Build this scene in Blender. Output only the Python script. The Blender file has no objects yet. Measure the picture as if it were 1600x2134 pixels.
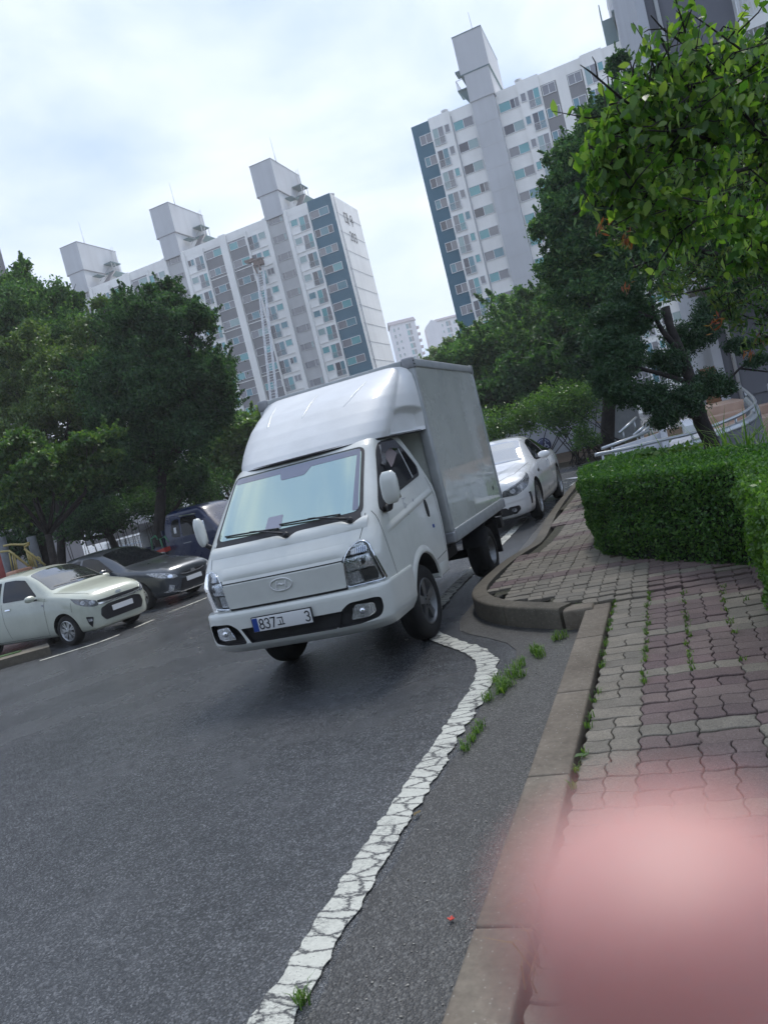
import bpy, bmesh, math, random
import numpy as np
from mathutils import Vector, Matrix
PI = math.pi
rad = math.radians
RS = np.random.RandomState(7)
random.seed(7)
SC = bpy.context.scene
COL = SC.collection

# ------------------------------------------------------------------ camera
CAM = np.array([2.973, -5.171, 1.578])
YAW, PITCH, ROLL = rad(21.089), rad(-3.568), rad(14.012)
FPX = 1602.4                       # focal length in pixels of a 1600 x 2134 picture
F_ = np.array([-math.sin(YAW)*math.cos(PITCH), math.cos(YAW)*math.cos(PITCH), math.sin(PITCH)])
_r = np.array([math.cos(YAW), math.sin(YAW), 0.0]); _u = np.cross(_r, F_)
R_ = math.cos(ROLL)*_r - math.sin(ROLL)*_u
U_ = math.cos(ROLL)*_u + math.sin(ROLL)*_r
def ray(px, py): return F_ + R_*(px-800)/FPX - U_*(py-1067)/FPX
def at(px, py, depth): return CAM + ray(px, py)*depth
def atz(px, py, z): d = ray(px, py); return CAM + d*(z-CAM[2])/d[2]
def aty(px, py, y): d = ray(px, py); return CAM + d*(y-CAM[1])/d[1]
cd = bpy.data.cameras.new('camera'); cam = bpy.data.objects.new('camera', cd); COL.objects.link(cam)
cd.sensor_fit = 'VERTICAL'; cd.sensor_height = 24.0; cd.lens = FPX/2134*24.0
cd.clip_start = 0.004; cd.clip_end = 2000
M4 = Matrix(((R_[0], U_[0], -F_[0], CAM[0]), (R_[1], U_[1], -F_[1], CAM[1]), (R_[2], U_[2], -F_[2], CAM[2]), (0, 0, 0, 1)))
cam.matrix_world = M4
cd.dof.use_dof = True; cd.dof.focus_distance = 8.0; cd.dof.aperture_fstop = cd.lens/4.4
SC.camera = cam

# ------------------------------------------------------------------ sky, sun, exposure
SUN_EL, SUN_AZ = rad(56), rad(12)   # azimuth from +Y towards +X
w = bpy.data.worlds.new('World'); SC.world = w; w.use_nodes = True
nt = w.node_tree; nt.nodes.clear()
N = nt.nodes.new; L = nt.links.new
out = N('ShaderNodeOutputWorld'); bg = N('ShaderNodeBackground'); L(bg.outputs[0], out.inputs[0])
sky = N('ShaderNodeTexSky'); sky.sky_type = 'NISHITA'; sky.sun_disc = False
sky.sun_elevation = SUN_EL; sky.sun_rotation = SUN_AZ; sky.air_density = 1.0; sky.dust_density = 1.6
tc = N('ShaderNodeTexCoord'); mp = N('ShaderNodeMapping'); mp.inputs['Scale'].default_value = (1.0, 1.0, 2.2); mp.inputs['Location'].default_value = (0.35, 0.2, 0.1)
L(tc.outputs['Generated'], mp.inputs[0])
n1 = N('ShaderNodeTexNoise'); n1.inputs['Scale'].default_value = 2.3; n1.inputs['Detail'].default_value = 7; n1.inputs['Roughness'].default_value = 0.52; n1.inputs['Distortion'].default_value = 0.25
L(mp.outputs[0], n1.inputs[0])
cr = N('ShaderNodeValToRGB'); cr.color_ramp.elements[0].position = 0.36; cr.color_ramp.elements[1].position = 0.68
cr.color_ramp.elements[0].color = (0, 0, 0, 1); cr.color_ramp.elements[1].color = (1, 1, 1, 1)
L(n1.outputs[0], cr.inputs[0])
cl = N('ShaderNodeMix'); cl.data_type = 'RGBA'
cl.inputs[6].default_value = (3.7, 5.0, 7.8, 1)      # thin veil, blue-grey
cl.inputs[7].default_value = (8.5, 9.0, 9.5, 1)     # bright cloud
L(cr.outputs[0], cl.inputs[0])
mx = N('ShaderNodeMix'); mx.data_type = 'RGBA'; mx.inputs[0].default_value = 0.86
L(sky.outputs[0], mx.inputs[6]); L(cl.outputs[2], mx.inputs[7])
L(mx.outputs[2], bg.inputs[0]); bg.inputs[1].default_value = 0.075
sd = bpy.data.lights.new('sun', 'SUN'); sd.energy = 2.3; sd.angle = rad(20); sd.color = (1, 0.96, 0.9)
so = bpy.data.objects.new('sun', sd); COL.objects.link(so)
sdir = Vector((math.sin(SUN_AZ)*math.cos(SUN_EL), math.cos(SUN_AZ)*math.cos(SUN_EL), math.sin(SUN_EL)))
so.rotation_euler = sdir.to_track_quat('Z', 'Y').to_euler(); so.location = (0, 0, 60)
SC.view_settings.view_transform = 'Standard'; SC.view_settings.look = 'None'
SC.view_settings.exposure = 0.98; SC.view_settings.gamma = 1.0
SC.cycles.max_bounces = 8; SC.cycles.transparent_max_bounces = 12; SC.cycles.caustics_reflective = False; SC.cycles.caustics_refractive = False
SC.cycles.sample_clamp_indirect = 6.0

# ------------------------------------------------------------------ helpers
def tag(o, label=None, cat=None, group=None, kind=None):
    if label: o['label'] = label
    if cat: o['category'] = cat
    if group: o['group'] = group
    if kind: o['kind'] = kind
    return o
def empty(name, loc, label, cat, group=None, rz=0.0):
    o = bpy.data.objects.new(name, None); COL.objects.link(o); o.location = loc; o.rotation_euler = (0, 0, rz)
    o.empty_display_size = 0.2
    return tag(o, label, cat, group)
def rotm(rz):
    c, s = math.cos(rz), math.sin(rz); return np.array([[c, -s, 0], [s, c, 0], [0, 0, 1.0]])
class MB:
    def __init__(s): s.v = []; s.f = []; s.m = []; s.sm = []; s.n = 0
    def add(s, v, f, m=0, smooth=False):
        v = np.asarray(v, float).reshape(-1, 3); b = s.n; s.v.append(v); s.n += len(v)
        for q in f: s.f.append(tuple(int(i)+b for i in q))
        s.m += [m]*len(f); s.sm += [smooth]*len(f); return s
    def box(s, a, b, m=0, bev=0.0):
        x0, y0, z0 = np.minimum(a, b); x1, y1, z1 = np.maximum(a, b)
        if bev <= 0:
            v = [(x, y, z) for z in (z0, z1) for y in (y0, y1) for x in (x0, x1)]
            return s.add(v, [(0, 2, 3, 1), (4, 5, 7, 6), (0, 1, 5, 4), (2, 6, 7, 3), (0, 4, 6, 2), (1, 3, 7, 5)], m)
        bm = bmesh.new(); bmesh.ops.create_cube(bm, size=1.0)
        for q in bm.verts: q.co = Vector(((x0+x1)/2+q.co.x*(x1-x0), (y0+y1)/2+q.co.y*(y1-y0), (z0+z1)/2+q.co.z*(z1-z0)))
        bmesh.ops.bevel(bm, geom=bm.edges[:], offset=bev, segments=2, affect='EDGES', profile=0.6)
        s.bm(bm, m, True); bm.free(); return s
    def obox(s, c, ax, ay, az, m=0):     # oriented box: centre and three half-axis vectors
        c, ax, ay, az = map(np.asarray, (c, ax, ay, az))
        v = [c+i*ax+j*ay+k*az for k in (-1, 1) for j in (-1, 1) for i in (-1, 1)]
        return s.add(v, [(0, 2, 3, 1), (4, 5, 7, 6), (0, 1, 5, 4), (2, 6, 7, 3), (0, 4, 6, 2), (1, 3, 7, 5)], m)
    def bm(s, bm, m=0, smooth=False):
        bm.verts.index_update(); b = s.n
        s.v.append(np.array([q.co[:] for q in bm.verts]).reshape(-1, 3)); s.n += len(bm.verts)
        for q in bm.faces:
            s.f.append(tuple(i.index+b for i in q.verts)); s.m.append(m); s.sm.append(smooth)
        return s
    def tube(s, pts, r, n=8, m=0, cap=True, smooth=True):
        pts = [np.asarray(p, float) for p in pts]; rs = r if hasattr(r, '__len__') else [r]*len(pts)
        V = []; k = len(pts); up = None
        for i, p in enumerate(pts):
            t = pts[min(i+1, k-1)]-pts[max(i-1, 0)]; t = t/(np.linalg.norm(t)+1e-12)
            if up is None:
                up = np.array([0, 0, 1.0]) if abs(t[2]) < 0.9 else np.array([1.0, 0, 0])
            a = np.cross(t, up); a /= np.linalg.norm(a)+1e-12; b = np.cross(a, t); up = b
            for j in range(n):
                q = 2*PI*j/n; V.append(p+rs[i]*(math.cos(q)*a+math.sin(q)*b))
        F = [(i*n+j, i*n+(j+1) % n, (i+1)*n+(j+1) % n, (i+1)*n+j) for i in range(k-1) for j in range(n)]
        s.add(V, F, m, smooth)
        if cap:
            b = s.n-len(V); s.f.append(tuple(b+j for j in range(n))[::-1]); s.f.append(tuple(b+(k-1)*n+j for j in range(n))); s.m += [m, m]; s.sm += [False, False]
        return s
    def lathe(s, prof, c=(0, 0, 0), axis='z', n=32, m=0, smooth=True):   # prof: (radius, along)
        V = []
        for r, h in prof:
            for j in range(n):
                q = 2*PI*j/n; a, b = r*math.cos(q), r*math.sin(q)
                V.append((a, b, h) if axis == 'z' else ((h, a, b) if axis == 'x' else (a, h, b)))
        V = np.array(V)+np.asarray(c); k = len(prof)
        F = [(i*n+j, i*n+(j+1) % n, (i+1)*n+(j+1) % n, (i+1)*n+j) for i in range(k-1) for j in range(n)]
        return s.add(V, F, m, smooth)
    def prism(s, poly, z0, z1, m=0):
        n = len(poly); V = [(x, y, z0) for x, y in poly]+[(x, y, z1) for x, y in poly]
        F = [tuple(range(n))[::-1], tuple(range(n, 2*n))]+[(i, (i+1) % n, n+(i+1) % n, n+i) for i in range(n)]
        return s.add(V, F, m)
    def grid(s, P, m=0, smooth=True, closeu=False, flip=False):           # P[i][j] points
        P = np.asarray(P, float); a, b = P.shape[:2]; F = []
        for i in range(a-1 if not closeu else a):
            for j in range(b-1):
                i2 = (i+1) % a; q = (i*b+j, i2*b+j, i2*b+j+1, i*b+j+1); F.append(q[::-1] if flip else q)
        return s.add(P.reshape(-1, 3), F, m, smooth)
    def build(s, name, mats, parent=None, org=None, loc=None):
        me = bpy.data.meshes.new(name)
        V = np.concatenate(s.v) if s.v else np.zeros((0, 3))
        if org is not None: V = V-np.asarray(org, float)
        me.from_pydata(V.tolist(), [], s.f)
        if not isinstance(mats, (list, tuple)): mats = [mats]
        for q in mats: me.materials.append(q)
        me.polygons.foreach_set('material_index', s.m); me.polygons.foreach_set('use_smooth', s.sm); me.update()
        o = bpy.data.objects.new(name, me); COL.objects.link(o)
        if parent: o.parent = parent
        if loc is not None: o.location = loc
        return o
def fixn(o, angle=None):
    bm = bmesh.new(); bm.from_mesh(o.data); bmesh.ops.remove_doubles(bm, verts=bm.verts, dist=1e-5)
    bmesh.ops.recalc_face_normals(bm, faces=bm.faces); bm.to_mesh(o.data); bm.free()
    if angle: o.data.set_sharp_from_angle(angle=rad(angle))
    return o
def boolean(o, cutters, op='DIFFERENCE'):
    for c in cutters:
        md = o.modifiers.new('cut', 'BOOLEAN'); md.operation = op; md.object = c; md.solver = 'EXACT'
        md.material_mode = 'TRANSFER'
    dg = bpy.context.evaluated_depsgraph_get(); dg.update()
    me = bpy.data.meshes.new_from_object(o.evaluated_get(dg)); old = o.data
    o.modifiers.clear(); o.data = me
    for c in cutters: bpy.data.objects.remove(c)
    return o
def smoothstep(a, b, x): t = np.clip((x-a)/(b-a), 0, 1); return t*t*(3-2*t)
def rpoly(pts, r, n=5):                # polygon with rounded corners; pts (x, y) or (x, y, radius)
    out_ = []; k = len(pts)
    for i in range(k):
        p = np.array(pts[i][:2], float); rr = pts[i][2] if len(pts[i]) > 2 else r
        a = np.array(pts[i-1][:2], float)-p; b = np.array(pts[(i+1) % k][:2], float)-p
        la, lb = np.linalg.norm(a), np.linalg.norm(b); d = min(rr, la*.48, lb*.48)
        if d < 1e-5: out_.append(tuple(p)); continue
        A = p+a/la*d; B = p+b/lb*d
        for t in np.linspace(0, 1, n): out_.append(tuple((1-t)**2*A+2*t*(1-t)*p+t*t*B))
    return out_
def patch(mb, poly, fn, off=0.004, skirt=0.008, step=0.05, m=0, flip=False):
    """polygon in two surface coordinates laid on a curved surface fn(u, v) -> (point, normal), with its own thickness"""
    bm = bmesh.new(); vs = [bm.verts.new((u, v, 0)) for u, v in poly]; bm.faces.new(vs)
    us = [p[0] for p in poly]; vv = [p[1] for p in poly]
    for ax, lo, hi in ((0, min(us), max(us)), (1, min(vv), max(vv))):
        k = math.floor(lo/step)+1
        while k*step < hi:
            co = [0, 0, 0]; no = [0, 0, 0]; co[ax] = k*step; no[ax] = 1
            bmesh.ops.bisect_plane(bm, geom=bm.verts[:]+bm.edges[:]+bm.faces[:], plane_co=co, plane_no=no, dist=1e-5); k += 1
    bd = [e for e in bm.edges if e.is_boundary]
    bm.verts.index_update(); U = [(q.co.x, q.co.y) for q in bm.verts]
    P = []; Nn = []
    for u, v in U:
        p, nrm = fn(u, v); P.append(p); Nn.append(nrm)
    P = np.array(P); Nn = np.array(Nn)
    F = [tuple(i.index for i in q.verts) for q in bm.faces]
    if flip: F = [q[::-1] for q in F]
    mb.add(P+Nn*off, F, m, True)
    if skirt > 0:
        for e in bd:
            a, b = e.verts[0].index, e.verts[1].index
            mb.add([P[a]+Nn[a]*off, P[b]+Nn[b]*off, P[b]+Nn[b]*(off-skirt), P[a]+Nn[a]*(off-skirt)], [(0, 1, 2, 3)], m, False)
    bm.free(); return mb
def ribbon(mb, path, fn, wd=0.006, off=0.0015, m=0):
    P = []; path = [np.array(p, float) for p in path]; Q = []
    for i in range(len(path)-1):
        n = max(1, int(np.linalg.norm(path[i+1]-path[i])/0.04))
        for t in range(n): Q.append(path[i]+(path[i+1]-path[i])*t/n)
    Q.append(path[-1]); pts = [fn(*q) for q in Q]; L_ = []; Rr = []
    for i, (p, nr) in enumerate(pts):
        t = pts[min(i+1, len(pts)-1)][0]-pts[max(i-1, 0)][0]; sd_ = np.cross(t, nr); sd_ = sd_/(np.linalg.norm(sd_)+1e-9)
        L_.append(p+nr*off+sd_*wd/2); Rr.append(p+nr*off-sd_*wd/2)
    mb.grid([L_, Rr], m, True); return mb

# ------------------------------------------------------------------ materials
MATS = {}
def mat(name, col=(.5, .5, .5), rough=.5, metal=0.0, spec=.5, coat=0.0, coat_rough=.05, trans=0.0, emis=None, ior=None):
    if name in MATS: return MATS[name]
    m = bpy.data.materials.new(name); m.use_nodes = True; b = m.node_tree.nodes['Principled BSDF']
    b.inputs['Base Color'].default_value = (*col, 1); b.inputs['Roughness'].default_value = rough; b.inputs['Metallic'].default_value = metal
    b.inputs['Specular IOR Level'].default_value = spec; b.inputs['Coat Weight'].default_value = coat; b.inputs['Coat Roughness'].default_value = coat_rough
    b.inputs['Transmission Weight'].default_value = trans
    if ior: b.inputs['IOR'].default_value = ior
    MATS[name] = m; return m
def nodes(m): t = m.node_tree; return t, t.nodes['Principled BSDF']
def noise(t, scale, detail=4, rough=.5, coord='Object', vec=None, dist=0.0):
    n = t.nodes.new('ShaderNodeTexNoise'); n.inputs['Scale'].default_value = scale; n.inputs['Detail'].default_value = detail; n.inputs['Roughness'].default_value = rough; n.inputs['Distortion'].default_value = dist
    if vec is None:
        c = t.nodes.new('ShaderNodeTexCoord'); vec = c.outputs[coord]
    t.links.new(vec, n.inputs[0]); return n
def ramp(t, fac, stops):
    r = t.nodes.new('ShaderNodeValToRGB'); e = r.color_ramp.elements
    while len(e) < len(stops): e.new(0.5)
    for q, (p, c) in zip(e, stops): q.position = p; q.color = (*c, 1) if len(c) == 3 else c
    t.links.new(fac, r.inputs[0]); return r
def mixc(t, fac, a, b, mode='MIX'):
    x = t.nodes.new('ShaderNodeMix'); x.data_type = 'RGBA'; x.blend_type = mode
    for i, q in ((0, fac), (6, a), (7, b)):
        if hasattr(q, 'links') or hasattr(q, 'is_linked'): t.links.new(q, x.inputs[i])
        else: x.inputs[i].default_value = q if i == 0 else (*q, 1)
    return x.outputs[2]
def bump(t, b, h, strength=.3, dist=.01):
    n = t.nodes.new('ShaderNodeBump'); n.inputs['Strength'].default_value = strength; n.inputs['Distance'].default_value = dist
    t.links.new(h, n.inputs['Height']); t.links.new(n.outputs[0], b.inputs['Normal']); return n
def noisy(name, c1, c2, scale=3, rough=.8, bumpy=0.0, bscale=40, **k):
    m = mat(name, c1, rough, **k); t, b = nodes(m); n = noise(t, scale, 6, .6)
    L1 = ramp(t, n.outputs[0], [(.35, c1), (.65, c2)]); t.links.new(L1.outputs[0], b.inputs['Base Color'])
    if bumpy > 0: n2 = noise(t, bscale, 4, .6); bump(t, b, n2.outputs[0], bumpy, .01)
    return m
# ------------------------------------------------------------------ ground materials
def m_asphalt(name, base, agg, wet=.0, sc=1.0):
    m = mat(name, base, .6); t, b = nodes(m)
    vo = t.nodes.new('ShaderNodeTexVoronoi'); vo.inputs['Scale'].default_value = 150*sc
    c = t.nodes.new('ShaderNodeTexCoord'); t.links.new(c.outputs['Object'], vo.inputs[0])
    vr = ramp(t, vo.outputs['Color'], [(.0, tuple(x*.45 for x in base)), (.6, base), (.95, agg)])
    big = noise(t, .7, 5, .6); mid = noise(t, 9, 5, .65)
    a = mixc(t, .55, vr.outputs[0], ramp(t, mid.outputs[0], [(.3, (.55, .55, .55)), (.7, (1.35, 1.35, 1.35))]).outputs[0], 'MULTIPLY')
    a = mixc(t, .8, a, ramp(t, big.outputs[0], [(.35, (.86, .86, .86)), (.65, (1.1, 1.1, 1.1))]).outputs[0], 'MULTIPLY')
    t.links.new(a, b.inputs['Base Color'])
    rr = ramp(t, big.outputs[0], [(.35, (.42-wet,)*3), (.7, (.55-wet,)*3)]); t.links.new(rr.outputs[0], b.inputs['Roughness'])
    mm = t.nodes.new('ShaderNodeMath'); mm.operation = 'ADD'; n3 = noise(t, 60*sc, 4, .7)
    t.links.new(vo.outputs['Distance'], mm.inputs[0]); t.links.new(n3.outputs[0], mm.inputs[1])
    bump(t, b, mm.outputs[0], .38, .006); return m
M_ROAD = m_asphalt('asphalt_damp', (.060, .064, .069), (.175, .18, .19), .22)
M_GUT = m_asphalt('asphalt_old', (.046, .046, .046), (.13, .13, .125), .04, .8)
def m_paint(name, col):
    m = mat(name, col, .55); t, b = nodes(m); c = t.nodes.new('ShaderNodeTexCoord')
    mp_ = t.nodes.new('ShaderNodeMapping'); mp_.inputs['Scale'].default_value = (7, 17, 10); t.links.new(c.outputs['Object'], mp_.inputs[0])
    ds = noise(t, 7, 5, .7, vec=mp_.outputs[0]); va = t.nodes.new('ShaderNodeVectorMath'); va.operation = 'MULTIPLY_ADD'
    t.links.new(ds.outputs['Color'], va.inputs[0]); va.inputs[1].default_value = (.55, .55, .55); t.links.new(mp_.outputs[0], va.inputs[2])
    vo = t.nodes.new('ShaderNodeTexVoronoi'); vo.feature = 'DISTANCE_TO_EDGE'; vo.inputs['Scale'].default_value = .8; t.links.new(va.outputs[0], vo.inputs[0])
    vo2 = t.nodes.new('ShaderNodeTexVoronoi'); vo2.feature = 'DISTANCE_TO_EDGE'; vo2.inputs['Scale'].default_value = 3.2; t.links.new(va.outputs[0], vo2.inputs[0])
    n = noise(t, 55, 5, .7); nb = noise(t, 2.5, 4, .6)
    c1 = ramp(t, vo.outputs[0], [(.02, (1, 1, 1)), (.075, (0, 0, 0))]).outputs[0]
    thr = t.nodes.new('ShaderNodeMath'); thr.operation = 'MULTIPLY'; t.links.new(ramp(t, vo2.outputs[0], [(.01, (1, 1, 1)), (.05, (0, 0, 0))]).outputs[0], thr.inputs[0])
    t.links.new(ramp(t, nb.outputs[0], [(.48, (0, 0, 0)), (.6, (1, 1, 1))]).outputs[0], thr.inputs[1])
    mxx = t.nodes.new('ShaderNodeMath'); mxx.operation = 'MAXIMUM'; t.links.new(c1, mxx.inputs[0]); t.links.new(thr.outputs[0], mxx.inputs[1])
    ch = ramp(t, n.outputs[0], [(.60, (0, 0, 0)), (.68, (1, 1, 1))]).outputs[0]
    m2 = t.nodes.new('ShaderNodeMath'); m2.operation = 'MAXIMUM'; t.links.new(mxx.outputs[0], m2.inputs[0]); t.links.new(ch, m2.inputs[1])
    col_ = ramp(t, n.outputs[0], [(.3, tuple(x*.72 for x in col)), (.6, col)]).outputs[0]
    t.links.new(mixc(t, m2.outputs[0], col_, (.045, .046, .05)), b.inputs['Base Color'])
    bump(t, b, mxx.outputs[0], -.5, .004); return m
M_LINE = m_paint('worn_road_paint', (.60, .60, .53))
def m_conc(name, a, bb, dots=True, wavy=.35):
    m = mat(name, a, .85); t, b = nodes(m); n = noise(t, 1.6, 6, .65); n2 = noise(t, 30, 5, .7)
    c = ramp(t, n.outputs[0], [(.3, a), (.7, bb)]).outputs[0]
    c = mixc(t, .6, c, ramp(t, n2.outputs[0], [(.3, (.6, .6, .6)), (.7, (1.3, 1.3, 1.3))]).outputs[0], 'MULTIPLY')
    if dots:
        vo = t.nodes.new('ShaderNodeTexVoronoi'); vo.inputs['Scale'].default_value = 45; cc = t.nodes.new('ShaderNodeTexCoord'); t.links.new(cc.outputs['Object'], vo.inputs[0])
        c = mixc(t, ramp(t, vo.outputs['Distance'], [(.10, (.55, .55, .55)), (.16, (0, 0, 0))]).outputs[0], c, (.42, .40, .36))
    t.links.new(c, b.inputs['Base Color']); bump(t, b, n2.outputs[0], wavy, .005); return m
M_KERB = m_conc('granite_kerb', (.105, .084, .062), (.215, .182, .142))
M_KERB2 = m_conc('stained_kerb', (.075, .066, .05), (.15, .13, .10))
M_SOIL = noisy('garden_soil', (.035, .025, .017), (.07, .05, .03), 6, .95, .5, 30)
M_BROWN = noisy('dry_leaf_litter', (.06, .04, .025), (.11, .075, .05), 9, .95, .5, 30)

# ------------------------------------------------------------------ road
def GZ(x): return -.27*float(smoothstep(-.5, -7.2, x)) if x < -.5 else 0.0
mb = MB(); xs_ = [-900, -60, -20, -9]+list(np.linspace(-7.2, -.5, 24))+[3, 20, 900]
mb.grid([[(x, -300, GZ(x)), (x, 900, GZ(x))] for x in xs_], 0, True, flip=True)
tag(mb.build('road', M_ROAD), kind='structure')
# smoother old asphalt band between white line and kerb, running to the kerb of the bulge
def sheet(name, poly, z, m, kind='structure'):
    b = MB(); n = len(poly); b.add([(x, y, z) for x, y in poly], [tuple(range(n))]); o = b.build(name, m); tag(o, kind=kind); return o
edge = [(1.60+.012*math.sin(y*7.3)+.01*math.sin(y*17.1), y) for y in np.arange(-9, -.2, .08)]
edge += [(1.66, 0.0), (1.62, .28), (1.5, .52), (1.30, .75), (1.12, .93), (.97, 1.12), (.86, 1.5), (.84, 2.2), (.84, 3.4), (.8, 6), (.74, 10), (.7, 15)]
sheet('gutter_band', edge+[(1.4, 15), (1.4, 4), (2.2, .8), (2.2, -9)], .004, M_GUT)
# white edge line: 15 cm wide, ragged, curving round under the truck
cl_ = [(1.505, -9), (1.5, -3.2), (1.49, -2.2), (1.505, -1.3), (1.515, -.55), (1.50, -.2), (1.44, .09), (1.34, .30), (1.165, .56), (.97, .78), (.78, 1.02), (.60, 1.30), (.45, 1.8), (.40, 2.6), (.38, 3.4), (.36, 6.0), (.30, 8.6)]
def resample(p, st):
    p = [np.array(q, float) for q in p]; o_ = []
    for i in range(len(p)-1):
        n = max(1, int(np.linalg.norm(p[i+1]-p[i])/st)); o_ += [p[i]+(p[i+1]-p[i])*t/n for t in range(n)]
    return o_+[p[-1]]
def strip(path, wd, z, jag, st=.02, taper=0):
    P = resample(path, st); k = max(1, int(.12/st)); P = [sum(P[max(0, i-k):i+k+1])/len(P[max(0, i-k):i+k+1]) for i in range(len(P))]
    A = []; B = []; rs = np.random.RandomState(3); na = np.convolve(rs.randn(len(P)), np.ones(3)/3, 'same'); nb = np.convolve(rs.randn(len(P)), np.ones(4)/4, 'same')
    for i, p in enumerate(P):
        t = P[min(i+1, len(P)-1)]-P[max(i-1, 0)]; t = t/np.linalg.norm(t); n = np.array([-t[1], t[0]])
        A.append((*(p+n*(wd/2+na[i]*jag)), z)); B.append((*(p-n*(wd/2+nb[i]*jag*1.8)), z))
    return A, B
A, B = strip(cl_, .148, .009, .009)
tag(MB().grid([B, A], 0, False).build('white_edge_line', M_LINE), kind='structure')
for i, pth in enumerate([[(-7.55, 4.6), (-6.85, 5.35), (-6.72, 5.8)], [(-6.72, 6.15), (-6.70, 6.75)], [(-6.74, 7.2), (-6.6, 7.7), (-6.35, 9.2)], [(.45, 14.2), (-.35, 14.6)], [(.62, 13.0), (1.0, 19)]]):
    A, B = strip(pth, .09, .0065+.0008*i, .004, .05); A = [(a[0], a[1], a[2]+GZ(a[0])) for a in A]; B = [(a[0], a[1], a[2]+GZ(a[0])) for a in B]; tag(MB().grid([B, A], 0, False).build('bay_line', M_LINE), kind='structure')

# ------------------------------------------------------------------ kerb and pavement
ZP = .125
kx0, kx1 = 2.12, 2.315
kb = MB(); ys = [-12, -11, -10, -9, -8, -7, -6, -5, -4, -3.07, -2.08, -1.1, -.1, .62]
for a, b_ in zip(ys[:-1], ys[1:]):
    kb.box((kx0, a+.003, -.05), (kx1-.012, b_-.003, ZP+.012), 0, .012)
kb.box((kx0+.04, .60, -.05), (kx1-.012, .80, ZP+.011), 0, .02); kb.box((1.95, .61, -.05), (kx0+.06, .80, ZP+.03), 0, .02)
tag(kb.build('near_kerb', M_KERB), kind='structure')
# raised bulge of the pavement: outer arc in plan
arc = [(1.99, .60), (1.76, .76), (1.52, .93), (1.29, 1.14), (1.10, 1.40), (.955, 1.72), (.895, 2.05), (.90, 2.6), (.94, 3.2), (1.0, 3.75), (1.06, 4.4), (1.03, 5.2), (.96, 6.2), (.88, 7.4), (.82, 9), (.78, 11), (.76, 13), (.8, 16), (.95, 19)]
ZB = .175
def zk(y): return ZB-.075*float(smoothstep(3.2, 5.2, y))
P = resample(arc, .05); P = [sum(P[max(0, i-3):i+4])/len(P[max(0, i-3):i+4]) for i in range(len(P))]
kb = MB(); seg = []; acc = 0; prev = None; start = 0
for i in range(1, len(P)):
    acc += np.linalg.norm(P[i]-P[i-1])
    if acc > .62 or i == len(P)-1: seg.append((start, i)); start = i; acc = 0
def inward(i):
    t = P[min(i+1, len(P)-1)]-P[max(i-1, 0)]; t = t/np.linalg.norm(t); return np.array([t[1], -t[0]])
INN = [P[i]+inward(i)*.16 for i in range(len(P))]
for a, b_ in seg:
    rows = []
    for i in range(a, b_+1):
        p = P[i].copy(); n = inward(i); z = zk(p[1]); tt = (.003 if i == a else (-.003 if i == b_ else 0)); tn = np.array([n[1]*-1, n[0]]); p = p+tn*tt
        q = [p, p, p+n*.008, p+n*.022, p+n*.15, p+n*.15]; zz = [-.05, z-.02, z-.006, z, z+.001, z-.1]
        rows.append([(*q[k], zz[k]) for k in range(6)])
    kb.grid(rows, 0, True, flip=True)
    for rr in (rows[0], rows[-1]): kb.add(rr, [tuple(range(6))], 0)
tag(fixn(kb.build('bulge_kerb', M_KERB2), 40), kind='structure')
# pavers: interlocking blocks, each a small slab with wavy sides
def inside(poly, x, y):
    c = False; n = len(poly)
    for i in range(n):
        x1, y1 = poly[i]; x2, y2 = poly[i-1]
        if (y1 > y) != (y2 > y) and x < (x2-x1)*(y-y1)/(y2-y1)+x1: c = not c
    return c
region = [(2.325, -7)]+[(2.325, .80)]+[(2.16, .80)]+[tuple(p) for p in INN[2:]]+[(9, 20), (9, -7)]
cw, rh = .2455, .1245
pv = MB(); cols = []; xs0 = 2.33; rs = np.random.RandomState(5)
def wx(y, k): return .008*math.sin(2*PI*y/rh+.4)        # zigzag of the long joints
def wy(x, k): return .0055*math.sin(2*PI*x/(cw/1.5)+1.1)
def paver(x0, x1, y0, y1, red, zt, tiltx, tilty, gap=.0026):
    ring = []
    n = 5
    for t in np.linspace(0, 1, n, endpoint=False): x = x0+gap+(x1-x0-2*gap)*t; ring.append((x+wx(y0, 0), y0+gap+wy(x, 0)))
    for t in np.linspace(0, 1, n, endpoint=False): y = y0+gap+(y1-y0-2*gap)*t; ring.append((x1-gap+wx(y, 0), y+wy(x1, 0)))
    for t in np.linspace(0, 1, n, endpoint=False): x = x1-gap+(x0-x1+2*gap)*t; ring.append((x+wx(y1, 0), y1-gap+wy(x, 0)))
    for t in np.linspace(0, 1, n, endpoint=False): y = y1-gap+(y0-y1+2*gap)*t; ring.append((x0+gap+wx(y, 0), y+wy(x0, 0)))
    cx, cy = (x0+x1)/2, (y0+y1)/2
    k = len(ring); V = []
    for ins, dz in ((0, -.03), (0, -.004), (.0035, 0)):
        for x, y in ring:
            s_ = 1-ins/.06; X = cx+(x-cx)*s_; Y = cy+(y-cy)*s_; V.append((X, Y, zt+dz+tiltx*(X-cx)+tilty*(Y-cy)))
    F = [(a_*k+i, a_*k+(i+1) % k, (a_+1)*k+(i+1) % k, (a_+1)*k+i) for a_ in (0, 1) for i in range(k)]+[tuple(2*k+i for i in range(k))]
    pv.add(V, F, 0, False); cols.extend([red]*len(F))
def is_red(ci, rj):
    if ci < 1: return (rj % 11 in (3, 4, 5) and rj > 14)
    if 3 <= ci: return (rj+3) % 6 != 0 and (ci+((rj+3)//6)) % 3 != 0
    return (rj+2) % 6 != 0
PZ = lambda x, y: ZP+.004*math.sin(x*3+y*1.7)+.003*math.sin(y*4.1)+(zk(y)-ZP-.006)*float(smoothstep(.55, 1.0, y-.35*(x-2.3)))+.012*float(smoothstep(3.0, 4.2, x))
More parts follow.
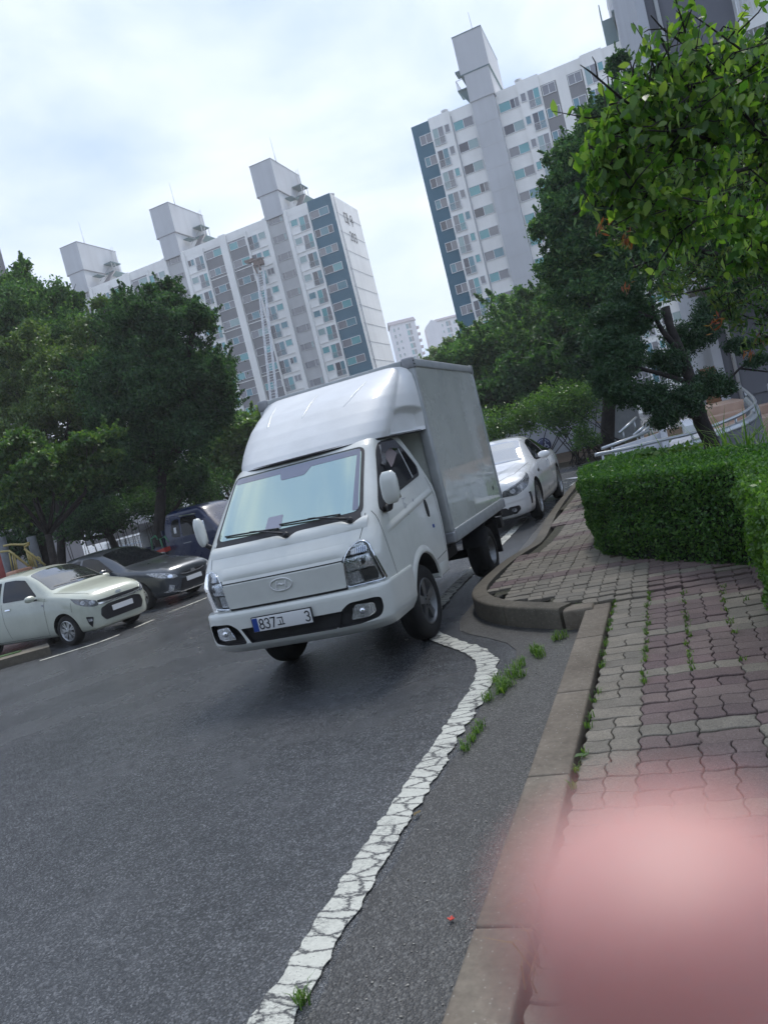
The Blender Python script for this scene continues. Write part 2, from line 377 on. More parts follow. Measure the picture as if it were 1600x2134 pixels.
for j in range(-52, 150):
    y0 = j*rh
    for i in range(-8, 12):
        x0 = xs0+i*cw; x1 = x0+cw; xc = (x0+x1)/2; yc = y0+rh/2
        if not inside(region, xc, yc) or not inside(region, x0+.03, yc) or (yc > 1 and xc > 4.4) or (yc > 12 and xc > 1.9): continue
        if xc > 3.7 and yc < 1.5: continue
        z = PZ(xc, yc)+rs.randn()*.0022; red = 1.0 if is_red(i, j) else 0.0
        red = red*(.75+.25*rs.rand())
        sp = rs.rand() < .78
        if sp:
            xm = xc+rs.uniform(-.006, .006)
            paver(x0, xm, y0, y0+rh, red, z, rs.randn()*.014, rs.randn()*.02); paver(xm, x1, y0, y0+rh, red, z+rs.randn()*.0018, rs.randn()*.014, rs.randn()*.02)
        else: paver(x0, x1, y0, y0+rh, red, z, rs.randn()*.012, rs.randn()*.02)
# fillers along the ragged boundary
def m_paver():
    m = mat('block_paver', (.2, .2, .2), .88); t, b = nodes(m)
    at_ = t.nodes.new('ShaderNodeAttribute'); at_.attribute_name = 'red'
    g = t.nodes.new('ShaderNodeNewGeometry')
    c = mixc(t, at_.outputs['Fac'], (.205, .184, .152), (.150, .106, .105))
    rv = ramp(t, g.outputs['Random Per Island'], [(0, (.84, .84, .84)), (1, (1.15, 1.13, 1.1))]).outputs[0]
    c = mixc(t, .9, c, rv, 'MULTIPLY')
    n = noise(t, 110, 5, .75); n2 = noise(t, 5, 5, .6)
    c = mixc(t, .8, c, ramp(t, n.outputs[0], [(.3, (.5, .5, .5)), (.72, (1.5, 1.5, 1.5))]).outputs[0], 'MULTIPLY')
    c = mixc(t, .55, c, ramp(t, n2.outputs[0], [(.3, (.62, .62, .6)), (.7, (1.2, 1.2, 1.2))]).outputs[0], 'MULTIPLY')
    vo = t.nodes.new('ShaderNodeTexVoronoi'); vo.inputs['Scale'].default_value = 75; cc = t.nodes.new('ShaderNodeTexCoord'); t.links.new(cc.outputs['Object'], vo.inputs[0])
    c = mixc(t, ramp(t, vo.outputs['Distance'], [(.09, (.6, .6, .6)), (.15, (0, 0, 0))]).outputs[0], c, (.34, .33, .3))
    t.links.new(c, b.inputs['Base Color']); bump(t, b, n.outputs[0], .6, .006); return m
o = pv.build('pavement', m_paver()); tag(o, kind='structure')
at_ = o.data.attributes.new('red', 'FLOAT', 'FACE'); at_.data.foreach_set('value', cols)
# bedding under and between the blocks
reg2 = [(2.31, -7), (2.31, .86), (2.0, .86)]+[tuple(p) for p in INN[6:]]+[(4.2, 19), (4.2, -7)]
bed = MB()
gx_ = np.arange(.8, 12.01, .2); gy_ = np.arange(-7, 22.01, .2)
for X in gx_[:-1]:
    for Y in gy_[:-1]:
        if inside(region+[], X+.1, Y+.1) or X > 2.35:
            q = [(X, Y), (X+.2, Y), (X+.2, Y+.2), (X, Y+.2)]
            if X < 2.35 and not all(inside(region, a+(.02 if a == X else -.02), b_) for a, b_ in q): continue
            bed.add([(a, b_, PZ(a, b_)-.017) for a, b_ in q], [(0, 1, 2, 3)], 0 if X < 4 else 0)
tag(bed.build('pavement_bedding', noisy('joint_sand', (.028, .030, .016), (.07, .062, .042), 12, .95, .5, 60)), kind='structure')
# ramped apron strip where the far pavement meets the road
# ------------------------------------------------------------------ vehicle materials
def m_carpaint(name, col, rough=.32, coat=1.0, metal=0.0, dirt=.12):
    m = mat(name, col, rough, metal, .5, coat, .04); t, b = nodes(m)
    n = noise(t, 2.2, 6, .65); c = ramp(t, n.outputs[0], [(.35, tuple(x*(1-dirt) for x in col)), (.65, col)]).outputs[0]
    t.links.new(c, b.inputs['Base Color']); rr = ramp(t, n.outputs[0], [(.3, (rough+.1,)*3), (.7, (rough-.03,)*3)]); t.links.new(rr.outputs[0], b.inputs['Roughness'])
    return m
P_WHITE = m_carpaint('truck_white_paint', (.66, .68, .65), .38, .7)
P_FAIR = m_carpaint('fairing_white_gelcoat', (.72, .73, .73), .45, .3)
P_BOX = m_carpaint('box_panel_white', (.56, .59, .54), .22, 1.0, 0, .14)
M_ALU = noisy('aluminium_trim', (.34, .36, .37), (.42, .44, .45), 8, .5, metal=.35)
M_BLK = noisy('black_plastic', (.012, .012, .014), (.022, .022, .025), 12, .5)
M_RUB = noisy('tyre_rubber', (.006, .006, .007), (.014, .014, .014), 9, .85, .4, 90)
M_SEAM = mat('panel_gap', (.015, .015, .016), .8)
M_CHR = mat('chrome', (.75, .77, .8), .12, 1.0)
M_SILV = noisy('silver_wheel', (.36, .37, .38), (.5, .51, .52), 6, .38, metal=.8)
M_STEEL = noisy('dirty_steel', (.10, .10, .10), (.22, .21, .2), 7, .6, metal=.6)
M_UNDER = mat('underbody_black', (.010, .010, .011), .8)
M_LENS = mat('clear_lens', (.9, .93, .95), .03, 0, .5, trans=1.0, ior=1.12)
M_REFL = noisy('lamp_reflector', (.42, .44, .46), (.8, .82, .84), 30, .22, .5, 70, metal=.9)
M_LDARK = mat('lamp_dark', (.06, .065, .07), .2, .3)
M_AMBER = mat('lamp_amber', (.45, .25, .12), .2)
def m_glass(name, col, rough, spec, metal=0.0):
    m = mat(name, col, rough, metal, spec, 1.0, .02); m.node_tree.nodes['Principled BSDF'].inputs['Coat IOR'].default_value = 1.9; return m
G_WIND = m_glass('windshield_glass', (.42, .54, .44), .04, 1.0, .85)
tw, bw = nodes(G_WIND); nw = noise(tw, 260, 2, .5); rw = ramp(tw, nw.outputs[0], [(.70, (.42, .54, .45)), (.76, (.14, .19, .17))]); tw.links.new(rw.outputs[0], bw.inputs['Base Color'])
G_SIDE = mat('side_glass', (.014, .016, .020), .04, 0, .5)
G_TINT = mat('tinted_glass', (.006, .007, .009), .04, 0, .35)
M_FRIT = mat('glass_frit', (.03, .03, .045), .12, 0, .5, .6)
M_GPATCH = mat('patch_grey', (.20, .17, .18), .9)  # dull even grey for the patch on the door glass
M_PLATE = mat('plate_white', (.72, .73, .74), .35)
M_PLB = mat('plate_blue', (.02, .06, .28), .35)
M_INK = mat('plate_ink', (.012, .013, .02), .4)

def stroke(mb, pts, org, ux, uz, wd, m=0, off=(0, 0, 0)):
    """flat pen stroke: pts in (u, v) on a plane"""
    org = np.asarray(org, float)+np.asarray(off, float); ux = np.asarray(ux, float); uz = np.asarray(uz, float)
    P = [np.array(p, float) for p in pts]
    A_ = []; B_ = []
    for i, p in enumerate(P):
        t0 = P[i]-P[i-1] if i > 0 else P[1]-P[0]; t1 = P[i+1]-P[i] if i < len(P)-1 else P[-1]-P[-2]
        t0 = t0/np.linalg.norm(t0); t1 = t1/np.linalg.norm(t1); n = np.array([-(t0+t1)[1], (t0+t1)[0]]); n = n/(np.linalg.norm(n)+1e-9)
        k = 1/max(.5, float(n@np.array([-t0[1], t0[0]])))
        e = (t0*-1 if i == 0 else (t1 if i == len(P)-1 else 0*t0))*wd*.45
        a = p+n*wd/2*k+e; b = p-n*wd/2*k+e; A_.append(org+ux*a[0]+uz*a[1]); B_.append(org+ux*b[0]+uz*b[1])
    mb.grid([A_, B_], m, False); return mb
def arcp(cx, cy, rx, ry, a0, a1, n=10): return [(cx+rx*math.cos(rad(a0+(a1-a0)*i/n)), cy+ry*math.sin(rad(a0+(a1-a0)*i/n))) for i in range(n+1)]
GL = {  # unit glyphs: width .6, height 1
 '8': [arcp(.3, .745, .23, .245, 0, 360, 14), arcp(.3, .25, .27, .26, 0, 360, 14)],
 '3': [arcp(.27, .74, .25, .25, 150, -80, 10)+arcp(.27, .25, .28, .26, 85, -150, 10)],
 '7': [[(.02, .97), (.56, .97), (.24, 0)]],
 '2': [arcp(.29, .72, .26, .27, 160, -20, 8)+[(.03, .03), (.57, .03)]],
 '0': [arcp(.3, .5, .26, .49, 0, 360, 18)],
}
def glyph(mb, ch, org, ux, uz, h, wd, m=0, sx=1.0):
    for s_ in GL[ch]: stroke(mb, [(x*h*sx, y*h) for x, y in s_], org, ux, uz, wd, m)

# ------------------------------------------------------------------ box truck
TR = empty('box_truck', (0, 2.2, 0), 'white box truck with roof fairing parked facing the camera beside the kerb bulge', 'truck')
ORG = (0, 2.2, 0)
def T(mb, name, m, parent=TR, **k): return mb.build(name, m, parent, ORG if parent is TR else (0, 0, 0) if False else ORG, **k)
LV = [  # z, half width, front y at centre, corner depth, exponent, rear y
 (.44, .790, .10, .34, 3.2, 1.80), (.60, .805, .055, .32, 3.1, 1.83), (.72, .808, .035, .29, 3.1, 1.86), (.84, .808, .022, .27, 3.1, 1.88),
 (.93, .806, .018, .26, 3.1, 1.90), (.955, .806, .030, .26, 3.1, 1.90), (1.00, .805, .052, .26, 3.1, 1.90), (1.05, .803, .078, .26, 3.0, 1.91), (1.12, .800, .135, .26, 3.0, 1.92), (1.19, .796, .205, .25, 3.0, 1.92),
 (1.26, .788, .275, .24, 3.0, 1.91), (1.36, .770, .375, .23, 3.1, 1.86), (1.50, .742, .515, .22, 3.2, 1.79), (1.64, .712, .655, .21, 3.2, 1.70), (1.76, .684, .775, .20, 3.2, 1.61),
 (1.80, .668, .83, .20, 3.0, 1.57), (1.84, .625, .91, .20, 2.8, 1.52), (1.865, .54, 1.02, .18, 2.6, 1.46)]
LZ = np.array([l[0] for l in LV])
def lev(z): return [float(np.interp(z, LZ, [l[k] for l in LV])) for k in range(1, 6)]
def front_pt(x, z, L5=lev):
    w_, yf, dy, n, yr = L5(z); a = min(abs(x)/w_, .99999); return np.array([x, yf+dy*(1-(1-a**n)**(1/n)), z])
def nrm(f, u, v, e=.006, sgn=1):
    a = f(u+e, v)-f(u-e, v); b = f(u, v+e)-f(u, v-e); n = np.cross(a, b)*sgn; return n/(np.linalg.norm(n)+1e-12)
def FR(x, z): return front_pt(x, z), nrm(front_pt, x, z)                      # normal faces -y
def side_pt(y, z):
    w_, yf, dy, n, yr = lev(z); q = (yf+dy-y)/dy
    if q > 0: return np.array([w_*(1-min(q, 1)**n)**(1/n), y, z])
    return np.array([w_, y, z])
def SD(y, z): return side_pt(y, z), nrm(side_pt, y, z)
def SDL(y, z):
    p, n = SD(y, z); return p*np.array([-1, 1, 1]), n*np.array([-1, 1, 1])
def ring(z, L5=lev, nf=22, ns=14, extra=0):
    w_, yf, dy, n, yr = L5(z); q = []
    for i in range(ns): q.append((w_, yr+(yf+dy-yr)*i/ns))
    for i in range(nf+1):
        th = PI/2*(1-i/nf); x = w_*math.sin(th)**(2/n); y = yf+dy*(1-math.cos(th)**(2/n)) if th < PI/2 else yf+dy
        q.append((x, y))
    q = q+[(-x, y) for x, y in q[:-1][::-1]]
    return [(x, y, z) for x, y in q]
zz = sorted(set(list(np.linspace(.44, 1.865, 44))+list(LZ)))
rings = [ring(z) for z in zz]
mb = MB(); mb.grid(rings, 0, True, flip=True)
nr = len(rings[0]); b0 = mb.n-nr*len(rings)
top = [b0+(len(rings)-1)*nr+i for i in range(nr)]; bot = [b0+i for i in range(nr)]
for i in range(nr//2):       # roof, floor and rear caps stitched left to right
    a, c_ = i, nr-1-i
    if i+1 < c_-1 or i+1 <= c_: 
        if i+1 < c_-0: mb.f.append((top[a], top[i+1], top[c_-1], top[c_])); mb.f.append((bot[c_], bot[c_-1], bot[i+1], bot[a])); mb.m += [0, 2]; mb.sm += [True, False]
for k in range(len(rings)-1):
    mb.f.append((b0+k*nr, b0+(k+1)*nr, b0+(k+1)*nr+nr-1, b0+k*nr+nr-1)); mb.m.append(0); mb.sm.append(False)
cab = T(mb, 'cab', [P_WHITE, M_REFL, M_UNDER]); fixn(cab)
cut = []
def cutter(mbx, m): o_ = mbx.build('cutter', m, None, ORG); o_.location = ORG; fixn(o_); return o_
def ycyl(x0, x1, y, z, r, m=0, n=40):
    mbx = MB(); ring_ = [(y+r*math.cos(2*PI*i/n), z+r*math.sin(2*PI*i/n)) for i in range(n)]
    V = [(x0, a, b) for a, b in ring_]+[(x1, a, b) for a, b in ring_]
    mbx.add(V, [(i, (i+1) % n, n+(i+1) % n, n+i) for i in range(n)]+[tuple(range(n))[::-1], tuple(range(n, 2*n))], 0); return mbx
WY, WR = 1.075, .328
for s_ in (1, -1): cut.append(cutter(ycyl(s_*.50, s_*.95, WY+.02, .35, .385), M_UNDER))
def prism_xz(poly, y0, y1):
    mbx = MB(); n = len(poly); mbx.add([(x, y0, z) for x, z in poly]+[(x, y1, z) for x, z in poly], [tuple(range(n)), tuple(range(2*n-1, n-1, -1))]+[(i, n+i, n+(i+1) % n, (i+1) % n) for i in range(n)], 0); return mbx
HLP = rpoly([(.525, .725, .02), (.545, .945, .10), (.60, 1.02, .10), (.675, 1.06, .05), (.74, 1.03, .12), (.778, .90, .10), (.798, .722, .02)], .03, 5)
for s_ in (1, -1):
    p_ = [(s_*x, z) for x, z in HLP]; mbx = MB(); n = len(p_)
    # pocket follows the corner: near side shallow, far side deep
    V = [(x, -.2, z) for x, z in p_]+[(x*.97, .09+.42*max(0, abs(x)-.58), z) for x, z in p_]
    mbx.add(V, [tuple(range(n)), tuple(range(2*n-1, n-1, -1))]+[(i, n+i, n+(i+1) % n, (i+1) % n) for i in range(n)], 0); cut.append(cutter(mbx, M_REFL))
boolean(cab, cut); cab.data.set_sharp_from_angle(angle=rad(38))
# headlights
for s_ in (1, -1):
    def FS(x, z, s_=s_):
        p, n = FR(abs(x), z); m_ = np.array([s_, 1, 1]); return p*m_, n*m_
    P2 = [(s_*x*1.0, z) for x, z in HLP]
    if s_ < 0: P2 = P2[::-1]
    hl = MB(); 
    # surround
    inner = [(.62+ (x-.62)*.93, .89+(z-.89)*.95) for x, z in [(abs(x), z) for x, z in P2]]
    o_ = MB()
    for i in range(len(P2)):
        a, b_ = P2[i], P2[(i+1) % len(P2)]; c1, c2 = inner[i], inner[(i+1) % len(P2)]
        q = [FS(a[0], a[1]), FS(b_[0], b_[1]), FS(s_*c2[0], c2[1]), FS(s_*c1[0], c1[1])]
        V = [p+n*.004 for p, n in q]; o_.add(V+[p-n*.01 for p, n in q], [(0, 1, 2, 3), (3, 2, 6, 7), (0, 4, 5, 1)], 0, True)
    H = o_.build('headlight', M_CHR, TR, ORG); fixn(H)
    def cell(poly, d, m, name, ribs=0, nm=9):
        poly = [(s_*x, z) for x, z in poly]
        if s_ < 0: poly = poly[::-1]
        q = MB(); patch(q, poly, FS, -d, .05, .035, 0)
        if ribs:
            xs = [abs(p[0]) for p in poly]; zs = [p[1] for p in poly]
            for i in range(nm):
                x = min(xs)+(max(xs)-min(xs))*(i+.5)/nm
                ribbon(q, [(s_*x, min(zs)+.01), (s_*x, max(zs)-.01)], FS, .006, -d+.004, 1)
        c_ = q.build(name, [m, M_CHR], H, ORG); return c_
    cell(rpoly([(.548, .962), (.60, 1.008), (.672, 1.04), (.715, 1.012), (.727, .968)], .012), .016, M_LDARK, 'turn_signal', 1, 12)
    cell(rpoly([(.536, .845), (.547, .948), (.742, .955), (.748, .900), (.756, .845)], .014), .022, M_REFL, 'high_beam_reflector', 1, 11)
    cell(rpoly([(.533, .742), (.537, .832), (.640, .835), (.645, .742)], .01), .02, M_REFL, 'low_beam_reflector', 1, 4)
    cell(rpoly([(.655, .742), (.650, .835), (.757, .835), (.775, .742)], .01), .02, M_AMBER if False else M_STEEL, 'marker_lamp', 0)
    bl = MB(); bl.lathe([(0, 0), (.028, .004), (.03, .02), (.03, .03)], tuple(FS(s_*.665, .90)[0]+np.array([0, .022, 0])), 'y', 20, 0); bl.build('bulb', M_LDARK, H, ORG)
    ln = MB(); patch(ln, P2, FS, .007, .006, .04, 0); ln.build('lens', M_LENS, H, ORG)
# bonnet seams, grille panel, badge
sm = MB()
ribbon(sm, [(-.545, .937), (.56, .937)], FR, .010, .0015)
ribbon(sm, [(-.525, .722), (.525, .722)], FR, .022, .0015)
ribbon(sm, [(-.540, .935), (-.510, .73)], FR, .006, .0015); ribbon(sm, [(.548, .935), (.525, .73)], FR, .006, .0015)
for s_ in (1, -1):
    ribbon(sm, [(s_*.675, 1.065), (s_*.690, 1.13), (s_*.700, 1.235)], FR, .005, .0015)
ribbon(sm, [(.40, .71), (.385, .80), (.345, 1.0), (.33, 1.12), (.36, 1.24)], SD, .006, .0015)
ribbon(sm, [(.40, .71), (.12+.20, .70)], SD, .004, .0015)
ribbon(sm, [(1.80, .62), (1.85, .9), (1.865, 1.15), (1.80, 1.35)], SD, .007, .0015)
ribbon(sm, [(1.44, .60), (1.80, .625)], SD, .006, .0015)
T(sm, 'panel_gaps', M_SEAM)
gp = MB(); patch(gp, rpoly([(-.525, .735), (.52, .735), (.545, .925), (-.535, .925)], .02), FR, .009, .01, .05); T(gp, 'front_panel', P_WHITE)
# raised brow above the seam
br = MB()
for side in (0,):
    pts = []
    for x in np.linspace(-.60, .60, 41):
        row = []
        for k, (z, o_) in enumerate([(.965, .0), (.985, .010), (1.005, .011), (1.03, .008), (1.055, .001)]):
            p, n = FR(x, z+.0*abs(x)); f_ = 1-smoothstep(.50, .60, abs(x)); row.append(p+n*(o_*f_+.0005))
        pts.append(row)
    br.grid(pts, 0, True)
T(br, 'bonnet_crease', P_WHITE)
bd = MB(); E_ = []
for i in range(41):
    q = 2*PI*i/40; p, n = FR(.095*math.cos(q)+.005, .862+.047*math.sin(q)); E_.append(p+n*.014)
bd.tube(E_, .0055, 8, 0, False)
for pl in ([(-.047, -.030), (-.032, .030)], [(.032, -.030), (.050, .030)], [(-.036, -.002), (-.010, .004), (.012, -.006), (.042, .006)], [(-.060, -.026), (-.034, -.030)]):
    Q = []
    for a, b_ in resample(pl, .01): p, n = FR(a+.005, .862+b_); Q.append(p+n*.013)
    bd.tube(Q, [.0022]+[.0065]*(len(Q)-2)+[.0022] if len(Q) > 2 else .005, 6, 0)
bq = MB(); patch(bq, [(.088*math.cos(2*PI*i/24)+.005, .862+.040*math.sin(2*PI*i/24)) for i in range(24)], FR, .010, .004, .03, 0)
o_ = T(bd, 'badge', P_FAIR); T(bq, 'badge_field', P_WHITE, o_)
# bumper: own hull, reaching forward of the cab and round to the wheel arches
BL = [(.345, .70, .20, .28, 3.2, .60), (.375, .775, .04, .30, 3.4, .66), (.42, .800, -.012, .30, 3.4, .70), (.455, .812, -.034, .30, 3.4, .72), (.50, .818, -.030, .30, 3.4, .72), (.60, .820, -.030, .29, 3.4, .72), (.67, .822, -.028, .29, 3.4, .73), (.695, .822, -.022, .29, 3.4, .73), (.712, .816, -.004, .29, 3.4, .73), (.716, .79, .06, .28, 3.4, .73)]
BZ = [l[0] for l in BL]
def blev(z): return [float(np.interp(z, BZ, [l[k] for l in BL])) for k in range(1, 6)]
def bfp(x, z): return front_pt(x, z, blev)
def FB(x, z): return bfp(x, z), nrm(bfp, x, z)
zz = sorted(set(list(np.linspace(.345, .716, 16))+BZ)); rings = [ring(z, blev, 22, 6) for z in zz]
mb = MB(); mb.grid(rings, 0, True, flip=True); nr = len(rings[0]); b0 = 0
for rr, fl in ((0, True), (len(rings)-1, False)):
    for i in range(nr//2):
        if i+1 < nr-1-i: q = (rr*nr+i, rr*nr+i+1, rr*nr+nr-2-i, rr*nr+nr-1-i); mb.f.append(q[::-1] if fl else q); mb.m.append(0); mb.sm.append(False)
for k in range(len(rings)-1): mb.f.append((k*nr, (k+1)*nr, (k+1)*nr+nr-1, k*nr+nr-1)); mb.m.append(0); mb.sm.append(False)
bmp = T(mb, 'front_bumper', [P_WHITE, M_BLK]); fixn(bmp)
cut = [cutter(prism_xz(rpoly([(-.36, .452), (.40, .452), (.47, .575), (-.43, .575)], .015), -.3, .02), M_BLK)]
for s_ in (1, -1): cut.append(cutter(ycyl(s_*.50, s_*.95, WY+.02, .35, .385), M_UNDER))
for s_ in (1, -1):
    pl = rpoly([(s_*.395, .452), (s_*.60, .455), (s_*.735, .475), (s_*.765, .53), (s_*.765, .615), (s_*.72, .628), (s_*.53, .625), (s_*.455, .575)], .03)
    if s_ < 0: pl = pl[::-1]
    mbx = MB(); n = len(pl); mbx.add([(x, -.3, z) for x, z in pl]+[(x, .045+.5*max(0, abs(x)-.6), z) for x, z in pl], [tuple(range(n)), tuple(range(2*n-1, n-1, -1))]+[(i, n+i, n+(i+1) % n, (i+1) % n) for i in range(n)], 0)
    cut.append(cutter(mbx, M_BLK))
boolean(bmp, cut); bmp.data.set_sharp_from_angle(angle=rad(35))
for s_ in (1, -1):
    pl = rpoly([(.515, .492), (.655, .490), (.715, .512), (.715, .585), (.57, .602)], .02)
    def FF(x, z, s_=s_):
        p, n = FB(abs(x), z); m_ = np.array([s_, 1, 1]); return p*m_, n*m_
    P2 = [(s_*x, z) for x, z in pl]; P2 = P2[::-1] if s_ < 0 else P2
    f1 = MB(); patch(f1, P2, FF, -.022, .02, .03); F_o = f1.build('fog_lamp', M_CHR, TR, ORG)
    P3 = [(s_*(.615+(abs(x)-.615)*.9), .543+(z-.543)*.84) for x, z in P2]
    f2 = MB(); patch(f2, P3, FF, -.016, .01, .03)
    for i in range(9): ribbon(f2, [(s_*(.54+i*.019), .505), (s_*(.55+i*.018), .58)], FF, .004, -.013, 1)
    f2.build('reflector', [M_REFL, M_CHR], F_o, ORG)
    f3 = MB(); f3.lathe([(0, 0), (.022, .002), (.024, .012)], tuple(FF(s_*.61, .545)[0]+np.array([0, .006, 0])), 'y', 16); f3.build('bulb', M_CHR, F_o, ORG)
# licence plate
pc = np.array([-.035, -.052, .592]); pw, ph = .26, .055
pl = MB(); pl.box(pc+np.array([-pw, 0, -ph]), pc+np.array([pw, .008, ph]), 0, .003); PL = T(pl, 'licence_plate', M_PLATE)
b_ = MB(); b_.box(pc+np.array([-pw-.008, .005, -ph-.008]), pc+np.array([pw+.008, .02, ph+.008]), 0, .003); b_.build('plate_frame', M_BLK, PL, ORG)
b_ = MB(); b_.add([pc+np.array(q) for q in ((-pw+.002, -.0012, -ph+.002), (-pw+.050, -.0012, -ph+.002), (-pw+.050, -.0012, ph-.002), (-pw+.002, -.0012, ph-.002))], [(0, 1, 2, 3)])
for sx in (-pw+.026,):
    pass
b_.build('plate_band', M_PLB, PL, ORG)
b_ = MB(); ux, uz = (1, 0, 0), (0, 0, 1); o0 = pc+np.array([0, -.0016, -.037])
for ch, x in (('8', -.198), ('3', -.147), ('7', -.096)): glyph(b_, ch, o0+np.array([x, 0, 0]), ux, uz, .076, .010, 0, .92)
gx0 = o0+np.array([-.032, 0, .008])
stroke(b_, [(0, .056), (.042, .056), (.042, .002)], gx0, ux, uz, .008); stroke(b_, [(.020, .034), (.020, .004)], gx0, ux, uz, .007); stroke(b_, [(-.004, .002), (.054, .002)], gx0, ux, uz, .008)
glyph(b_, '3', o0+np.array([.208, 0, 0]), ux, uz, .076, .010, 0, .92)
b_.build('plate_characters', M_INK, PL, ORG)
# windshield
ws = rpoly([(-.685, 1.235, .06), (.685, 1.235, .06), (.632, 1.752, .06), (-.632, 1.752, .06)], .06, 7)
q = MB(); patch(q, ws, FR, .005, .012, .05); W1 = T(q, 'windshield', M_BLK)
ws2 = rpoly([(-.655, 1.258, .06), (.655, 1.258, .06), (.610, 1.738, .05), (-.610, 1.738, .05)], .05, 7)
q = MB(); patch(q, ws2, FR, .008, .004, .045); q.build('glass', G_WIND, W1, ORG)
q = MB(); patch(q, rpoly([(-.607, 1.69), (.607, 1.69), (.604, 1.735), (-.604, 1.735)], .02), FR, .0095, .001, .05)
patch(q, rpoly([(-.11, 1.635, .02), (.12, 1.635, .02), (.175, 1.692, .001), (-.125, 1.692, .001)], .01), FR, .0098, .001, .05)
patch(q, rpoly([(.600, 1.27), (.645, 1.27), (.607, 1.70), (.58, 1.70)], .01), FR, .0096, .001, .05); q.build('shade_band', mat('frit_grey', (.20, .21, .27), .12, 0, .5, .8), W1, ORG)
q = MB(); patch(q, rpoly([(-.17, 1.262), (-.02, 1.262), (-.02, 1.362), (-.16, 1.362)], .008), FR, .0098, .001, .05); q.build('sticker', mat('sticker_grey', (.30, .31, .38), .3), W1, ORG)
q = MB(); patch(q, rpoly([(-.685, 1.165, .02), (.685, 1.165, .02), (.66, 1.262, .01), (-.66, 1.262, .01)], .01), FR, .0072, .006, .05)
T(q, 'cowl', M_BLK)
q = MB()                                                                   # raised painted lip with two scallops for the wipers
rows = []
for x in np.linspace(-.70, .72, 60):
    zt = 1.215-.035*math.exp(-((x-.05)/.055)**2)-.035*math.exp(-((x-.60)/.055)**2)
    row = []
    for t_, o_ in ((0, .001), (.3, .018), (.7, .022), (1, .008)):
        z = 1.135+(zt-1.135)*t_; p, n = FR(x, z); row.append(p+n*o_)
    rows.append(row)
q.grid(rows, 0, True); T(q, 'cowl_lip', P_WHITE)
# wipers
def onws(x, z, o_): p, n = FR(x, z); return p+n*o_
for (px_, tipx) in ((.06, -.60), (.60, -.02)):
    q = MB(); q.lathe([(0, -.03), (.022, -.028), (.024, 0), (.02, .012), (0, .014)], tuple(onws(px_, 1.195, .028)), 'y', 14); 
    q.tube([onws(px_, 1.195, .035), onws(px_-.10, 1.215, .045), onws(px_-.30, 1.262, .04), onws(px_-.36, 1.272, .032)], [.013, .011, .006, .005], 6); WP = T(q, 'wiper', M_BLK)
    q = MB(); pts = [onws(px_-.36+t_, 1.272-(.05*t_)+.0, .016+.006*(1-(t_/.3)**2)) for t_ in np.linspace(-.27, .27, 12)]
    q.tube(pts, .007, 5); q.build('blade', M_BLK, WP, ORG)
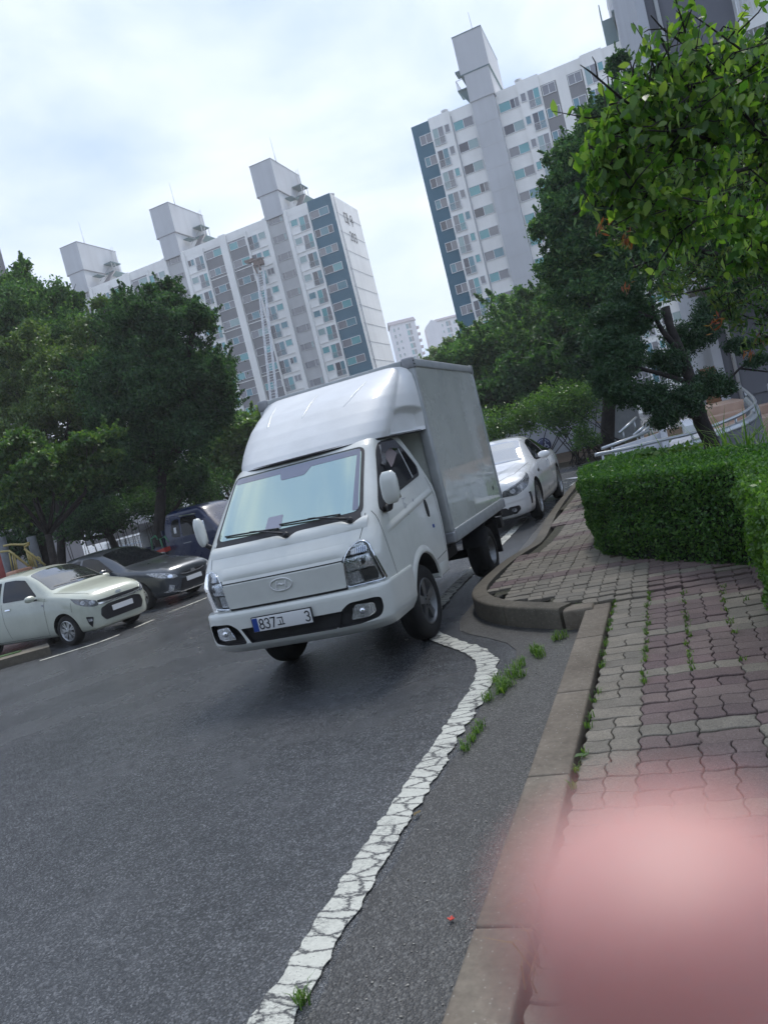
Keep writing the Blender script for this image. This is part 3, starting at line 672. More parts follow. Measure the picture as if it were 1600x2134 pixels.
# doors' glass (right side of the picture) and the same on the far side
for S, sg in ((SD, 1), (SDL, -1)):
    fl = sg < 0
    q = MB(); patch(q, rpoly([(.42, 1.235, .03), (.47, 1.30, .05), (.885, 1.70, .10), (1.02, 1.760, .08), (1.42, 1.775, .10), (1.53, 1.68, .10), (1.70, 1.47, .08), (1.655, 1.385, .06), (1.0, 1.315, .05), (.62, 1.27, .02), (.56, 1.20, .02), (.47, 1.20, .02)], .03), S, .007, .012, .02, flip=fl)
    DW = T(q, 'door_window', M_BLK)
    q = MB(); patch(q, rpoly([(.70, 1.34), (1.0, 1.70), (1.385, 1.715), (1.43, 1.39), (1.0, 1.345)], .03), S, .011, .004, .02, flip=fl); q.build('glass', G_SIDE, DW, ORG)
    q = MB(); patch(q, rpoly([(1.455, 1.40), (1.425, 1.70), (1.505, 1.67), (1.655, 1.47), (1.62, 1.41)], .03), S, .011, .004, .02, flip=fl); q.build('quarter_glass', G_TINT, DW, ORG)
    q = MB(); patch(q, rpoly([(1.385, 1.72), (1.412, 1.72), (1.450, 1.385), (1.418, 1.38)], .003), S, .013, .008, .05, flip=fl); q.build('window_divider', M_ALU, DW, ORG)
    q = MB(); patch(q, rpoly([(.80, 1.56), (.99, 1.74), (1.40, 1.748), (1.40, 1.66), (1.15, 1.685), (1.0, 1.655), (.87, 1.54)], .03), S, .030, .026, .05, flip=fl); q.build('rain_visor', m_glass('smoked_visor', (.03, .03, .035), .08, .5), DW, ORG)
    q = MB(); patch(q, rpoly([(1.02, 1.52, .01), (.98, 1.665), (1.23, 1.69), (1.31, 1.63), (1.12, 1.55)], .01), S, .0125, .001, .02, flip=fl); q.build('glass_patch', M_GPATCH, DW, ORG)  # flat grey patch laid over the door glass
    q = MB(); patch(q, [(1.522+.030*math.cos(2*PI*i/24)+.0*0, 1.08+.082*math.sin(2*PI*i/24)) for i in range(24)], S, .012, .012, .02, flip=fl); T(q, 'door_handle', M_BLK)
    q = MB(); patch(q, rpoly([(1.572, .885), (1.612, .885), (1.612, .918), (1.572, .918)], .004), S, .006, .006, .02, flip=fl); T(q, 'side_reflector', M_PLB)
    # swage ridge along the door
    rows = []
    for y in np.linspace(.42, 1.84, 40):
        row = []
        for z0, o_ in ((0, .0), (.018, .010), (.034, .012), (.05, .006), (.07, .0)):
            f_ = float(smoothstep(.40, .60, y)*(1-smoothstep(1.75, 1.84, y))); zz_ = 1.03+.11*(y-.4)+z0; p, n = S(y, zz_); row.append(p+n*(o_*f_+.0004))
        rows.append(row)
    q = MB(); q.grid(rows, 0, True, flip=fl); T(q, 'door_crease', P_WHITE)
    # flared wheel arch lip
    rows = []
    for a in np.linspace(12, 166, 40):
        row = []
        for r_, o_ in ((.386, -.01), (.388, .016), (.40, .020), (.425, .012), (.455, .0005)):
            y, z = WY+.02+r_*math.cos(rad(a)), .35+r_*math.sin(rad(a)); z = max(z, .35)
            p, n = S(y, max(z, .44)); p = p.copy(); p[2] = z; row.append(p+n*o_)
        rows.append(row)
    q = MB(); q.grid(rows, 0, True, flip=not fl); T(q, 'wheel_arch_lip', P_WHITE)
    # sill behind the wheel
    q = MB(); q.box((sg*.55, 1.455, .44), (sg*.802, 1.80, .56), 0, .015); T(q, 'side_sill', P_WHITE)
# small writing on the door: circle of marks and a line of tiny text strokes
q = MB()
for s_ in ([(1.02, 1.235), (.975, 1.245), (.965, 1.20), (.975, 1.13)], [(.99, 1.205), (1.01, 1.185), (.985, 1.165), (1.012, 1.150)], [(.985, 1.13), (1.0, 1.10), (1.02, 1.095)], [(1.03, 1.243), (1.05, 1.243)]):
    ribbon(q, s_, SD, .005, .0035, 0)
for i in range(9): ribbon(q, [(1.04+.017*i, 1.128+.005*i), (1.050+.017*i, 1.129+.005*i)], SD, .009, .0035, 0)
ribbon(q, [(1.222, 1.21), (1.228, 1.165)], SD, .012, .0035, 0); T(q, 'door_lettering', mat('lettering_blue', (.06, .09, .20), .4))
# mirrors
def mirror(cx, cy, cz, sg, wk=1.0):
    q = MB(); rows = []
    for t_ in np.linspace(0, 1, 12):
        z = cz-.125+.25*t_; wd_ = .070*wk*(1-abs(2*t_-1)**4*.45); dp = .055*(1-abs(2*t_-1)**3*.6)
        rows.append([(cx+wd_*math.copysign(abs(math.cos(a))**.55, math.cos(a))+.012*sg*(t_-.5), cy+dp*math.copysign(abs(math.sin(a))**.8, math.sin(a)), z) for a in np.linspace(0, 2*PI, 21)])
    q.grid(rows, 0, True)
    for k in (0, 11): q.add(rows[k][:-1], [tuple(range(20)) if k else tuple(range(20))[::-1]], 0, True)
    M = T(q, 'wing_mirror', P_WHITE); fixn(M)
    q = MB(); q.box((cx-.055*wk, cy+.040, cz-.10), (cx+.055*wk, cy+.055, cz+.10), 0, .01); q.build('mirror_glass', M_CHR, M, ORG)
    q = MB(); q.tube([(cx-.02*sg, cy, cz-.115), (cx-.05*sg, cy+.03, cz-.155), (sg*.80, cy+.18, cz-.165), (sg*.775, cy+.24, cz-.15)], [.02, .024, .03, .035], 8); q.build('mirror_arm', M_BLK, M, ORG)
mirror(.935, .36, 1.385, 1); mirror(-.865, .42, 1.375, -1, .5)
q = MB(); q.add([(.975, .352, 1.325), (.995, .372, 1.325), (.995, .372, 1.365), (.975, .352, 1.365)], [(0, 1, 2, 3)]); T(q, 'mirror_sticker', mat('sticker_green', (.06, .22, .12), .4))
# fairing
FL = [(1.795, .715, .765, .50, 2.7, .84), (1.85, .730, .815, .48, 2.7, .845), (1.95, .745, .93, .46, 2.7, .85), (2.05, .752, 1.06, .44, 2.7, .85), (2.16, .752, 1.23, .40, 2.8, .85), (2.26, .745, 1.43, .34, 2.8, .845), (2.34, .735, 1.63, .26, 2.9, .835), (2.40, .72, 1.79, .17, 3, .80), (2.435, .69, 1.885, .09, 3, .74), (2.452, .63, 1.93, .045, 3, .66)]
FZ = [l[0] for l in FL]; YB = 1.982
def frow(z):
    w_, yf, dy, n, wr = [float(np.interp(z, FZ, [l[k] for l in FL])) for k in range(1, 6)]
    ye = min(yf+dy, YB-.01); q = []
    for i in range(16):
        t_ = i/16; y = YB+(ye-YB)*t_; x = wr+(w_-wr)*t_
        sc = .070*smoothstep(1.10, 1.42, y)*(1-smoothstep(1.955, 1.98, y)); zt = 1.83+.19*math.sin(PI*np.clip((y-1.02)/1.35, 0, 1))
        x -= sc*(1-smoothstep(zt-.03, zt+.025, z))*smoothstep(1.80, 1.825, z)
        q.append((x, y))
    for i in range(27):
        th = PI/2*(1-i/26); x = w_*max(0, math.sin(th))**(2/n); y = yf+(ye-yf)*(1-max(0, math.cos(th))**(2/n)); q.append((x, y))
    q = q+[(-x, y) for x, y in q[:-1][::-1]]
    ec = .0
    o_ = []
    for x, y in q:
        bump_ = 0
        for k, xr in enumerate((-.42, -.04, .37)):
            xc = xr+(xr*.30)*(z-2.14)/.24
            bump_ += .013*math.exp(-((x-xc)/.020)**2)
        bump_ *= 0*float(smoothstep(2.115, 2.135, z)*(1-smoothstep(2.37, 2.40, z)))
        o_.append((x, y-bump_*.6, z+bump_*.8))
    return o_
zz = sorted(set(list(np.linspace(1.795, 2.452, 46))+FZ)); rings = [frow(z) for z in zz]
# finer across for the ribs
mb = MB(); mb.grid(rings, 0, True, flip=True); nr = len(rings[0])
for i in range(nr//2):
    if i+1 < nr-1-i: q_ = ((len(rings)-1)*nr+i, (len(rings)-1)*nr+i+1, (len(rings)-1)*nr+nr-2-i, (len(rings)-1)*nr+nr-1-i); mb.f.append(q_); mb.m.append(0); mb.sm.append(True)
fa = T(mb, 'roof_fairing', P_FAIR); fixn(fa, 50)
for xr in (-.42, -.04, .37):
    q = MB(); pts = []; rr_ = []
    for z in np.linspace(2.13, 2.375, 14):
        w_, yf, dy, n, wr = [float(np.interp(z, FZ, [l[k] for l in FL])) for k in range(1, 6)]; x = xr+(xr*.30)*(z-2.14)/.24
        y = yf+dy*(1-(1-(abs(x)/w_)**n)**(1/n)); pts.append((x, y+.007, z-.004)); rr_.append(.001+.0165*math.sin(PI*(z-2.13)/.245)**.35 if 2.131 < z < 2.374 else .001)
    q.tube(pts, rr_, 8); q.build('rib', P_FAIR, fa, ORG)
# black gasket between roof and fairing
q = MB(); g1 = [p for p in frow(1.795)]; q.tube([(p[0]*.985, p[1]+.012, 1.792) for p in g1[2:-2]], .014, 6); q.build('gasket', M_BLK, fa, ORG)
# box body
bx = .863; y0, y1, zb, zt = 1.99, 4.51, .655, 2.492
q = MB(); q.box((-bx+.012, y0+.03, zb+.05), (bx-.012, y1-.02, zt-.03)); T(q, 'box_body', P_BOX)
q = MB()
for s_ in (1, -1):
    q.box((s_*(bx-.10), y0, zb+.1), (s_*bx, y0+.085, zt-.085), 0, .02)                       # front corner posts
    q.box((s_*(bx-.06), y1-.05, zb+.1), (s_*(bx+.001), y1+.002, zt-.07), 0, .01)
    q.box((s_*(bx-.09), y0+.10, zt-.085), (s_*(bx+.004), y1-.045, zt), 0, .016)             # top side rails
    q.box((s_*(bx-.09), y0+.10, zb-.0), (s_*(bx+.004), y1-.045, zb+.125), 0, .008)            # bottom side rails
for zc, h in ((zt-.045, .042), (zb+.05, .05)): q.box((-bx+.11, y0-.004, zc-h), (bx-.11, y0+.06, zc+h), 0, .012); q.box((-bx+.10, y1-.06, zc-h), (bx-.10, y1+.004, zc+h), 0, .012)
T(q, 'box_frame', M_ALU)
q = MB()
for sx in (1, -1):
    for yy in (y0+.045, y1-.022):
        for zc in (zt-.045, zb+.055): q.box((sx*(bx-.11), yy-.052, zc-.056), (sx*(bx+.006), yy+.056, zc+.056), 0, .018)
T(q, 'corner_casting', noisy('cast_corner', (.22, .23, .25), (.32, .33, .35), 10, .5, metal=.3))
q = MB()
for i in range(5): q.lathe([(0, 0), (.006, .001), (.006, .004)], (bx+.006, y0+.02+.016*(i % 3), zt-.03-.03*(i//2)), 'x', 8)
T(q, 'rivets', M_SEAM)
q = MB(); q.box((bx-.013, 4.12, .93), (bx-.009, 4.165, .975)); T(q, 'side_marker', M_SEAM)
for a in ((bx-.012, 2.62), (bx-.012, 3.30)): pass
# chassis, mudguards, rear
q = MB(); 
for s_ in (1, -1): q.box((s_*.30, .7, .48), (s_*.38, 4.45, .60))
q.box((-.62, .45, .40), (.62, 1.75, .52)); q.box((-.55, 1.9, .42), (.1, 2.5, .62)); q.box((-.8, 2.0, .62), (.8, 4.45, .66)); q.box((-.35, 2.2, .38), (-.72, 2.75, .6), 0, .03); q.box((.45, 2.0, .47), (.70, 2.55, .62), 0, .03)
q.tube([(-.7, 3.51, .31), (.7, 3.51, .31)], .05, 10); q.tube([(-.65, 1.08, .30), (.65, 1.08, .30)], .035, 8); q.lathe([(.0, -.1), (.13, -.06), (.13, .06), (0, .1)], (0, 3.51, .31), 'x', 14)
T(q, 'chassis', M_UNDER)
for s_ in (1, -1):
    q = MB(); q.box((s_*.60, 3.92, .19), (s_*.845, 3.93, .62)); T(q, 'mud_flap', M_BLK)
    q = MB(); rows = [[(s_*xx, 3.51+.37*math.cos(rad(a)), .31+.37*math.sin(rad(a))) for xx in (.58, .845)] for a in np.linspace(15, 165, 14)]; q.grid(rows, 0, True); T(q, 'mud_guard', M_BLK)
q = MB(); q.box((-.80, 4.36, .42), (.80, 4.50, .56), 0, .01); T(q, 'rear_underrun_bar', M_BLK)
q = MB(); q.box((.62, 4.30, .58), (.84, 4.42, .68), 0, .01); q.box((-.62, 4.45, .58), (-.84, 4.51, .68), 0, .01); T(q, 'tail_lamp_bracket', M_BLK)
# wheels
M_WTR = noisy('grey_wheel', (.16, .165, .17), (.26, .265, .27), 6, .42, metal=.7)
def wheel(parent, c, axis_sgn, R_t, Rr, wd, spokes, org, name='wheel', steer=0.0, style='spoke', hubm=None, dish=.0):
    s_ = axis_sgn; c = np.asarray(c, float); W_ = empty(name, tuple(c-np.asarray(org)), None, None); W_.parent = parent; W_.rotation_euler = (0, 0, steer)
    q = MB(); h = wd/2
    q.lathe([(Rr-.004, -h*.86), (Rr+.012, -h), (R_t-.055, -h*1.02), (R_t-.02, -h*.90), (R_t-.004, -h*.66), (R_t, -h*.35), (R_t, h*.35), (R_t-.004, h*.66), (R_t-.02, h*.90), (R_t-.055, h*1.02), (Rr+.012, h), (Rr-.004, h*.86)], (0, 0, 0), 'x', 44)
    for k in range(4):
        x = (-.45+.3*k)*h; q.lathe([(R_t+.0015, x-.004), (R_t-.006, x), (R_t+.0015, x+.004)], (0, 0, 0), 'x', 44)
    q.build('tyre', M_RUB, W_)
    q = MB(); o_ = s_*h
    q.lathe([(Rr, o_*.90), (Rr-.010, o_*.95), (Rr-.018, o_*.86), (Rr-.024, o_*.45), (Rr-.05, o_*.1), (Rr-.06, -o_*.9)], (0, 0, 0), 'x', 36)
    q.lathe([(Rr-.05, o_*.08), (.03, o_*.06), (0, o_*.06)], (0, 0, 0), 'x', 30, 1)
    face = o_*(.70-dish)
    q.lathe([(.062, face-.02*s_), (.058, face+.006*s_), (.035, face+.014*s_), (0, face+.014*s_)], (0, 0, 0), 'x', 20)
    if style == 'steel':
        q.lathe([(Rr-.02, face-.05*s_), (Rr*.72, face-.055*s_), (Rr*.52, face-.01*s_), (.05, face)], (0, 0, 0), 'x', 36)
        for i in range(spokes):
            a = 2*PI*i/spokes; q.lathe([(0, 0), (.022, 0), (.024, .004)], (face-.030*s_, Rr*.66*math.cos(a), Rr*.66*math.sin(a)), 'x', 10, 1)
    else:
        for i in range(spokes):
            a = 2*PI*i/spokes+.3
            prs = [(a, .0)] if style == 'spoke' else [(a-.10, -.05), (a+.16, .12)]
            for a_, sk in prs:
                wi, wo = (.030, .044) if style == 'spoke' else (.012, .019)
                pin = np.array([0, math.cos(a_), math.sin(a_)]); tn = np.array([0, -math.sin(a_), math.cos(a_)]); ax = np.array([s_, 0, 0])
                A0 = pin*.05; A1 = pin*(Rr-.016)+tn*sk*Rr*.4
                xf0, xf1 = face+.004*s_, face-.008*s_+.012*s_
                V = [A0+tn*wi+ax*abs(xf0), A0-tn*wi+ax*abs(xf0), A1-tn*wo+ax*abs(xf1), A1+tn*wo+ax*abs(xf1), A0+tn*wi*.8+ax*(abs(xf0)-.03), A0-tn*wi*.8+ax*(abs(xf0)-.03), A1-tn*wo*.8+ax*(abs(xf1)-.03), A1+tn*wo*.8+ax*(abs(xf1)-.03)]
                q.add(V, [(0, 1, 2, 3), (4, 7, 6, 5), (0, 4, 5, 1), (1, 5, 6, 2), (2, 6, 7, 3), (3, 7, 4, 0)])
    for i in range(5):
        a = 2*PI*i/5; q.lathe([(0, .008*s_), (.008, .007*s_), (.008, 0)], (face+.010*s_, .042*math.cos(a), .042*math.sin(a)), 'x', 6, 1)
    r_ = q.build('rim', [hubm or M_SILV, M_UNDER], W_); fixn(r_, 35)
    return W_
for s_ in (1, -1):
    wheel(TR, (s_*.682, WY, WR-.004), s_, WR-.004, .203, .19, 5, ORG, steer=rad(-2), hubm=M_WTR)
    wheel(TR, (s_*.705, 3.51, .292), s_, .292, .165, .24, 5, ORG, style='steel', dish=.25, hubm=M_WTR)
# ------------------------------------------------------------------ cars (local frame: X = distance behind the nose, Y = lateral, Z up)
class CarHull:
    def __init__(h, S):   # rows: s, zbottom, half width, z widest, shoulder half width, shoulder z, roof-edge half width, roof-edge z, top z
        h.C = {}; h.S = np.array(S, float); h.s0, h.s1 = h.S[0, 0], h.S[-1, 0]
    def par(h, s):
        S = h.S; return [float(np.interp(s, S[:, 0], S[:, k])) for k in range(1, 9)]
    def sec(h, s, n=1):
        k_ = round(s, 3)
        if k_ in h.C: return h.C[k_][0]
        zb, w_, zm, ws_, zs, wt, zt, zc = h.par(s)
        P = [(0, zb), (w_*.86, zb), (w_*.97, zb+.09), (w_, zm), (w_*.995, (zm+zs)/2+.02), (ws_, zs), ((ws_+wt)/2+.012, (zs+zt)/2), (wt, zt), (wt*.80, zt+(zc-zt)*.62), (wt*.45, zt+(zc-zt)*.93), (0, zc)]
        P = [np.array(p) for p in P]
        for _ in range(2):
            Q = [P[0]]
            for a, b in zip(P[:-1], P[1:]): Q += [a*.75+b*.25, a*.25+b*.75]
            P = Q+[P[-1]]
        P = np.array(P); h.C[k_] = (P, np.maximum.accumulate(P[:, 1]), P[0, 1], P[-1, 1]); return P
    def inside(h, s, t, z):
        if s < h.s0 or s > h.s1: return False
        P = h.sec(s); c_ = h.C[round(s, 3)]
        if z < c_[2] or z > c_[3]: return False
        return abs(t) <= np.interp(z, c_[1], P[:, 0])
    def side(h, s, z):
        P = h.sec(s); zz_ = P[:, 1]; i = int(np.argmax(P[:, 0] > .5*P[:, 0].max())); return np.array([s, float(np.interp(z, np.maximum.accumulate(zz_[i:])+np.arange(len(zz_)-i)*1e-7, P[i:, 0])), z])
    def top(h, s, t):
        P = h.sec(s); j = int(np.argmax(P[:, 0])); Q = P[j:][::-1]; return np.array([s, t, float(np.interp(abs(t), np.maximum.accumulate(Q[:, 0])+np.arange(len(Q))*1e-7, Q[:, 1]))])
    def cyl(h, th, z):    # ray from a point on the centre line towards the nose
        c, s_ = math.cos(th), math.sin(th); lo, hi = .05, 1.6; o = h.s0+.95
        for _ in range(22):
            m = (lo+hi)/2
            if h.inside(o-c*m, s_*m, z): lo = m
            else: hi = m
        return np.array([o-c*lo, s_*lo, z])
    def F(h, t, z): return math.atan2(t, .85)          # front vertex given by lateral position
    def fn(h, kind, sg=1):
        f = {'side': h.side, 'top': h.top, 'cyl': h.cyl}[kind]; m_ = np.array([1, sg, 1])
        flipn = {'side': -1, 'top': 1, 'cyl': 1}[kind]
        def g(u, v):
            p = f(u, v); e = .012; a = f(u+e, v)-f(u-e, v); b = f(u, v+e)-f(u, v-e); n = np.cross(a, b)*flipn; n = n/(np.linalg.norm(n)+1e-12)
            if kind == 'cyl':
                q = np.array([p[0]-.95, p[1], 0]); n = n if n@q > 0 else -n
            if kind == 'side' and n[1] < 0: n = -n
            if kind == 'top' and n[2] < 0: n = -n
            return p*m_, n*m_
        return g
def make_car(name, loc, heading, label, S, paint, wb, fo, R_t, Rr, items, style, group=None, track=None, spokes=8, zoff=0, cat='car'):
    """items: list of (part name, kind, sg list, polygon, material, offset, step, parent)"""
    h = CarHull(S); root = empty(name, loc, label, cat, group, heading+PI)
    ss = []
    for a, b in zip(h.S[:-1, 0], h.S[1:, 0]): ss += list(np.linspace(a, b, max(2, int((b-a)/.06)+1))[:-1])
    ss.append(h.s1)
    P = []
    for s_ in ss:
        q = h.sec(s_); P.append([(s_, a, b) for a, b in q]+[(s_, -a, b) for a, b in q[::-1][1:]])
    mb = MB(); mb.grid(P, 0, True); n = len(P[0])
    mb.add(P[0], [tuple(range(n))], 0, True); mb.add(P[-1], [tuple(range(n))[::-1]], 0, True)
    body = mb.build('body', [paint, M_UNDER, M_BLK], root); fixn(body)
    tr = track or h.S[:, 2].max(); cuts = []
    for s_ in (fo, fo+wb):
        for sg in (1, -1):
            q = MB(); m_ = 36; rr_ = R_t+.045; V = [(s_+rr_*math.cos(2*PI*i/m_), sg*y, R_t+.01+rr_*math.sin(2*PI*i/m_)) for y in (tr-.30, tr+.2) for i in range(m_)]
            q.add(V, [(i, (i+1) % m_, m_+(i+1) % m_, m_+i) for i in range(m_)]+[tuple(range(m_))[::-1], tuple(range(m_, 2*m_))], 0)
            c_ = q.build('cutter', M_UNDER); c_.location = loc; c_.rotation_euler = (0, 0, heading+PI); fixn(c_); cuts.append(c_)
            wheel(root, (s_, sg*(tr-.115), R_t), 1, R_t, Rr, .19, spokes, (0, 0, 0), style=style)
            root.children[-1].rotation_euler = (0, 0, PI/2 if sg > 0 else -PI/2)
    bpy.context.view_layer.update(); boolean(body, cuts); body.data.set_sharp_from_angle(angle=rad(42))
    made = {}
    for it in items:
        nm, kind, sgs, poly, m_, off, step, par = (list(it)+[None])[:8]
        for sg in sgs:
            f = h.fn('cyl' if kind == 'cylr' else kind, sg); q = MB()
            if kind == 'line': pass
            if isinstance(poly, tuple) and poly[0] == 'ribbon':
                for ip, pth in enumerate(poly[1]):
                    if ip and nm == 'panel_gaps': o = q.build('panel_gap', m_, root); q = MB()
                    ribbon(q, pth, f, poly[2], off)
            elif isinstance(poly, tuple) and poly[0] == 'multi':
                for pp in poly[1]: patch(q, pp, f, off, .012, step)
            else: patch(q, poly, f, off, .014, step)
            pr = made.get((par, sg), made.get((par, 1), root)) if par else root
            o = q.build('panel_gap' if nm == 'panel_gaps' else nm, m_, pr); made[(nm, sg)] = o
    return root, h, made
def fp(*pts): return [(math.atan2(t, .93), z) for t, z in pts]     # points on the front, lateral t
def sp(*pts): return [(math.atan2(w_, .95-s_), z) for s_, w_, z in pts]
G_DK = G_TINT
G_CARW = m_glass('car_windshield', (.05, .055, .06), .03, 1.0, .5)
M_LAMP = noisy('car_lamp', (.10, .11, .12), (.50, .52, .55), 22, .12, coat=1.0)
M_LAMPD = noisy('smoked_lamp', (.03, .032, .036), (.16, .17, .18), 16, .10, coat=1.0)
P_CREAM = m_carpaint('pale_green_paint', (.46, .49, .42), .3)
P_GREY = m_carpaint('dark_grey_blue_paint', (.055, .065, .080), .28, 1.0, .5)
P_WHITE2 = m_carpaint('pearl_white_paint', (.78, .79, .80), .26)
P_NAVY = m_carpaint('navy_paint', (.004, .014, .060), .25, .5)
def common(sidewin, ws_, doors, mirror_at, hdl=True):
    return []
# --- pale green city car
S1 = [ # s, zb, w, zm, ws, zs, wt, zt, zc
 (0.00, .24, .42, .45, .40, .62, .34, .66, .69), (.03, .20, .56, .45, .53, .68, .45, .74, .78), (.10, .18, .68, .45, .64, .72, .54, .80, .855), (.22, .17, .745, .46, .70, .78, .58, .86, .905), (.40, .17, .775, .48, .735, .83, .60, .91, .95),
 (.65, .17, .79, .50, .755, .88, .62, .955, .99), (.90, .17, .795, .50, .765, .91, .64, .995, 1.03), (1.05, .17, .797, .50, .765, .925, .64, 1.06, 1.11), (1.35, .17, .797, .52, .765, .94, .615, 1.24, 1.30), (1.65, .17, .797, .52, .765, .95, .575, 1.37, 1.435),
 (1.95, .17, .797, .52, .765, .96, .56, 1.415, 1.48), (2.5, .17, .797, .52, .765, .98, .555, 1.42, 1.485), (2.95, .18, .79, .52, .755, 1.0, .54, 1.39, 1.455), (3.25, .20, .77, .52, .735, 1.0, .51, 1.32, 1.39), (3.42, .22, .74, .52, .70, .98, .50, 1.12, 1.18), (3.55, .26, .68, .52, .64, .90, .48, .96, 1.0), (3.60, .34, .56, .52, .52, .75, .44, .82, .85)]
M_GRIL = mat('grille_black', (.012, .012, .016), .35)
car1_items = [
 ('side_window', 'side', (1, -1), rpoly([(1.28, 1.005), (1.66, 1.325), (1.95, 1.365), (2.28, 1.372), (2.26, 1.0), (1.5, .985)], .03), G_DK, .007, .05),
 ('rear_side_window', 'side', (1, -1), rpoly([(2.36, 1.005), (2.37, 1.37), (2.85, 1.34), (3.12, 1.12), (3.05, 1.03)], .03), G_DK, .007, .05),
 ('windshield', 'top', (1,), rpoly([(.99, -.60), (.97, -.3), (.955, 0), (.97, .3), (.99, .60), (1.62, .50), (1.66, 0), (1.62, -.50)], .04), G_CARW, .006, .05),
 ('rear_window', 'top', (1,), rpoly([(3.27, -.44), (3.27, .44), (3.44, .44), (3.44, -.44)], .03), G_DK, .006, .04),
 ('upper_grille', 'cyl', (1,), rpoly(fp((-.50, .665), (-.3, .645), (0, .64), (.3, .645), (.50, .665), (.50, .70), (.3, .695), (0, .70), (-.3, .695), (-.50, .70)), .01), M_GRIL, .008, .04),
 ('grille_chrome', 'cyl', (1,), ('ribbon', [fp((-.50, .64), (-.30, .615), (-.15, .625), (.15, .625), (.30, .615), (.50, .64))], .024), M_CHR, .012, .05),
 ('lower_grille', 'cyl', (1,), rpoly(fp((-.42, .32), (.42, .32), (.50, .42), (.46, .55), (.3, .59), (-.3, .59), (-.46, .55), (-.50, .42)), .03), M_GRIL, .010, .05),
 ('headlight', 'cyl', (1, -1), rpoly(fp((.50, .615), (.52, .70))+sp((.13, .66, .775), (.42, .72, .835), (.30, .74, .73), (.15, .70, .66))+fp((.60, .61)), .012), M_LAMPD, .007, .05),
 ('lamp_bowl', 'cyl', (1, -1), [(math.atan2(.62, .93)+.050*math.cos(2*PI*i/16), .685+.042*math.sin(2*PI*i/16)) for i in range(16)], M_LAMP, .011, .03, 'headlight'),
 ('lamp_bowl', 'cyl', (1, -1), [(math.atan2(.80, .90)+.038*math.cos(2*PI*i/16), .72+.036*math.sin(2*PI*i/16)) for i in range(16)], M_LAMP, .011, .03, 'headlight'),
 ('fog_lamp', 'cyl', (1, -1), rpoly(fp((.66, .44), (.84, .47), (.80, .33), (.73, .26)), .02), M_GRIL, .008, .04),
 ('fog_bulb', 'cyl', (1, -1), rpoly(fp((.70, .415), (.80, .43), (.79, .37), (.71, .37)), .01), M_LAMP, .014, .03, 'fog_lamp'),
 ('badge', 'cyl', (1,), [(.075*math.cos(2*PI*i/20), .745+.018*math.sin(2*PI*i/20)) for i in range(20)], M_CHR, .010, .03),
 ('licence_plate', 'cyl', (1,), rpoly(fp((-.24, .435), (.24, .435), (.24, .53), (-.24, .53)), .005), M_PLATE, .022, .05),
 ('door_handle', 'side', (1, -1), rpoly([(2.05, .845), (2.05, .870), (2.20, .872), (2.20, .847)], .01), M_CHR, .02, .05),
 ('side_repeater', 'side', (1, -1), rpoly([(1.08, .835), (1.10, .80), (1.16, .81), (1.15, .84)], .008), M_LAMP, .008, .03),
 ('panel_gaps', 'side', (1, -1), ('ribbon', [[(1.05, .93), (1.10, .8), (1.12, .5), (1.16, .27)], [(2.32, .98), (2.31, .6), (2.24, .3)], [(1.16, .25), (2.9, .25)]], .008), M_SEAM, .0015, .05),
 ('bonnet_gap', 'top', (1, -1), ('ribbon', [[(.16, .52), (.4, .60), (.9, .66)]], .007), M_SEAM, .002, .05),
 ('front_bumper_gap', 'cyl', (1, -1), ('ribbon', [sp((.42, .73, .78), (.42, .76, .60))], .006), M_SEAM, .002, .05),
 ('wiper', 'top', (1,), ('ribbon', [[(1.02, -.45), (1.06, -.1), (1.07, .1)], [(1.0, .0), (1.03, .3), (1.06, .5)]], .018), M_BLK, .016, .05),
]
def car_mirror(root, s_, w_, z, paint, k=1.0):
    for sg in (1, -1):
        q = MB(); rows = []
        for t_ in np.linspace(0, 1, 9):
            a_ = (1-abs(2*t_-1)**3.2*.55)
            rows.append([(s_+.05*k*a_*math.cos(x)*.9+.01, sg*(w_+.02+.20*t_*k), z+.062*k*a_*math.sin(x)) for x in np.linspace(0, 2*PI, 13)])
        q.grid(rows, 0, True)
        for kk in (0, 8): q.add(rows[kk][:-1], [tuple(range(12))], 0, True)
        o = q.build('wing_mirror', paint, root); fixn(o)
        q = MB(); q.tube([(s_+.02, sg*(w_-.06), z-.05), (s_+.01, sg*(w_+.05), z-.04)], .022, 6); q.build('mirror_arm', M_BLK, o)
c1, h1, _ = make_car('parked_car', (-6.87, 6.19, GZ(-8)), rad(-8), 'pale green small hatchback car nose-in at the left edge, nearest the low kerb', S1, P_CREAM, 2.40, .665, .279, .19, car1_items, 'twin', 'cars parked across the road', spokes=7)
car_mirror(c1, 1.27, .77, .99, P_CREAM)
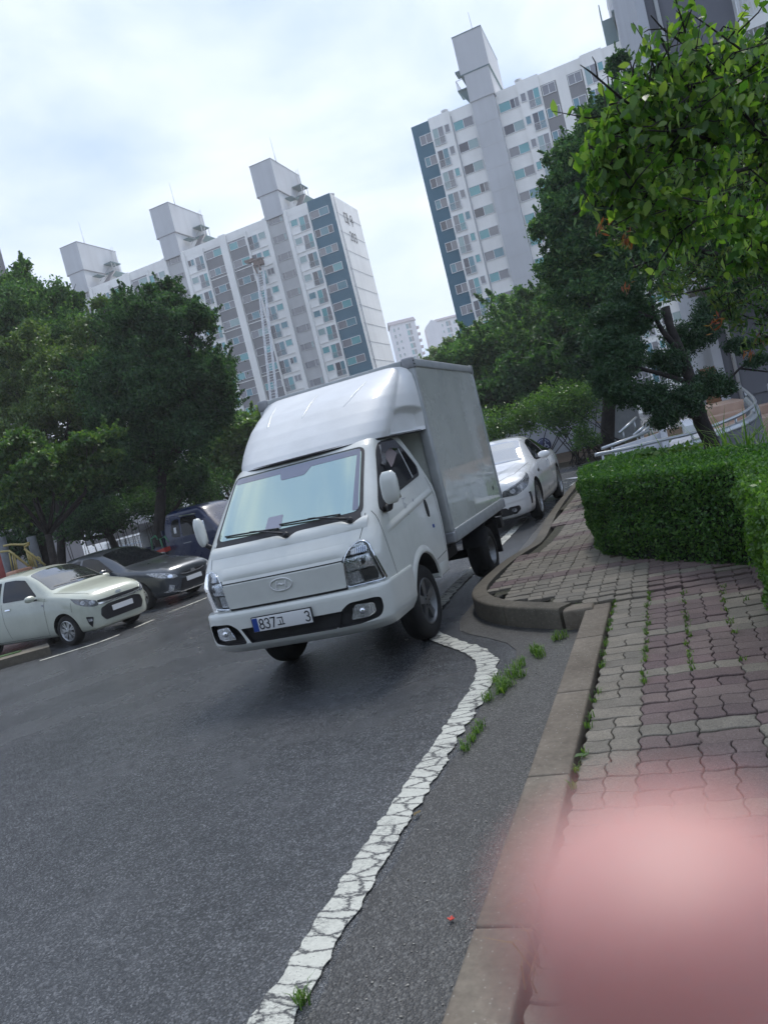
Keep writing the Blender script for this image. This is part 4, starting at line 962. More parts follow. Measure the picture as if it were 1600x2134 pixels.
# --- dark grey hatchback / saloon
S2 = [
 (0.00, .26, .44, .48, .42, .60, .36, .64, .67), (.03, .21, .60, .48, .56, .64, .48, .70, .74), (.12, .19, .73, .48, .68, .68, .58, .75, .80), (.30, .18, .80, .48, .755, .74, .62, .81, .865), (.55, .17, .832, .50, .79, .80, .64, .865, .915),
 (.85, .17, .845, .52, .81, .85, .67, .91, .955), (1.15, .17, .85, .52, .815, .88, .69, .96, 1.0), (1.30, .17, .85, .52, .815, .89, .68, 1.02, 1.065), (1.65, .17, .85, .52, .815, .90, .63, 1.20, 1.25), (2.0, .17, .85, .52, .812, .92, .585, 1.34, 1.39),
 (2.3, .17, .85, .52, .812, .94, .565, 1.385, 1.44), (2.7, .17, .85, .52, .81, .96, .56, 1.395, 1.455), (3.2, .18, .845, .52, .80, .98, .54, 1.35, 1.42), (3.6, .20, .83, .54, .78, 1.0, .50, 1.24, 1.31), (3.9, .24, .79, .56, .73, .98, .46, 1.06, 1.12), (4.08, .3, .70, .58, .66, .90, .46, .95, .98), (4.12, .4, .6, .58, .58, .8, .45, .86, .88)]
car2_items = [
 ('side_window', 'side', (1, -1), rpoly([(1.50, .965), (2.02, 1.285), (2.25, 1.335), (2.52, 1.345), (2.50, .985), (1.7, .95)], .03), G_DK, .007, .05),
 ('rear_side_window', 'side', (1, -1), rpoly([(2.60, .99), (2.60, 1.345), (3.1, 1.315), (3.55, 1.10), (3.45, 1.03)], .03), G_DK, .007, .05),
 ('windshield', 'top', (1,), rpoly([(1.24, -.64), (1.20, -.3), (1.19, 0), (1.20, .3), (1.24, .64), (1.98, .52), (2.02, 0), (1.98, -.52)], .04), G_DK, .006, .05),
 ('upper_grille', 'cyl', (1,), rpoly(fp((-.30, .53), (.30, .53), (.40, .60), (.30, .625), (-.30, .625), (-.40, .60)), .02), M_GRIL, .008, .05),
 ('grille_chrome', 'cyl', (1,), ('ribbon', [fp((-.37, .60), (-.2, .575), (0, .57), (.2, .575), (.37, .60))], .022), M_CHR, .013, .05),
 ('lower_grille', 'cyl', (1,), rpoly(fp((-.48, .27), (.48, .27), (.36, .49), (-.36, .49)), .03), M_GRIL, .008, .05),
 ('bumper_trim', 'cyl', (1,), ('ribbon', [fp((-.72, .30), (-.45, .235), (0, .225), (.45, .235), (.72, .30))], .016), M_CHR, .010, .05),
 ('headlight', 'cyl', (1, -1), rpoly(fp((.46, .555), (.50, .615), (.68, .68))+sp((.33, .74, .745), (.58, .80, .785), (.42, .80, .70), (.20, .76, .62))+fp((.62, .55)), .012), M_LAMP, .007, .04),
 ('headlight_edge', 'cyl', (1, -1), ('ribbon', [fp((.46, .555), (.62, .55))+sp((.20, .76, .615), (.42, .80, .695), (.58, .80, .785))], .012), M_LAMPD, .010, .05, 'headlight'),
 ('lamp_bowl', 'cyl', (1, -1), [(math.atan2(.66, .93)+.05*math.cos(2*PI*i/16), .61+.036*math.sin(2*PI*i/16)) for i in range(16)], M_CHR, .010, .03, 'headlight'),
 ('fog_lamp', 'cyl', (1, -1), rpoly(fp((.60, .40), (.74, .45), (.80, .33), (.98, .31), (.80, .28), (.66, .30)), .012), M_LAMP, .010, .04),
 ('badge', 'cyl', (1,), [(.07*math.cos(2*PI*i/20), .60+.032*math.sin(2*PI*i/20)) for i in range(20)], M_CHR, .018, .03),
 ('licence_plate', 'cyl', (1,), rpoly(fp((-.235, .405), (.235, .405), (.235, .50), (-.235, .50)), .005), M_PLATE, .018, .05),
 ('window_trim', 'side', (1, -1), ('ribbon', [[(1.48, .96), (2.05, 1.32), (2.5, 1.372), (3.1, 1.34), (3.6, 1.09)]], .012), P_GREY, .010, .05),
 ('panel_gaps', 'side', (1, -1), ('ribbon', [[(1.28, .88), (1.33, .6), (1.38, .28)], [(2.55, .95), (2.5, .3)]], .008), M_SEAM, .0015, .05),
 ('bonnet_gap', 'top', (1, -1), ('ribbon', [[(.16, .52), (.5, .66), (1.1, .74)]], .007), M_SEAM, .002, .05),
 ('bonnet_crease', 'top', (1, -1), ('ribbon', [[(.14, .25), (.5, .36), (1.1, .50)]], .012), P_GREY, .006, .05),
]
c2, h2, _ = make_car('parked_car', (-7.12, 8.88, GZ(-8)), rad(-7), 'dark blue-grey car with tinted windows parked behind the pale green hatchback', S2, P_GREY, 2.57, .83, .30, .20, car2_items, 'twin', 'cars parked across the road', spokes=6)
car_mirror(c2, 1.62, .80, 1.0, P_GREY)
# --- white saloon behind the truck
S3 = [
 (0.00, .26, .46, .48, .44, .62, .38, .66, .69), (.04, .21, .66, .48, .60, .68, .52, .74, .77), (.14, .18, .80, .48, .74, .72, .62, .78, .82), (.34, .17, .88, .48, .83, .77, .66, .83, .88), (.60, .16, .91, .50, .865, .82, .68, .88, .93),
 (.96, .16, .925, .52, .885, .87, .70, .93, .975), (1.30, .16, .93, .52, .892, .90, .73, .975, 1.02), (1.50, .16, .93, .52, .892, .915, .71, 1.05, 1.09), (1.85, .16, .93, .52, .89, .93, .655, 1.22, 1.27), (2.15, .16, .93, .52, .888, .945, .61, 1.345, 1.40),
 (2.45, .16, .93, .52, .888, .96, .59, 1.395, 1.46), (2.85, .16, .93, .52, .885, .98, .585, 1.40, 1.475), (3.35, .17, .925, .54, .88, 1.0, .575, 1.35, 1.42), (3.8, .19, .915, .56, .865, 1.01, .56, 1.21, 1.27), (4.2, .22, .895, .58, .84, 1.0, .60, 1.07, 1.12), (4.55, .26, .86, .6, .80, .98, .62, 1.03, 1.07), (4.78, .32, .76, .62, .72, .92, .58, .98, 1.02), (4.855, .42, .64, .64, .62, .8, .52, .86, .9)]
car3_items = [
 ('side_window', 'side', (1, -1), rpoly([(1.72, .985), (2.20, 1.295), (2.45, 1.345), (2.80, 1.355), (2.78, 1.0), (1.9, .975)], .03), G_DK, .007, .05),
 ('rear_side_window', 'side', (1, -1), rpoly([(2.88, 1.005), (2.88, 1.355), (3.3, 1.32), (3.72, 1.15), (3.86, 1.06), (3.75, 1.03)], .03), G_DK, .007, .05),
 ('windshield', 'top', (1,), rpoly([(1.44, -.67), (1.40, -.3), (1.39, 0), (1.40, .3), (1.44, .67), (2.16, .555), (2.20, 0), (2.16, -.555)], .04), m_glass('saloon_windshield', (.30, .33, .37), .04, 1.0, .7), .006, .05),
 ('rear_window', 'top', (1,), rpoly([(3.55, -.5), (3.55, .5), (4.15, .54), (4.15, -.54)], .04), G_DK, .006, .05),
 ('upper_grille', 'cyl', (1,), rpoly(fp((-.42, .52), (.42, .52), (.46, .62), (.40, .65), (-.40, .65), (-.46, .62)), .02), M_GRIL, .008, .05),
 ('headlight', 'cyl', (1, -1), rpoly(fp((.46, .56), (.50, .65), (.70, .70))+sp((.30, .82, .765), (.62, .88, .845), (.52, .89, .74), (.28, .86, .63))+fp((.74, .55)), .012), M_LAMPD, .007, .05),
 ('lamp_strip', 'cyl', (1, -1), ('ribbon', [fp((.52, .645), (.70, .688))+sp((.30, .82, .752), (.60, .88, .835))], .014), M_LAMP, .011, .05, 'headlight'),
 ('lamp_bowl', 'cyl', (1, -1), [(math.atan2(.86, .90)+.048*math.cos(2*PI*i/16), .66+.040*math.sin(2*PI*i/16)) for i in range(16)], M_LAMP, .011, .03, 'headlight'),
 ('lamp_bowl', 'cyl', (1, -1), [(math.atan2(.68, .93)+.042*math.cos(2*PI*i/16), .62+.036*math.sin(2*PI*i/16)) for i in range(16)], M_LAMP, .011, .03, 'headlight'),
 ('lower_grille', 'cyl', (1,), rpoly(fp((-.60, .25), (.60, .25), (.50, .38), (-.50, .38)), .03), M_GRIL, .008, .05),
 ('fog_lamp', 'cyl', (1, -1), rpoly(fp((.50, .27), (.66, .25), (.78, .31), (.76, .38), (.54, .38)), .03), M_GRIL, .010, .05),
 ('fog_bulb', 'cyl', (1, -1), [(math.atan2(.63, .93)+.035*math.cos(2*PI*i/16), .32+.03*math.sin(2*PI*i/16)) for i in range(16)], M_LAMP, .014, .03, 'fog_lamp'),
 ('air_slot', 'cyl', (1, -1), rpoly(sp((.30, .86, .54), (.36, .88, .54), (.40, .88, .42), (.38, .88, .34), (.34, .87, .34), (.33, .87, .44)), .01), M_GRIL, .010, .03),
 ('bumper_crease', 'cyl', (1, -1), ('ribbon', [fp((.50, .46), (.85, .47))+sp((.30, .86, .50))], .02), P_WHITE2, .012, .05),
 ('badge', 'cyl', (1,), [(.08*math.cos(2*PI*i/20), .71+.02*math.sin(2*PI*i/20)) for i in range(20)], M_CHR, .010, .03),
 ('licence_plate', 'cyl', (1,), rpoly(fp((-.235, .405), (.235, .405), (.235, .50), (-.235, .50)), .005), M_PLATE, .018, .05),
 ('door_handle', 'side', (1, -1), ('multi', [rpoly([(2.52, .86), (2.52, .885), (2.72, .89), (2.72, .865)], .01)]), M_CHR, .024, .05),
 ('door_handle', 'side', (1, -1), ('multi', [rpoly([(3.50, .885), (3.50, .91), (3.70, .915), (3.70, .89)], .01)]), M_CHR, .024, .05),
 ('fender_vent', 'side', (1, -1), rpoly([(1.36, .76), (1.36, .81), (1.52, .83), (1.50, .78)], .01), M_GRIL, .008, .03),
 ('panel_gaps', 'side', (1, -1), ('ribbon', [[(1.55, .9), (1.55, .6), (1.62, .28)], [(2.84, .97), (2.80, .3)], [(3.88, 1.0), (3.65, .6)]], .008), M_SEAM, .0015, .05),
 ('bonnet_gap', 'top', (1, -1), ('ribbon', [[(.10, .40), (.5, .66), (1.35, .78)]], .007), M_SEAM, .002, .05),
 ('bonnet_crease', 'top', (1, -1), ('ribbon', [[(.14, .22), (.5, .38), (1.35, .58)]], .018), P_WHITE2, .008, .05),
 ('side_skirt', 'side', (1, -1), rpoly([(1.36, .19), (3.35, .19), (3.35, .24), (1.36, .24)], .01), M_STEEL, .008, .05),
]
c3, h3, _ = make_car('parked_car', (-.20, 7.15, 0.0), rad(-90), 'white saloon car parked behind the box truck beside the pavement', S3, P_WHITE2, 2.805, .96, .335, .235, car3_items, 'twin', spokes=5)
car_mirror(c3, 1.78, .89, 1.03, P_WHITE2, 1.05)
# --- navy light truck beyond the grey car: cab seen from its side, low bed behind
NO = (-8.35, 13.3, GZ(-9)); NV = empty('pickup_truck', NO, 'navy blue light truck half hidden behind the box truck, cab with dark side window', 'truck', None, rad(-4)+PI)
def nav(mb, name, m, par=NV): return mb.build(name, m, par)
NL = [(.35, .80, .06, .22, 3.5, 1.95), (.7, .84, .0, .22, 3.5, 2.0), (1.0, .85, .02, .22, 3.5, 2.0), (1.2, .84, .10, .22, 3.5, 2.0), (1.6, .78, .42, .2, 3.5, 1.95), (1.85, .72, .62, .2, 3.3, 1.88), (1.93, .66, .72, .2, 3, 1.80), (1.97, .5, .9, .2, 3, 1.65)]
def nlev(z): return [float(np.interp(z, [l[0] for l in NL], [l[k] for l in NL])) for k in range(1, 6)]
zz = np.linspace(.35, 1.97, 30); rings = [[(y, x, z_) for x, y, z_ in ring(z, nlev, 14, 12)] for z in zz]
q = MB(); q.grid(rings, 0, True); nr = len(rings[0])
for rr in (0, len(rings)-1):
    for i in range(nr//2):
        if i+1 < nr-1-i: q.f.append((rr*nr+i, rr*nr+i+1, rr*nr+nr-2-i, rr*nr+nr-1-i)); q.m.append(0); q.sm.append(True)
for k in range(len(rings)-1): q.f.append((k*nr, (k+1)*nr, (k+1)*nr+nr-1, k*nr+nr-1)); q.m.append(0); q.sm.append(False)
fixn(nav(q, 'cab', P_NAVY), 45)
def nside(sg):
    def f(y, z):
        w_ = nlev(z)[0]; e = (nlev(z+.01)[0]-nlev(z-.01)[0])/.02; n = np.array([0, 1, -e]); n /= np.linalg.norm(n); return np.array([y, w_, z])*np.array([1, sg, 1]), n*np.array([1, sg, 1])
    return f
for sg in (1, -1):
    q = MB(); patch(q, rpoly([(.62, 1.22), (.86, 1.72), (1.38, 1.74), (1.38, 1.22)], .06), nside(sg), .008); nav(q, 'door_window', G_TINT)
    q = MB(); patch(q, rpoly([(1.45, 1.22), (1.45, 1.72), (1.68, 1.70), (1.74, 1.5), (1.74, 1.25)], .06), nside(sg), .008); o = nav(q, 'quarter_window', G_TINT)
    q = MB(); patch(q, rpoly([(1.56, 1.34), (1.56, 1.50), (1.64, 1.50), (1.64, 1.34)], .01), nside(sg), .014); q.build('sticker', M_PLATE, o)
    q = MB(); ribbon(q, [(.82, 1.75), (1.40, 1.775)], nside(sg), .03, .012); nav(q, 'rain_rail', M_CHR)
    q = MB()
    for i in range(10): ribbon(q, [(1.12+.028*i, 1.02), (1.135+.028*i, 1.035)], nside(sg), .022, .010)
    nav(q, 'door_lettering', M_ALU)
    q = MB(); patch(q, rpoly([(1.30, 1.0), (1.30, .94), (1.44, .94), (1.44, 1.0)], .02), nside(sg), .014); 
    o = wheel(NV, (.62, sg*.72, .33), 1, .33, .2, .19, 6, (0, 0, 0)); o.rotation_euler = (0, 0, PI/2 if sg > 0 else -PI/2)
    o = wheel(NV, (3.3, sg*.72, .33), 1, .33, .2, .19, 6, (0, 0, 0)); o.rotation_euler = (0, 0, PI/2 if sg > 0 else -PI/2)
q = MB(); q.box((2.08, -.85, .66), (4.75, .85, .74)); q.box((2.08, .82, .70), (4.75, .86, 1.08)); q.box((2.08, -.86, .70), (4.75, -.82, 1.08)); q.box((4.72, -.85, .7), (4.76, .85, 1.08)); q.box((2.08, -.8, .7), (2.12, .8, 1.5)); nav(q, 'cargo_bed', P_NAVY)
q = MB(); q.box((.3, -.35, .42), (4.7, .35, .62)); nav(q, 'chassis', M_UNDER)
q = MB(); q.lathe([(0, 0), (.035, .002), (.04, .02)], (2.9, .865, .62), 'y', 12); nav(q, 'side_lamp', mat('red_lens', (.5, .02, .02), .2))
# ------------------------------------------------------------------ apartment blocks
def m_wall(name, a, rough=.85, streak=.10):
    m = mat(name, a, rough); t, b = nodes(m); c = t.nodes.new('ShaderNodeTexCoord'); mp_ = t.nodes.new('ShaderNodeMapping'); mp_.inputs['Scale'].default_value = (.9, .9, .06); t.links.new(c.outputs['Object'], mp_.inputs[0])
    n = noise(t, 1.2, 6, .6, vec=mp_.outputs[0]); n2 = noise(t, .25, 4, .5)
    q = mixc(t, 1.0, ramp(t, n.outputs[0], [(.3, (1-streak,)*3), (.7, (1, 1, 1))]).outputs[0], ramp(t, n2.outputs[0], [(.35, (.94,)*3), (.65, (1.03,)*3)]).outputs[0], 'MULTIPLY')
    t.links.new(mixc(t, 1.0, a, q, 'MULTIPLY'), b.inputs['Base Color']); return m
W_WHITE = m_wall('painted_concrete_white', (.87, .87, .85)); W_LIGHT = m_wall('painted_concrete_light_grey', (.48, .49, .50)); W_SPAN = m_wall('painted_concrete_grey', (.21, .215, .235))
W_BLUE = m_wall('painted_concrete_blue', (.030, .130, .200)); W_DARK = m_wall('dark_wall_grey', (.16, .165, .19)); W_TOWER = m_wall('tower_concrete', (.50, .52, .55)); W_GREEN = m_wall('steel_green_paint', (.10, .17, .19))  # W_DARK is plain dark grey wall colour
M_FRAME = mat('window_frame_white', (.66, .68, .70), .5); M_RAIL = mat('rail_grey', (.45, .47, .50), .5)
def m_pane(n, c): return mat(n, c, .12, 0, .7, .5)
PANES = [m_pane('pane_teal', (.08, .32, .35)), m_pane('pane_grey', (.17, .175, .20)), m_pane('pane_dark', (.025, .03, .055)), m_pane('pane_sea', (.06, .20, .26)), m_pane('pane_curtain', (.24, .36, .37))]
MW = [M_FRAME]+PANES
def win_variants(wd, ht, layouts, fr=.07, seed=1):
    """several ready windows: layouts list of ([pane fractions], [pane material index])"""
    res = []
    for fr_, ms in layouts:
        q = MB(); x = 0
        q.box((0, -.07, 0), (wd, 0, fr)); q.box((0, -.07, ht-fr), (wd, 0, ht)); q.box((0, -.07, fr), (fr, 0, ht-fr)); q.box((wd-fr, -.07, fr), (wd, 0, ht-fr))
        tot = sum(fr_)
        for i, (f_, m_) in enumerate(zip(fr_, ms)):
            x1 = x+wd*f_/tot
            q.add([(x+.03, -.03-.012*(i % 2), fr*.5), (x1-.03, -.03-.012*(i % 2), fr*.5), (x1-.03, -.03-.012*(i % 2), ht-fr*.5), (x+.03, -.03-.012*(i % 2), ht-fr*.5)], [(0, 1, 2, 3)], 1+m_)
            if i: q.box((x-.03, -.062, fr), (x+.03, -.01, ht-fr))
            x = x1
        res.append(q)
    return res
class Kit:
    def __init__(k, name, meshes, mats): k.name = name; k.q = meshes; k.mats = mats; k.p = [None]*len(meshes)
    def put(k, parent, loc, rnd, rz=0.0):
        i = rnd.randint(len(k.q))
        if k.p[i] is None: o = k.q[i].build(k.name, k.mats); k.p[i] = o
        else: o = k.p[i].copy(); COL.objects.link(o)
        o.parent = parent; o.location = loc; o.rotation_euler = (0, 0, rz); return o
def rail_mesh(wd, ht, n, lattice=False):
    q = MB(); r = .022
    for z in (0.04, ht): q.box((0, -.02, z-r), (wd, .02, z+r))
    for x in (0, wd/2, wd): q.box((x-r, -.021, 0), (x+r, .021, ht))
    for i in range(n):
        x = wd*(i+.5)/n
        if lattice: q.obox((x, 0, ht/2), (wd/n*.5, 0, ht*.48), (0, .01, 0), (.008, 0, -.006)); q.obox((x, 0, ht/2), (-wd/n*.5, 0, ht*.48), (0, .009, 0), (.008, 0, .006))
        else: q.box((x-.011, -.011, .04), (x+.011, .011, ht))
    return q
def tower(par, x0, x1, Y, zt0, zt1, z0, dp, side=1):
    q = MB(); q.box((x0, Y-.02, zt0), (x1, Y+dp, zt1)); q.box((x0+.35, Y, z0), (x1-.12, Y+dp-1.5, zt0)); o = q.build('stair_tower', W_TOWER, par, par.location); 
    q = MB(); q.box((x0-.03, Y-.05, zt0-.12), (x1+.03, Y+dp, zt0)); q.box((x0-.03, Y-.05, zt1), (x1+.03, Y+dp+.05, zt1+.10)); q.build('ledge', W_GREEN if side < 0 else W_SPAN, o, par.location)
    return o
def roof_kit(par, o, x1, Y, zt0, zt1, zr):      # canopy, platform, stair on the right flank of a tower
    q = MB(); q.box((x1, Y+5.2, zt0+1.45), (x1+1.5, Y+7.6, zt0+1.6)); q.box((x1, Y+5.0, zt0-.15), (x1+1.7, Y+8.6, zt0)); q.box((x1, Y+1.6, zt0-1.0), (x1+1.1, Y+3.4, zt0-.9)); q.build('canopy', W_GREEN, o, par.location)
    q = MB(); a = np.array([x1+1.0, Y+1.8, zr]); b = np.array([x1+1.0, Y+5.1, zt0-.1])
    for dx in (0, .9): q.tube([a+[dx, 0, 0], b+[dx, 0, 0]], .09, 4)
    for i in range(14):
        c_ = a+(b-a)*(i+.5)/14; q.box(c_+[0, -.14, -.02], c_+[.9, .14, .03])
    for dx in (0, .9): q.tube([a+[dx, 0, .9], b+[dx, 0, .9]], .03, 4)
    q.build('roof_stair', W_DARK, o, par.location)
    q = MB()
    for y in (Y+5.3, Y+6.2, Y+7.4): q.tube([(x1+1.4, y, zt0), (x1+1.4, y, zt0+1.5)], .05, 4)
    q.tube([(x1+.1, Y+8.0, zt0), (x1+.1, Y+8.0, zt1+.6)], .04, 4); q.tube([(x1+.5, Y+8.0, zt0), (x1+.5, Y+8.0, zt1+.6)], .04, 4)
    for i in range(12): q.tube([(x1+.1, Y+8.0, zt0+.4*i+.2), (x1+.5, Y+8.0, zt0+.4*i+.2)], .02, 4)
    q.build('ladder', M_RAIL, o, par.location)
def mast(par, x, y, z, h, px=0):
    q = MB(); q.tube([(x, y, z), (x-.02, y, z+h*.45)], .045, 5); q.tube([(x-.02, y, z+h*.45), (x-.05, y, z+h)], .028, 4); q.tube([(x, y, z), (x, y, z+.35)], .08, 6); q.build('lightning_mast', M_RAIL, par, par.location)
rnd = np.random.RandomState(11)
# ---- block with the dark blue end strip and large number on its gable
Y = 96.5; X1 = -32.66; FH = 2.583; NF = 15; PT = 17.53; ROOF = 39.05
B1 = empty('apartment_building', (X1-26, Y, 0), 'long white and grey apartment block with black 203 on its gable wall', 'apartment block', None); OR = B1.location
Z1 = 36.52                                           # sill of the top windows
q = MB(); q.box((X1-PT*3, Y, 0), (X1, Y+10.3, ROOF)); wall = q.build('wall', W_WHITE, B1, OR)
q = MB(); q.box((X1-3.56, Y-.05, 0), (X1+.02, Y-.001, ROOF+.03)); q.build('blue_wall_strip', W_BLUE, B1, OR)
q = MB(); q.box((X1-.30, Y-.07, 0), (X1+.05, Y+.4, ROOF+.06)); 
for k in range(3):
    xe = X1-PT*k
    for xp in (xe-8.6, xe-7.2+.1-.35): pass
q = MB(); qs = MB(); qg = MB(); ql = MB()
for k in range(3):
    xe = X1-PT*k; sc_ = xe-8.72
    q.box((sc_-1.95, Y-.30, 0), (sc_-1.35, Y-.002, ROOF+.03)); q.box((sc_+1.35, Y-.30, 0), (sc_+1.90, Y-.002, ROOF+.03))      # pilasters
    if k: q.box((xe-.55, Y-.42, 0), (xe+.55, Y-.002, ROOF+.02))
    qs.box((sc_-1.35, Y-.05, 0), (sc_+1.35, Y-.001, ROOF+.02))
    for sg in (1, -1):
        if k == 0 and sg == 1: continue
        xa = sc_+sg*5.15; xb = sc_+sg*8.2; qg.box((xa, Y-.06, 0), (xb, Y-.001, ROOF-1.2)); 
    for sg in (1, -1): ql.box((sc_+sg*5.05-.12, Y-.34, 0), (sc_+sg*5.05+.12, Y-.002, ROOF-.6))
q.build('pilasters', W_WHITE, B1, OR); qs.build('stair_wall', W_LIGHT, B1, OR); qg.build('spandrel_wall', W_SPAN, B1, OR)['kind'] = 'stuff'; ql.build('divider_fins', W_WHITE, B1, OR)
K_slab = Kit('floor_slab', [MB().box((0, -.12, -.06), (3.05, -.003, .10))], W_WHITE); K_band = Kit('spandrel_band', [MB().box((0, -.13, 0), (3.1, -.003, .10))], W_WHITE)
for k in range(3):
    sc_ = X1-PT*k-8.72
    for f in range(NF):
        z = Z1-FH*f-1.05
        for sg in (1, -1): K_slab.put(B1, ((sc_+1.95 if sg > 0 else sc_-5.0)-OR[0], 0, z), rnd)
        if f % 3 == 1:
            for sg in (1, -1):
                if not (k == 0 and sg == 1): K_band.put(B1, ((sc_+5.1 if sg > 0 else sc_-8.2)-OR[0], 0, z+.62), rnd)
q = MB(); q.box((X1-PT*3, Y-.02, ROOF-.9), (X1-3.6, Y-.001, ROOF+.02)); q.build('parapet', W_WHITE, B1, OR)
K_win = Kit('window', win_variants(2.80, 1.08, [([1, 1], [1, 0]), ([1, 1.1], [1, 3]), ([.7, 1, .6], [2, 3, 2]), ([1, 1], [0, 1]), ([1, 1, 1], [1, 3, 1]), ([1, 1], [2, 0]), ([1, 1.4], [1, 4])]), MW)
K_door = Kit('balcony_door', win_variants(1.62, 2.0, [([1, 1], [1, 0]), ([1, 1], [2, 3]), ([1, 1], [1, 3]), ([1, 1], [0, 1])]), MW)
K_sm = Kit('small_window', win_variants(1.10, .95, [([1], [0]), ([1, 1], [1, 1]), ([1, 1], [2, 3]), ([1], [3]), ([1], [4])]), MW)
K_st = Kit('stair_window', win_variants(2.15, 1.0, [([.4, 1, .4], [1, 1, 1]), ([.5, 1, .3], [1, 1, 4])]), [mat('stair_frame', (.45, .46, .48), .5)]+PANES)
K_rl = Kit('balcony_rail', [rail_mesh(1.62, .80, 10, True)], M_RAIL)
for k in range(3):
    sc_ = X1-PT*k-8.72
    for f in range(NF):
        z = Z1-FH*f
        if z < 1.0: continue
        for sg in (1, -1):
            xw = sc_+5.28 if sg > 0 else sc_-8.10; K_win.put(B1, (xw-OR[0], -.07, z), rnd)
            xd = sc_+3.40 if sg > 0 else sc_-5.02; K_door.put(B1, (xd-OR[0], -.02, z-1.0), rnd); K_rl.put(B1, (xd-OR[0], -.14, z-1.0), rnd)
            xs_ = sc_+2.08 if sg > 0 else sc_-3.22; K_sm.put(B1, (xs_-OR[0], -.01, z+.03), rnd)
        K_st.put(B1, (sc_-1.08-OR[0], -.06, z+1.30), rnd)
for k in range(3):
    xe = X1-PT*k; x0 = xe-10.53; x1 = x0+3.40
    o = tower(B1, x0, x1, Y-.35, 42.06, 46.35, ROOF-.4, 9.2); roof_kit(B1, o, x1, Y-.35, 42.06, 46.35, ROOF+.1); mast(B1, x1+.3-.3, Y+1.5, 46.3, 3.6)
q = MB()                                               # gable: vertical pipe, joints, writing
q.tube([(X1+.10, Y+1.25, 0), (X1+.10, Y+1.25, ROOF-.1)], .07, 6); q.build('downpipe', M_RAIL, B1, OR)
q = MB(); 
for f in range(NF): z = 36.6-FH*f; q.box((X1, Y+.9, z), (X1+.03, Y+10.2, z+.07))
q.build('panel_joints', W_LIGHT, B1, OR)
q = MB(); ux, uz = (0, 1, 0), (0, 0, 1); o_ = (X1+.05, Y+3.7, 35.75); S_ = 1.5
def st(pts, org, s=S_, wd=.17): stroke(q, [(a*s, b*s) for a, b in pts], org, ux, uz, wd)
st([(.42, .95), (0, .95), (0, .08), (.42, .12)], o_); st([(.60, 1.0), (.60, .0)], o_); st([(.84, 1.05), (.84, -.06)], o_); st([(.60, .5), (.84, .5)], o_)
o_ = (X1+.05, Y+5.65, 35.75); st(arcp(.45, .78, .25, .22, 0, 360, 14), o_); st([(0, .42), (.9, .42)], o_); st([(.45, .42), (.45, -.02)], o_)
for i, ch in enumerate('203'): glyph(q, ch, (X1+.05, Y+4.15+.92*i, 33.35), ux, uz, 1.25, .17)
q.build('gable_writing', mat('sign_black', (.03, .03, .04), .6), B1, OR)
q = MB(); 
for yy in (Y+2.6,): q.lathe([(.35, 0), (.35, .5), (.45, .55), (.45, .75), (0, .85)], (X1-.7, yy, ROOF), 'z', 12)
q.build('roof_vent', M_RAIL, B1, OR)
# ---- taller looking block on the right, behind the trees
Y = 84.7; F2 = 2.475; B2 = empty('apartment_building', (-5, Y, 0), 'white apartment block with a blue left edge and grey lift shaft, right of centre', 'apartment block', None); OR = B2.location
R2 = 38.2; Z2 = 35.82; NF2 = 14
q = MB(); q.box((-14.75, Y, 0), (24, Y+10.5, R2)); q.build('wall', W_WHITE, B2, OR)
q = MB(); q.box((-16.98, Y+.02, 0), (-14.75, Y+10.4, R2)); q.build('blue_wall_strip', W_BLUE, B2, OR)
q = MB(); q.box((-14.80, Y-.35, 0), (-12.3, Y-.001, R2+.02)); q.box((-4.55, Y-.35, 0), (-2.15, Y-.001, R2+.02)); q.box((2.35, Y-.35, 0), (4.62, Y-.001, R2+.02)); q.box((-.45, Y-.12, 0), (.70, Y-.001, R2-.8)); q.build('bay_wall', W_WHITE, B2, OR)
q = MB(); q.box((-2.14, Y-.05, 0), (-.45, Y-.001, R2-1.2)); q.box((.70, Y-.05, 0), (2.34, Y-.001, R2-1.2)); q.build('spandrel_wall', W_SPAN, B2, OR)['kind'] = 'stuff'
q = MB(); q.box((-9.6, Y-1.0, 0), (-7.0, Y, R2+2.8))
for f in range(16): q.box((-9.61, Y-1.012, 3+F2*f), (-6.99, Y-.998, 3.05+F2*f), 1)
sh = q.build('lift_shaft', [W_TOWER, W_LIGHT], B2, OR)
o = tower(B2, -10.0, -6.72, Y-1.1, 40.9, 44.95, R2-.4, 9.2, -1); mast(B2, -7.85, Y+1, 45, 2.9)
for a in ((-11.2, -10.0),):
    q = MB(); q.box((-11.1, Y+1.6, 40.5), (-9.9, Y+4.2, 40.65)); q.add([(-11.0, Y+1.7, 40.5), (-9.6, Y+1.7, 38.0), (-9.6, Y+1.7, 40.5), (-11.0, Y+1.9, 40.5), (-9.6, Y+1.9, 38.0), (-9.6, Y+1.9, 40.5)], [(0, 1, 2), (5, 4, 3), (0, 3, 4, 1)]); q.box((-10.9, Y+1.4, 42.4), (-9.9, Y+3, 42.6)); q.build('bracket', W_GREEN, o, OR)
    q = MB(); [q.tube([(-11.05, Y+1.65+.8*i, 40.6), (-11.05, Y+1.65+.8*i, 41.7)], .035, 4) for i in range(4)]; q.tube([(-11.05, Y+1.6, 41.7), (-11.05, Y+4.2, 41.7)], .04, 4); q.tube([(-9.95, Y+1.65, 41.7), (-11.05, Y+1.65, 41.7)], .04, 4); q.build('platform_rail', M_RAIL, o, OR)
o = tower(B2, 6.4, 9.6, Y-1.1, 40.9, 45.2, R2-.4, 9.2, -1)
q = MB(); q.box((5.3, Y+1, 38.1), (6.5, Y+3.4, 41.2)); q.box((5.3, Y+1, 41.2), (5.4, Y+3.4, 42.9));  q.build('bracket', W_GREEN, o, OR)
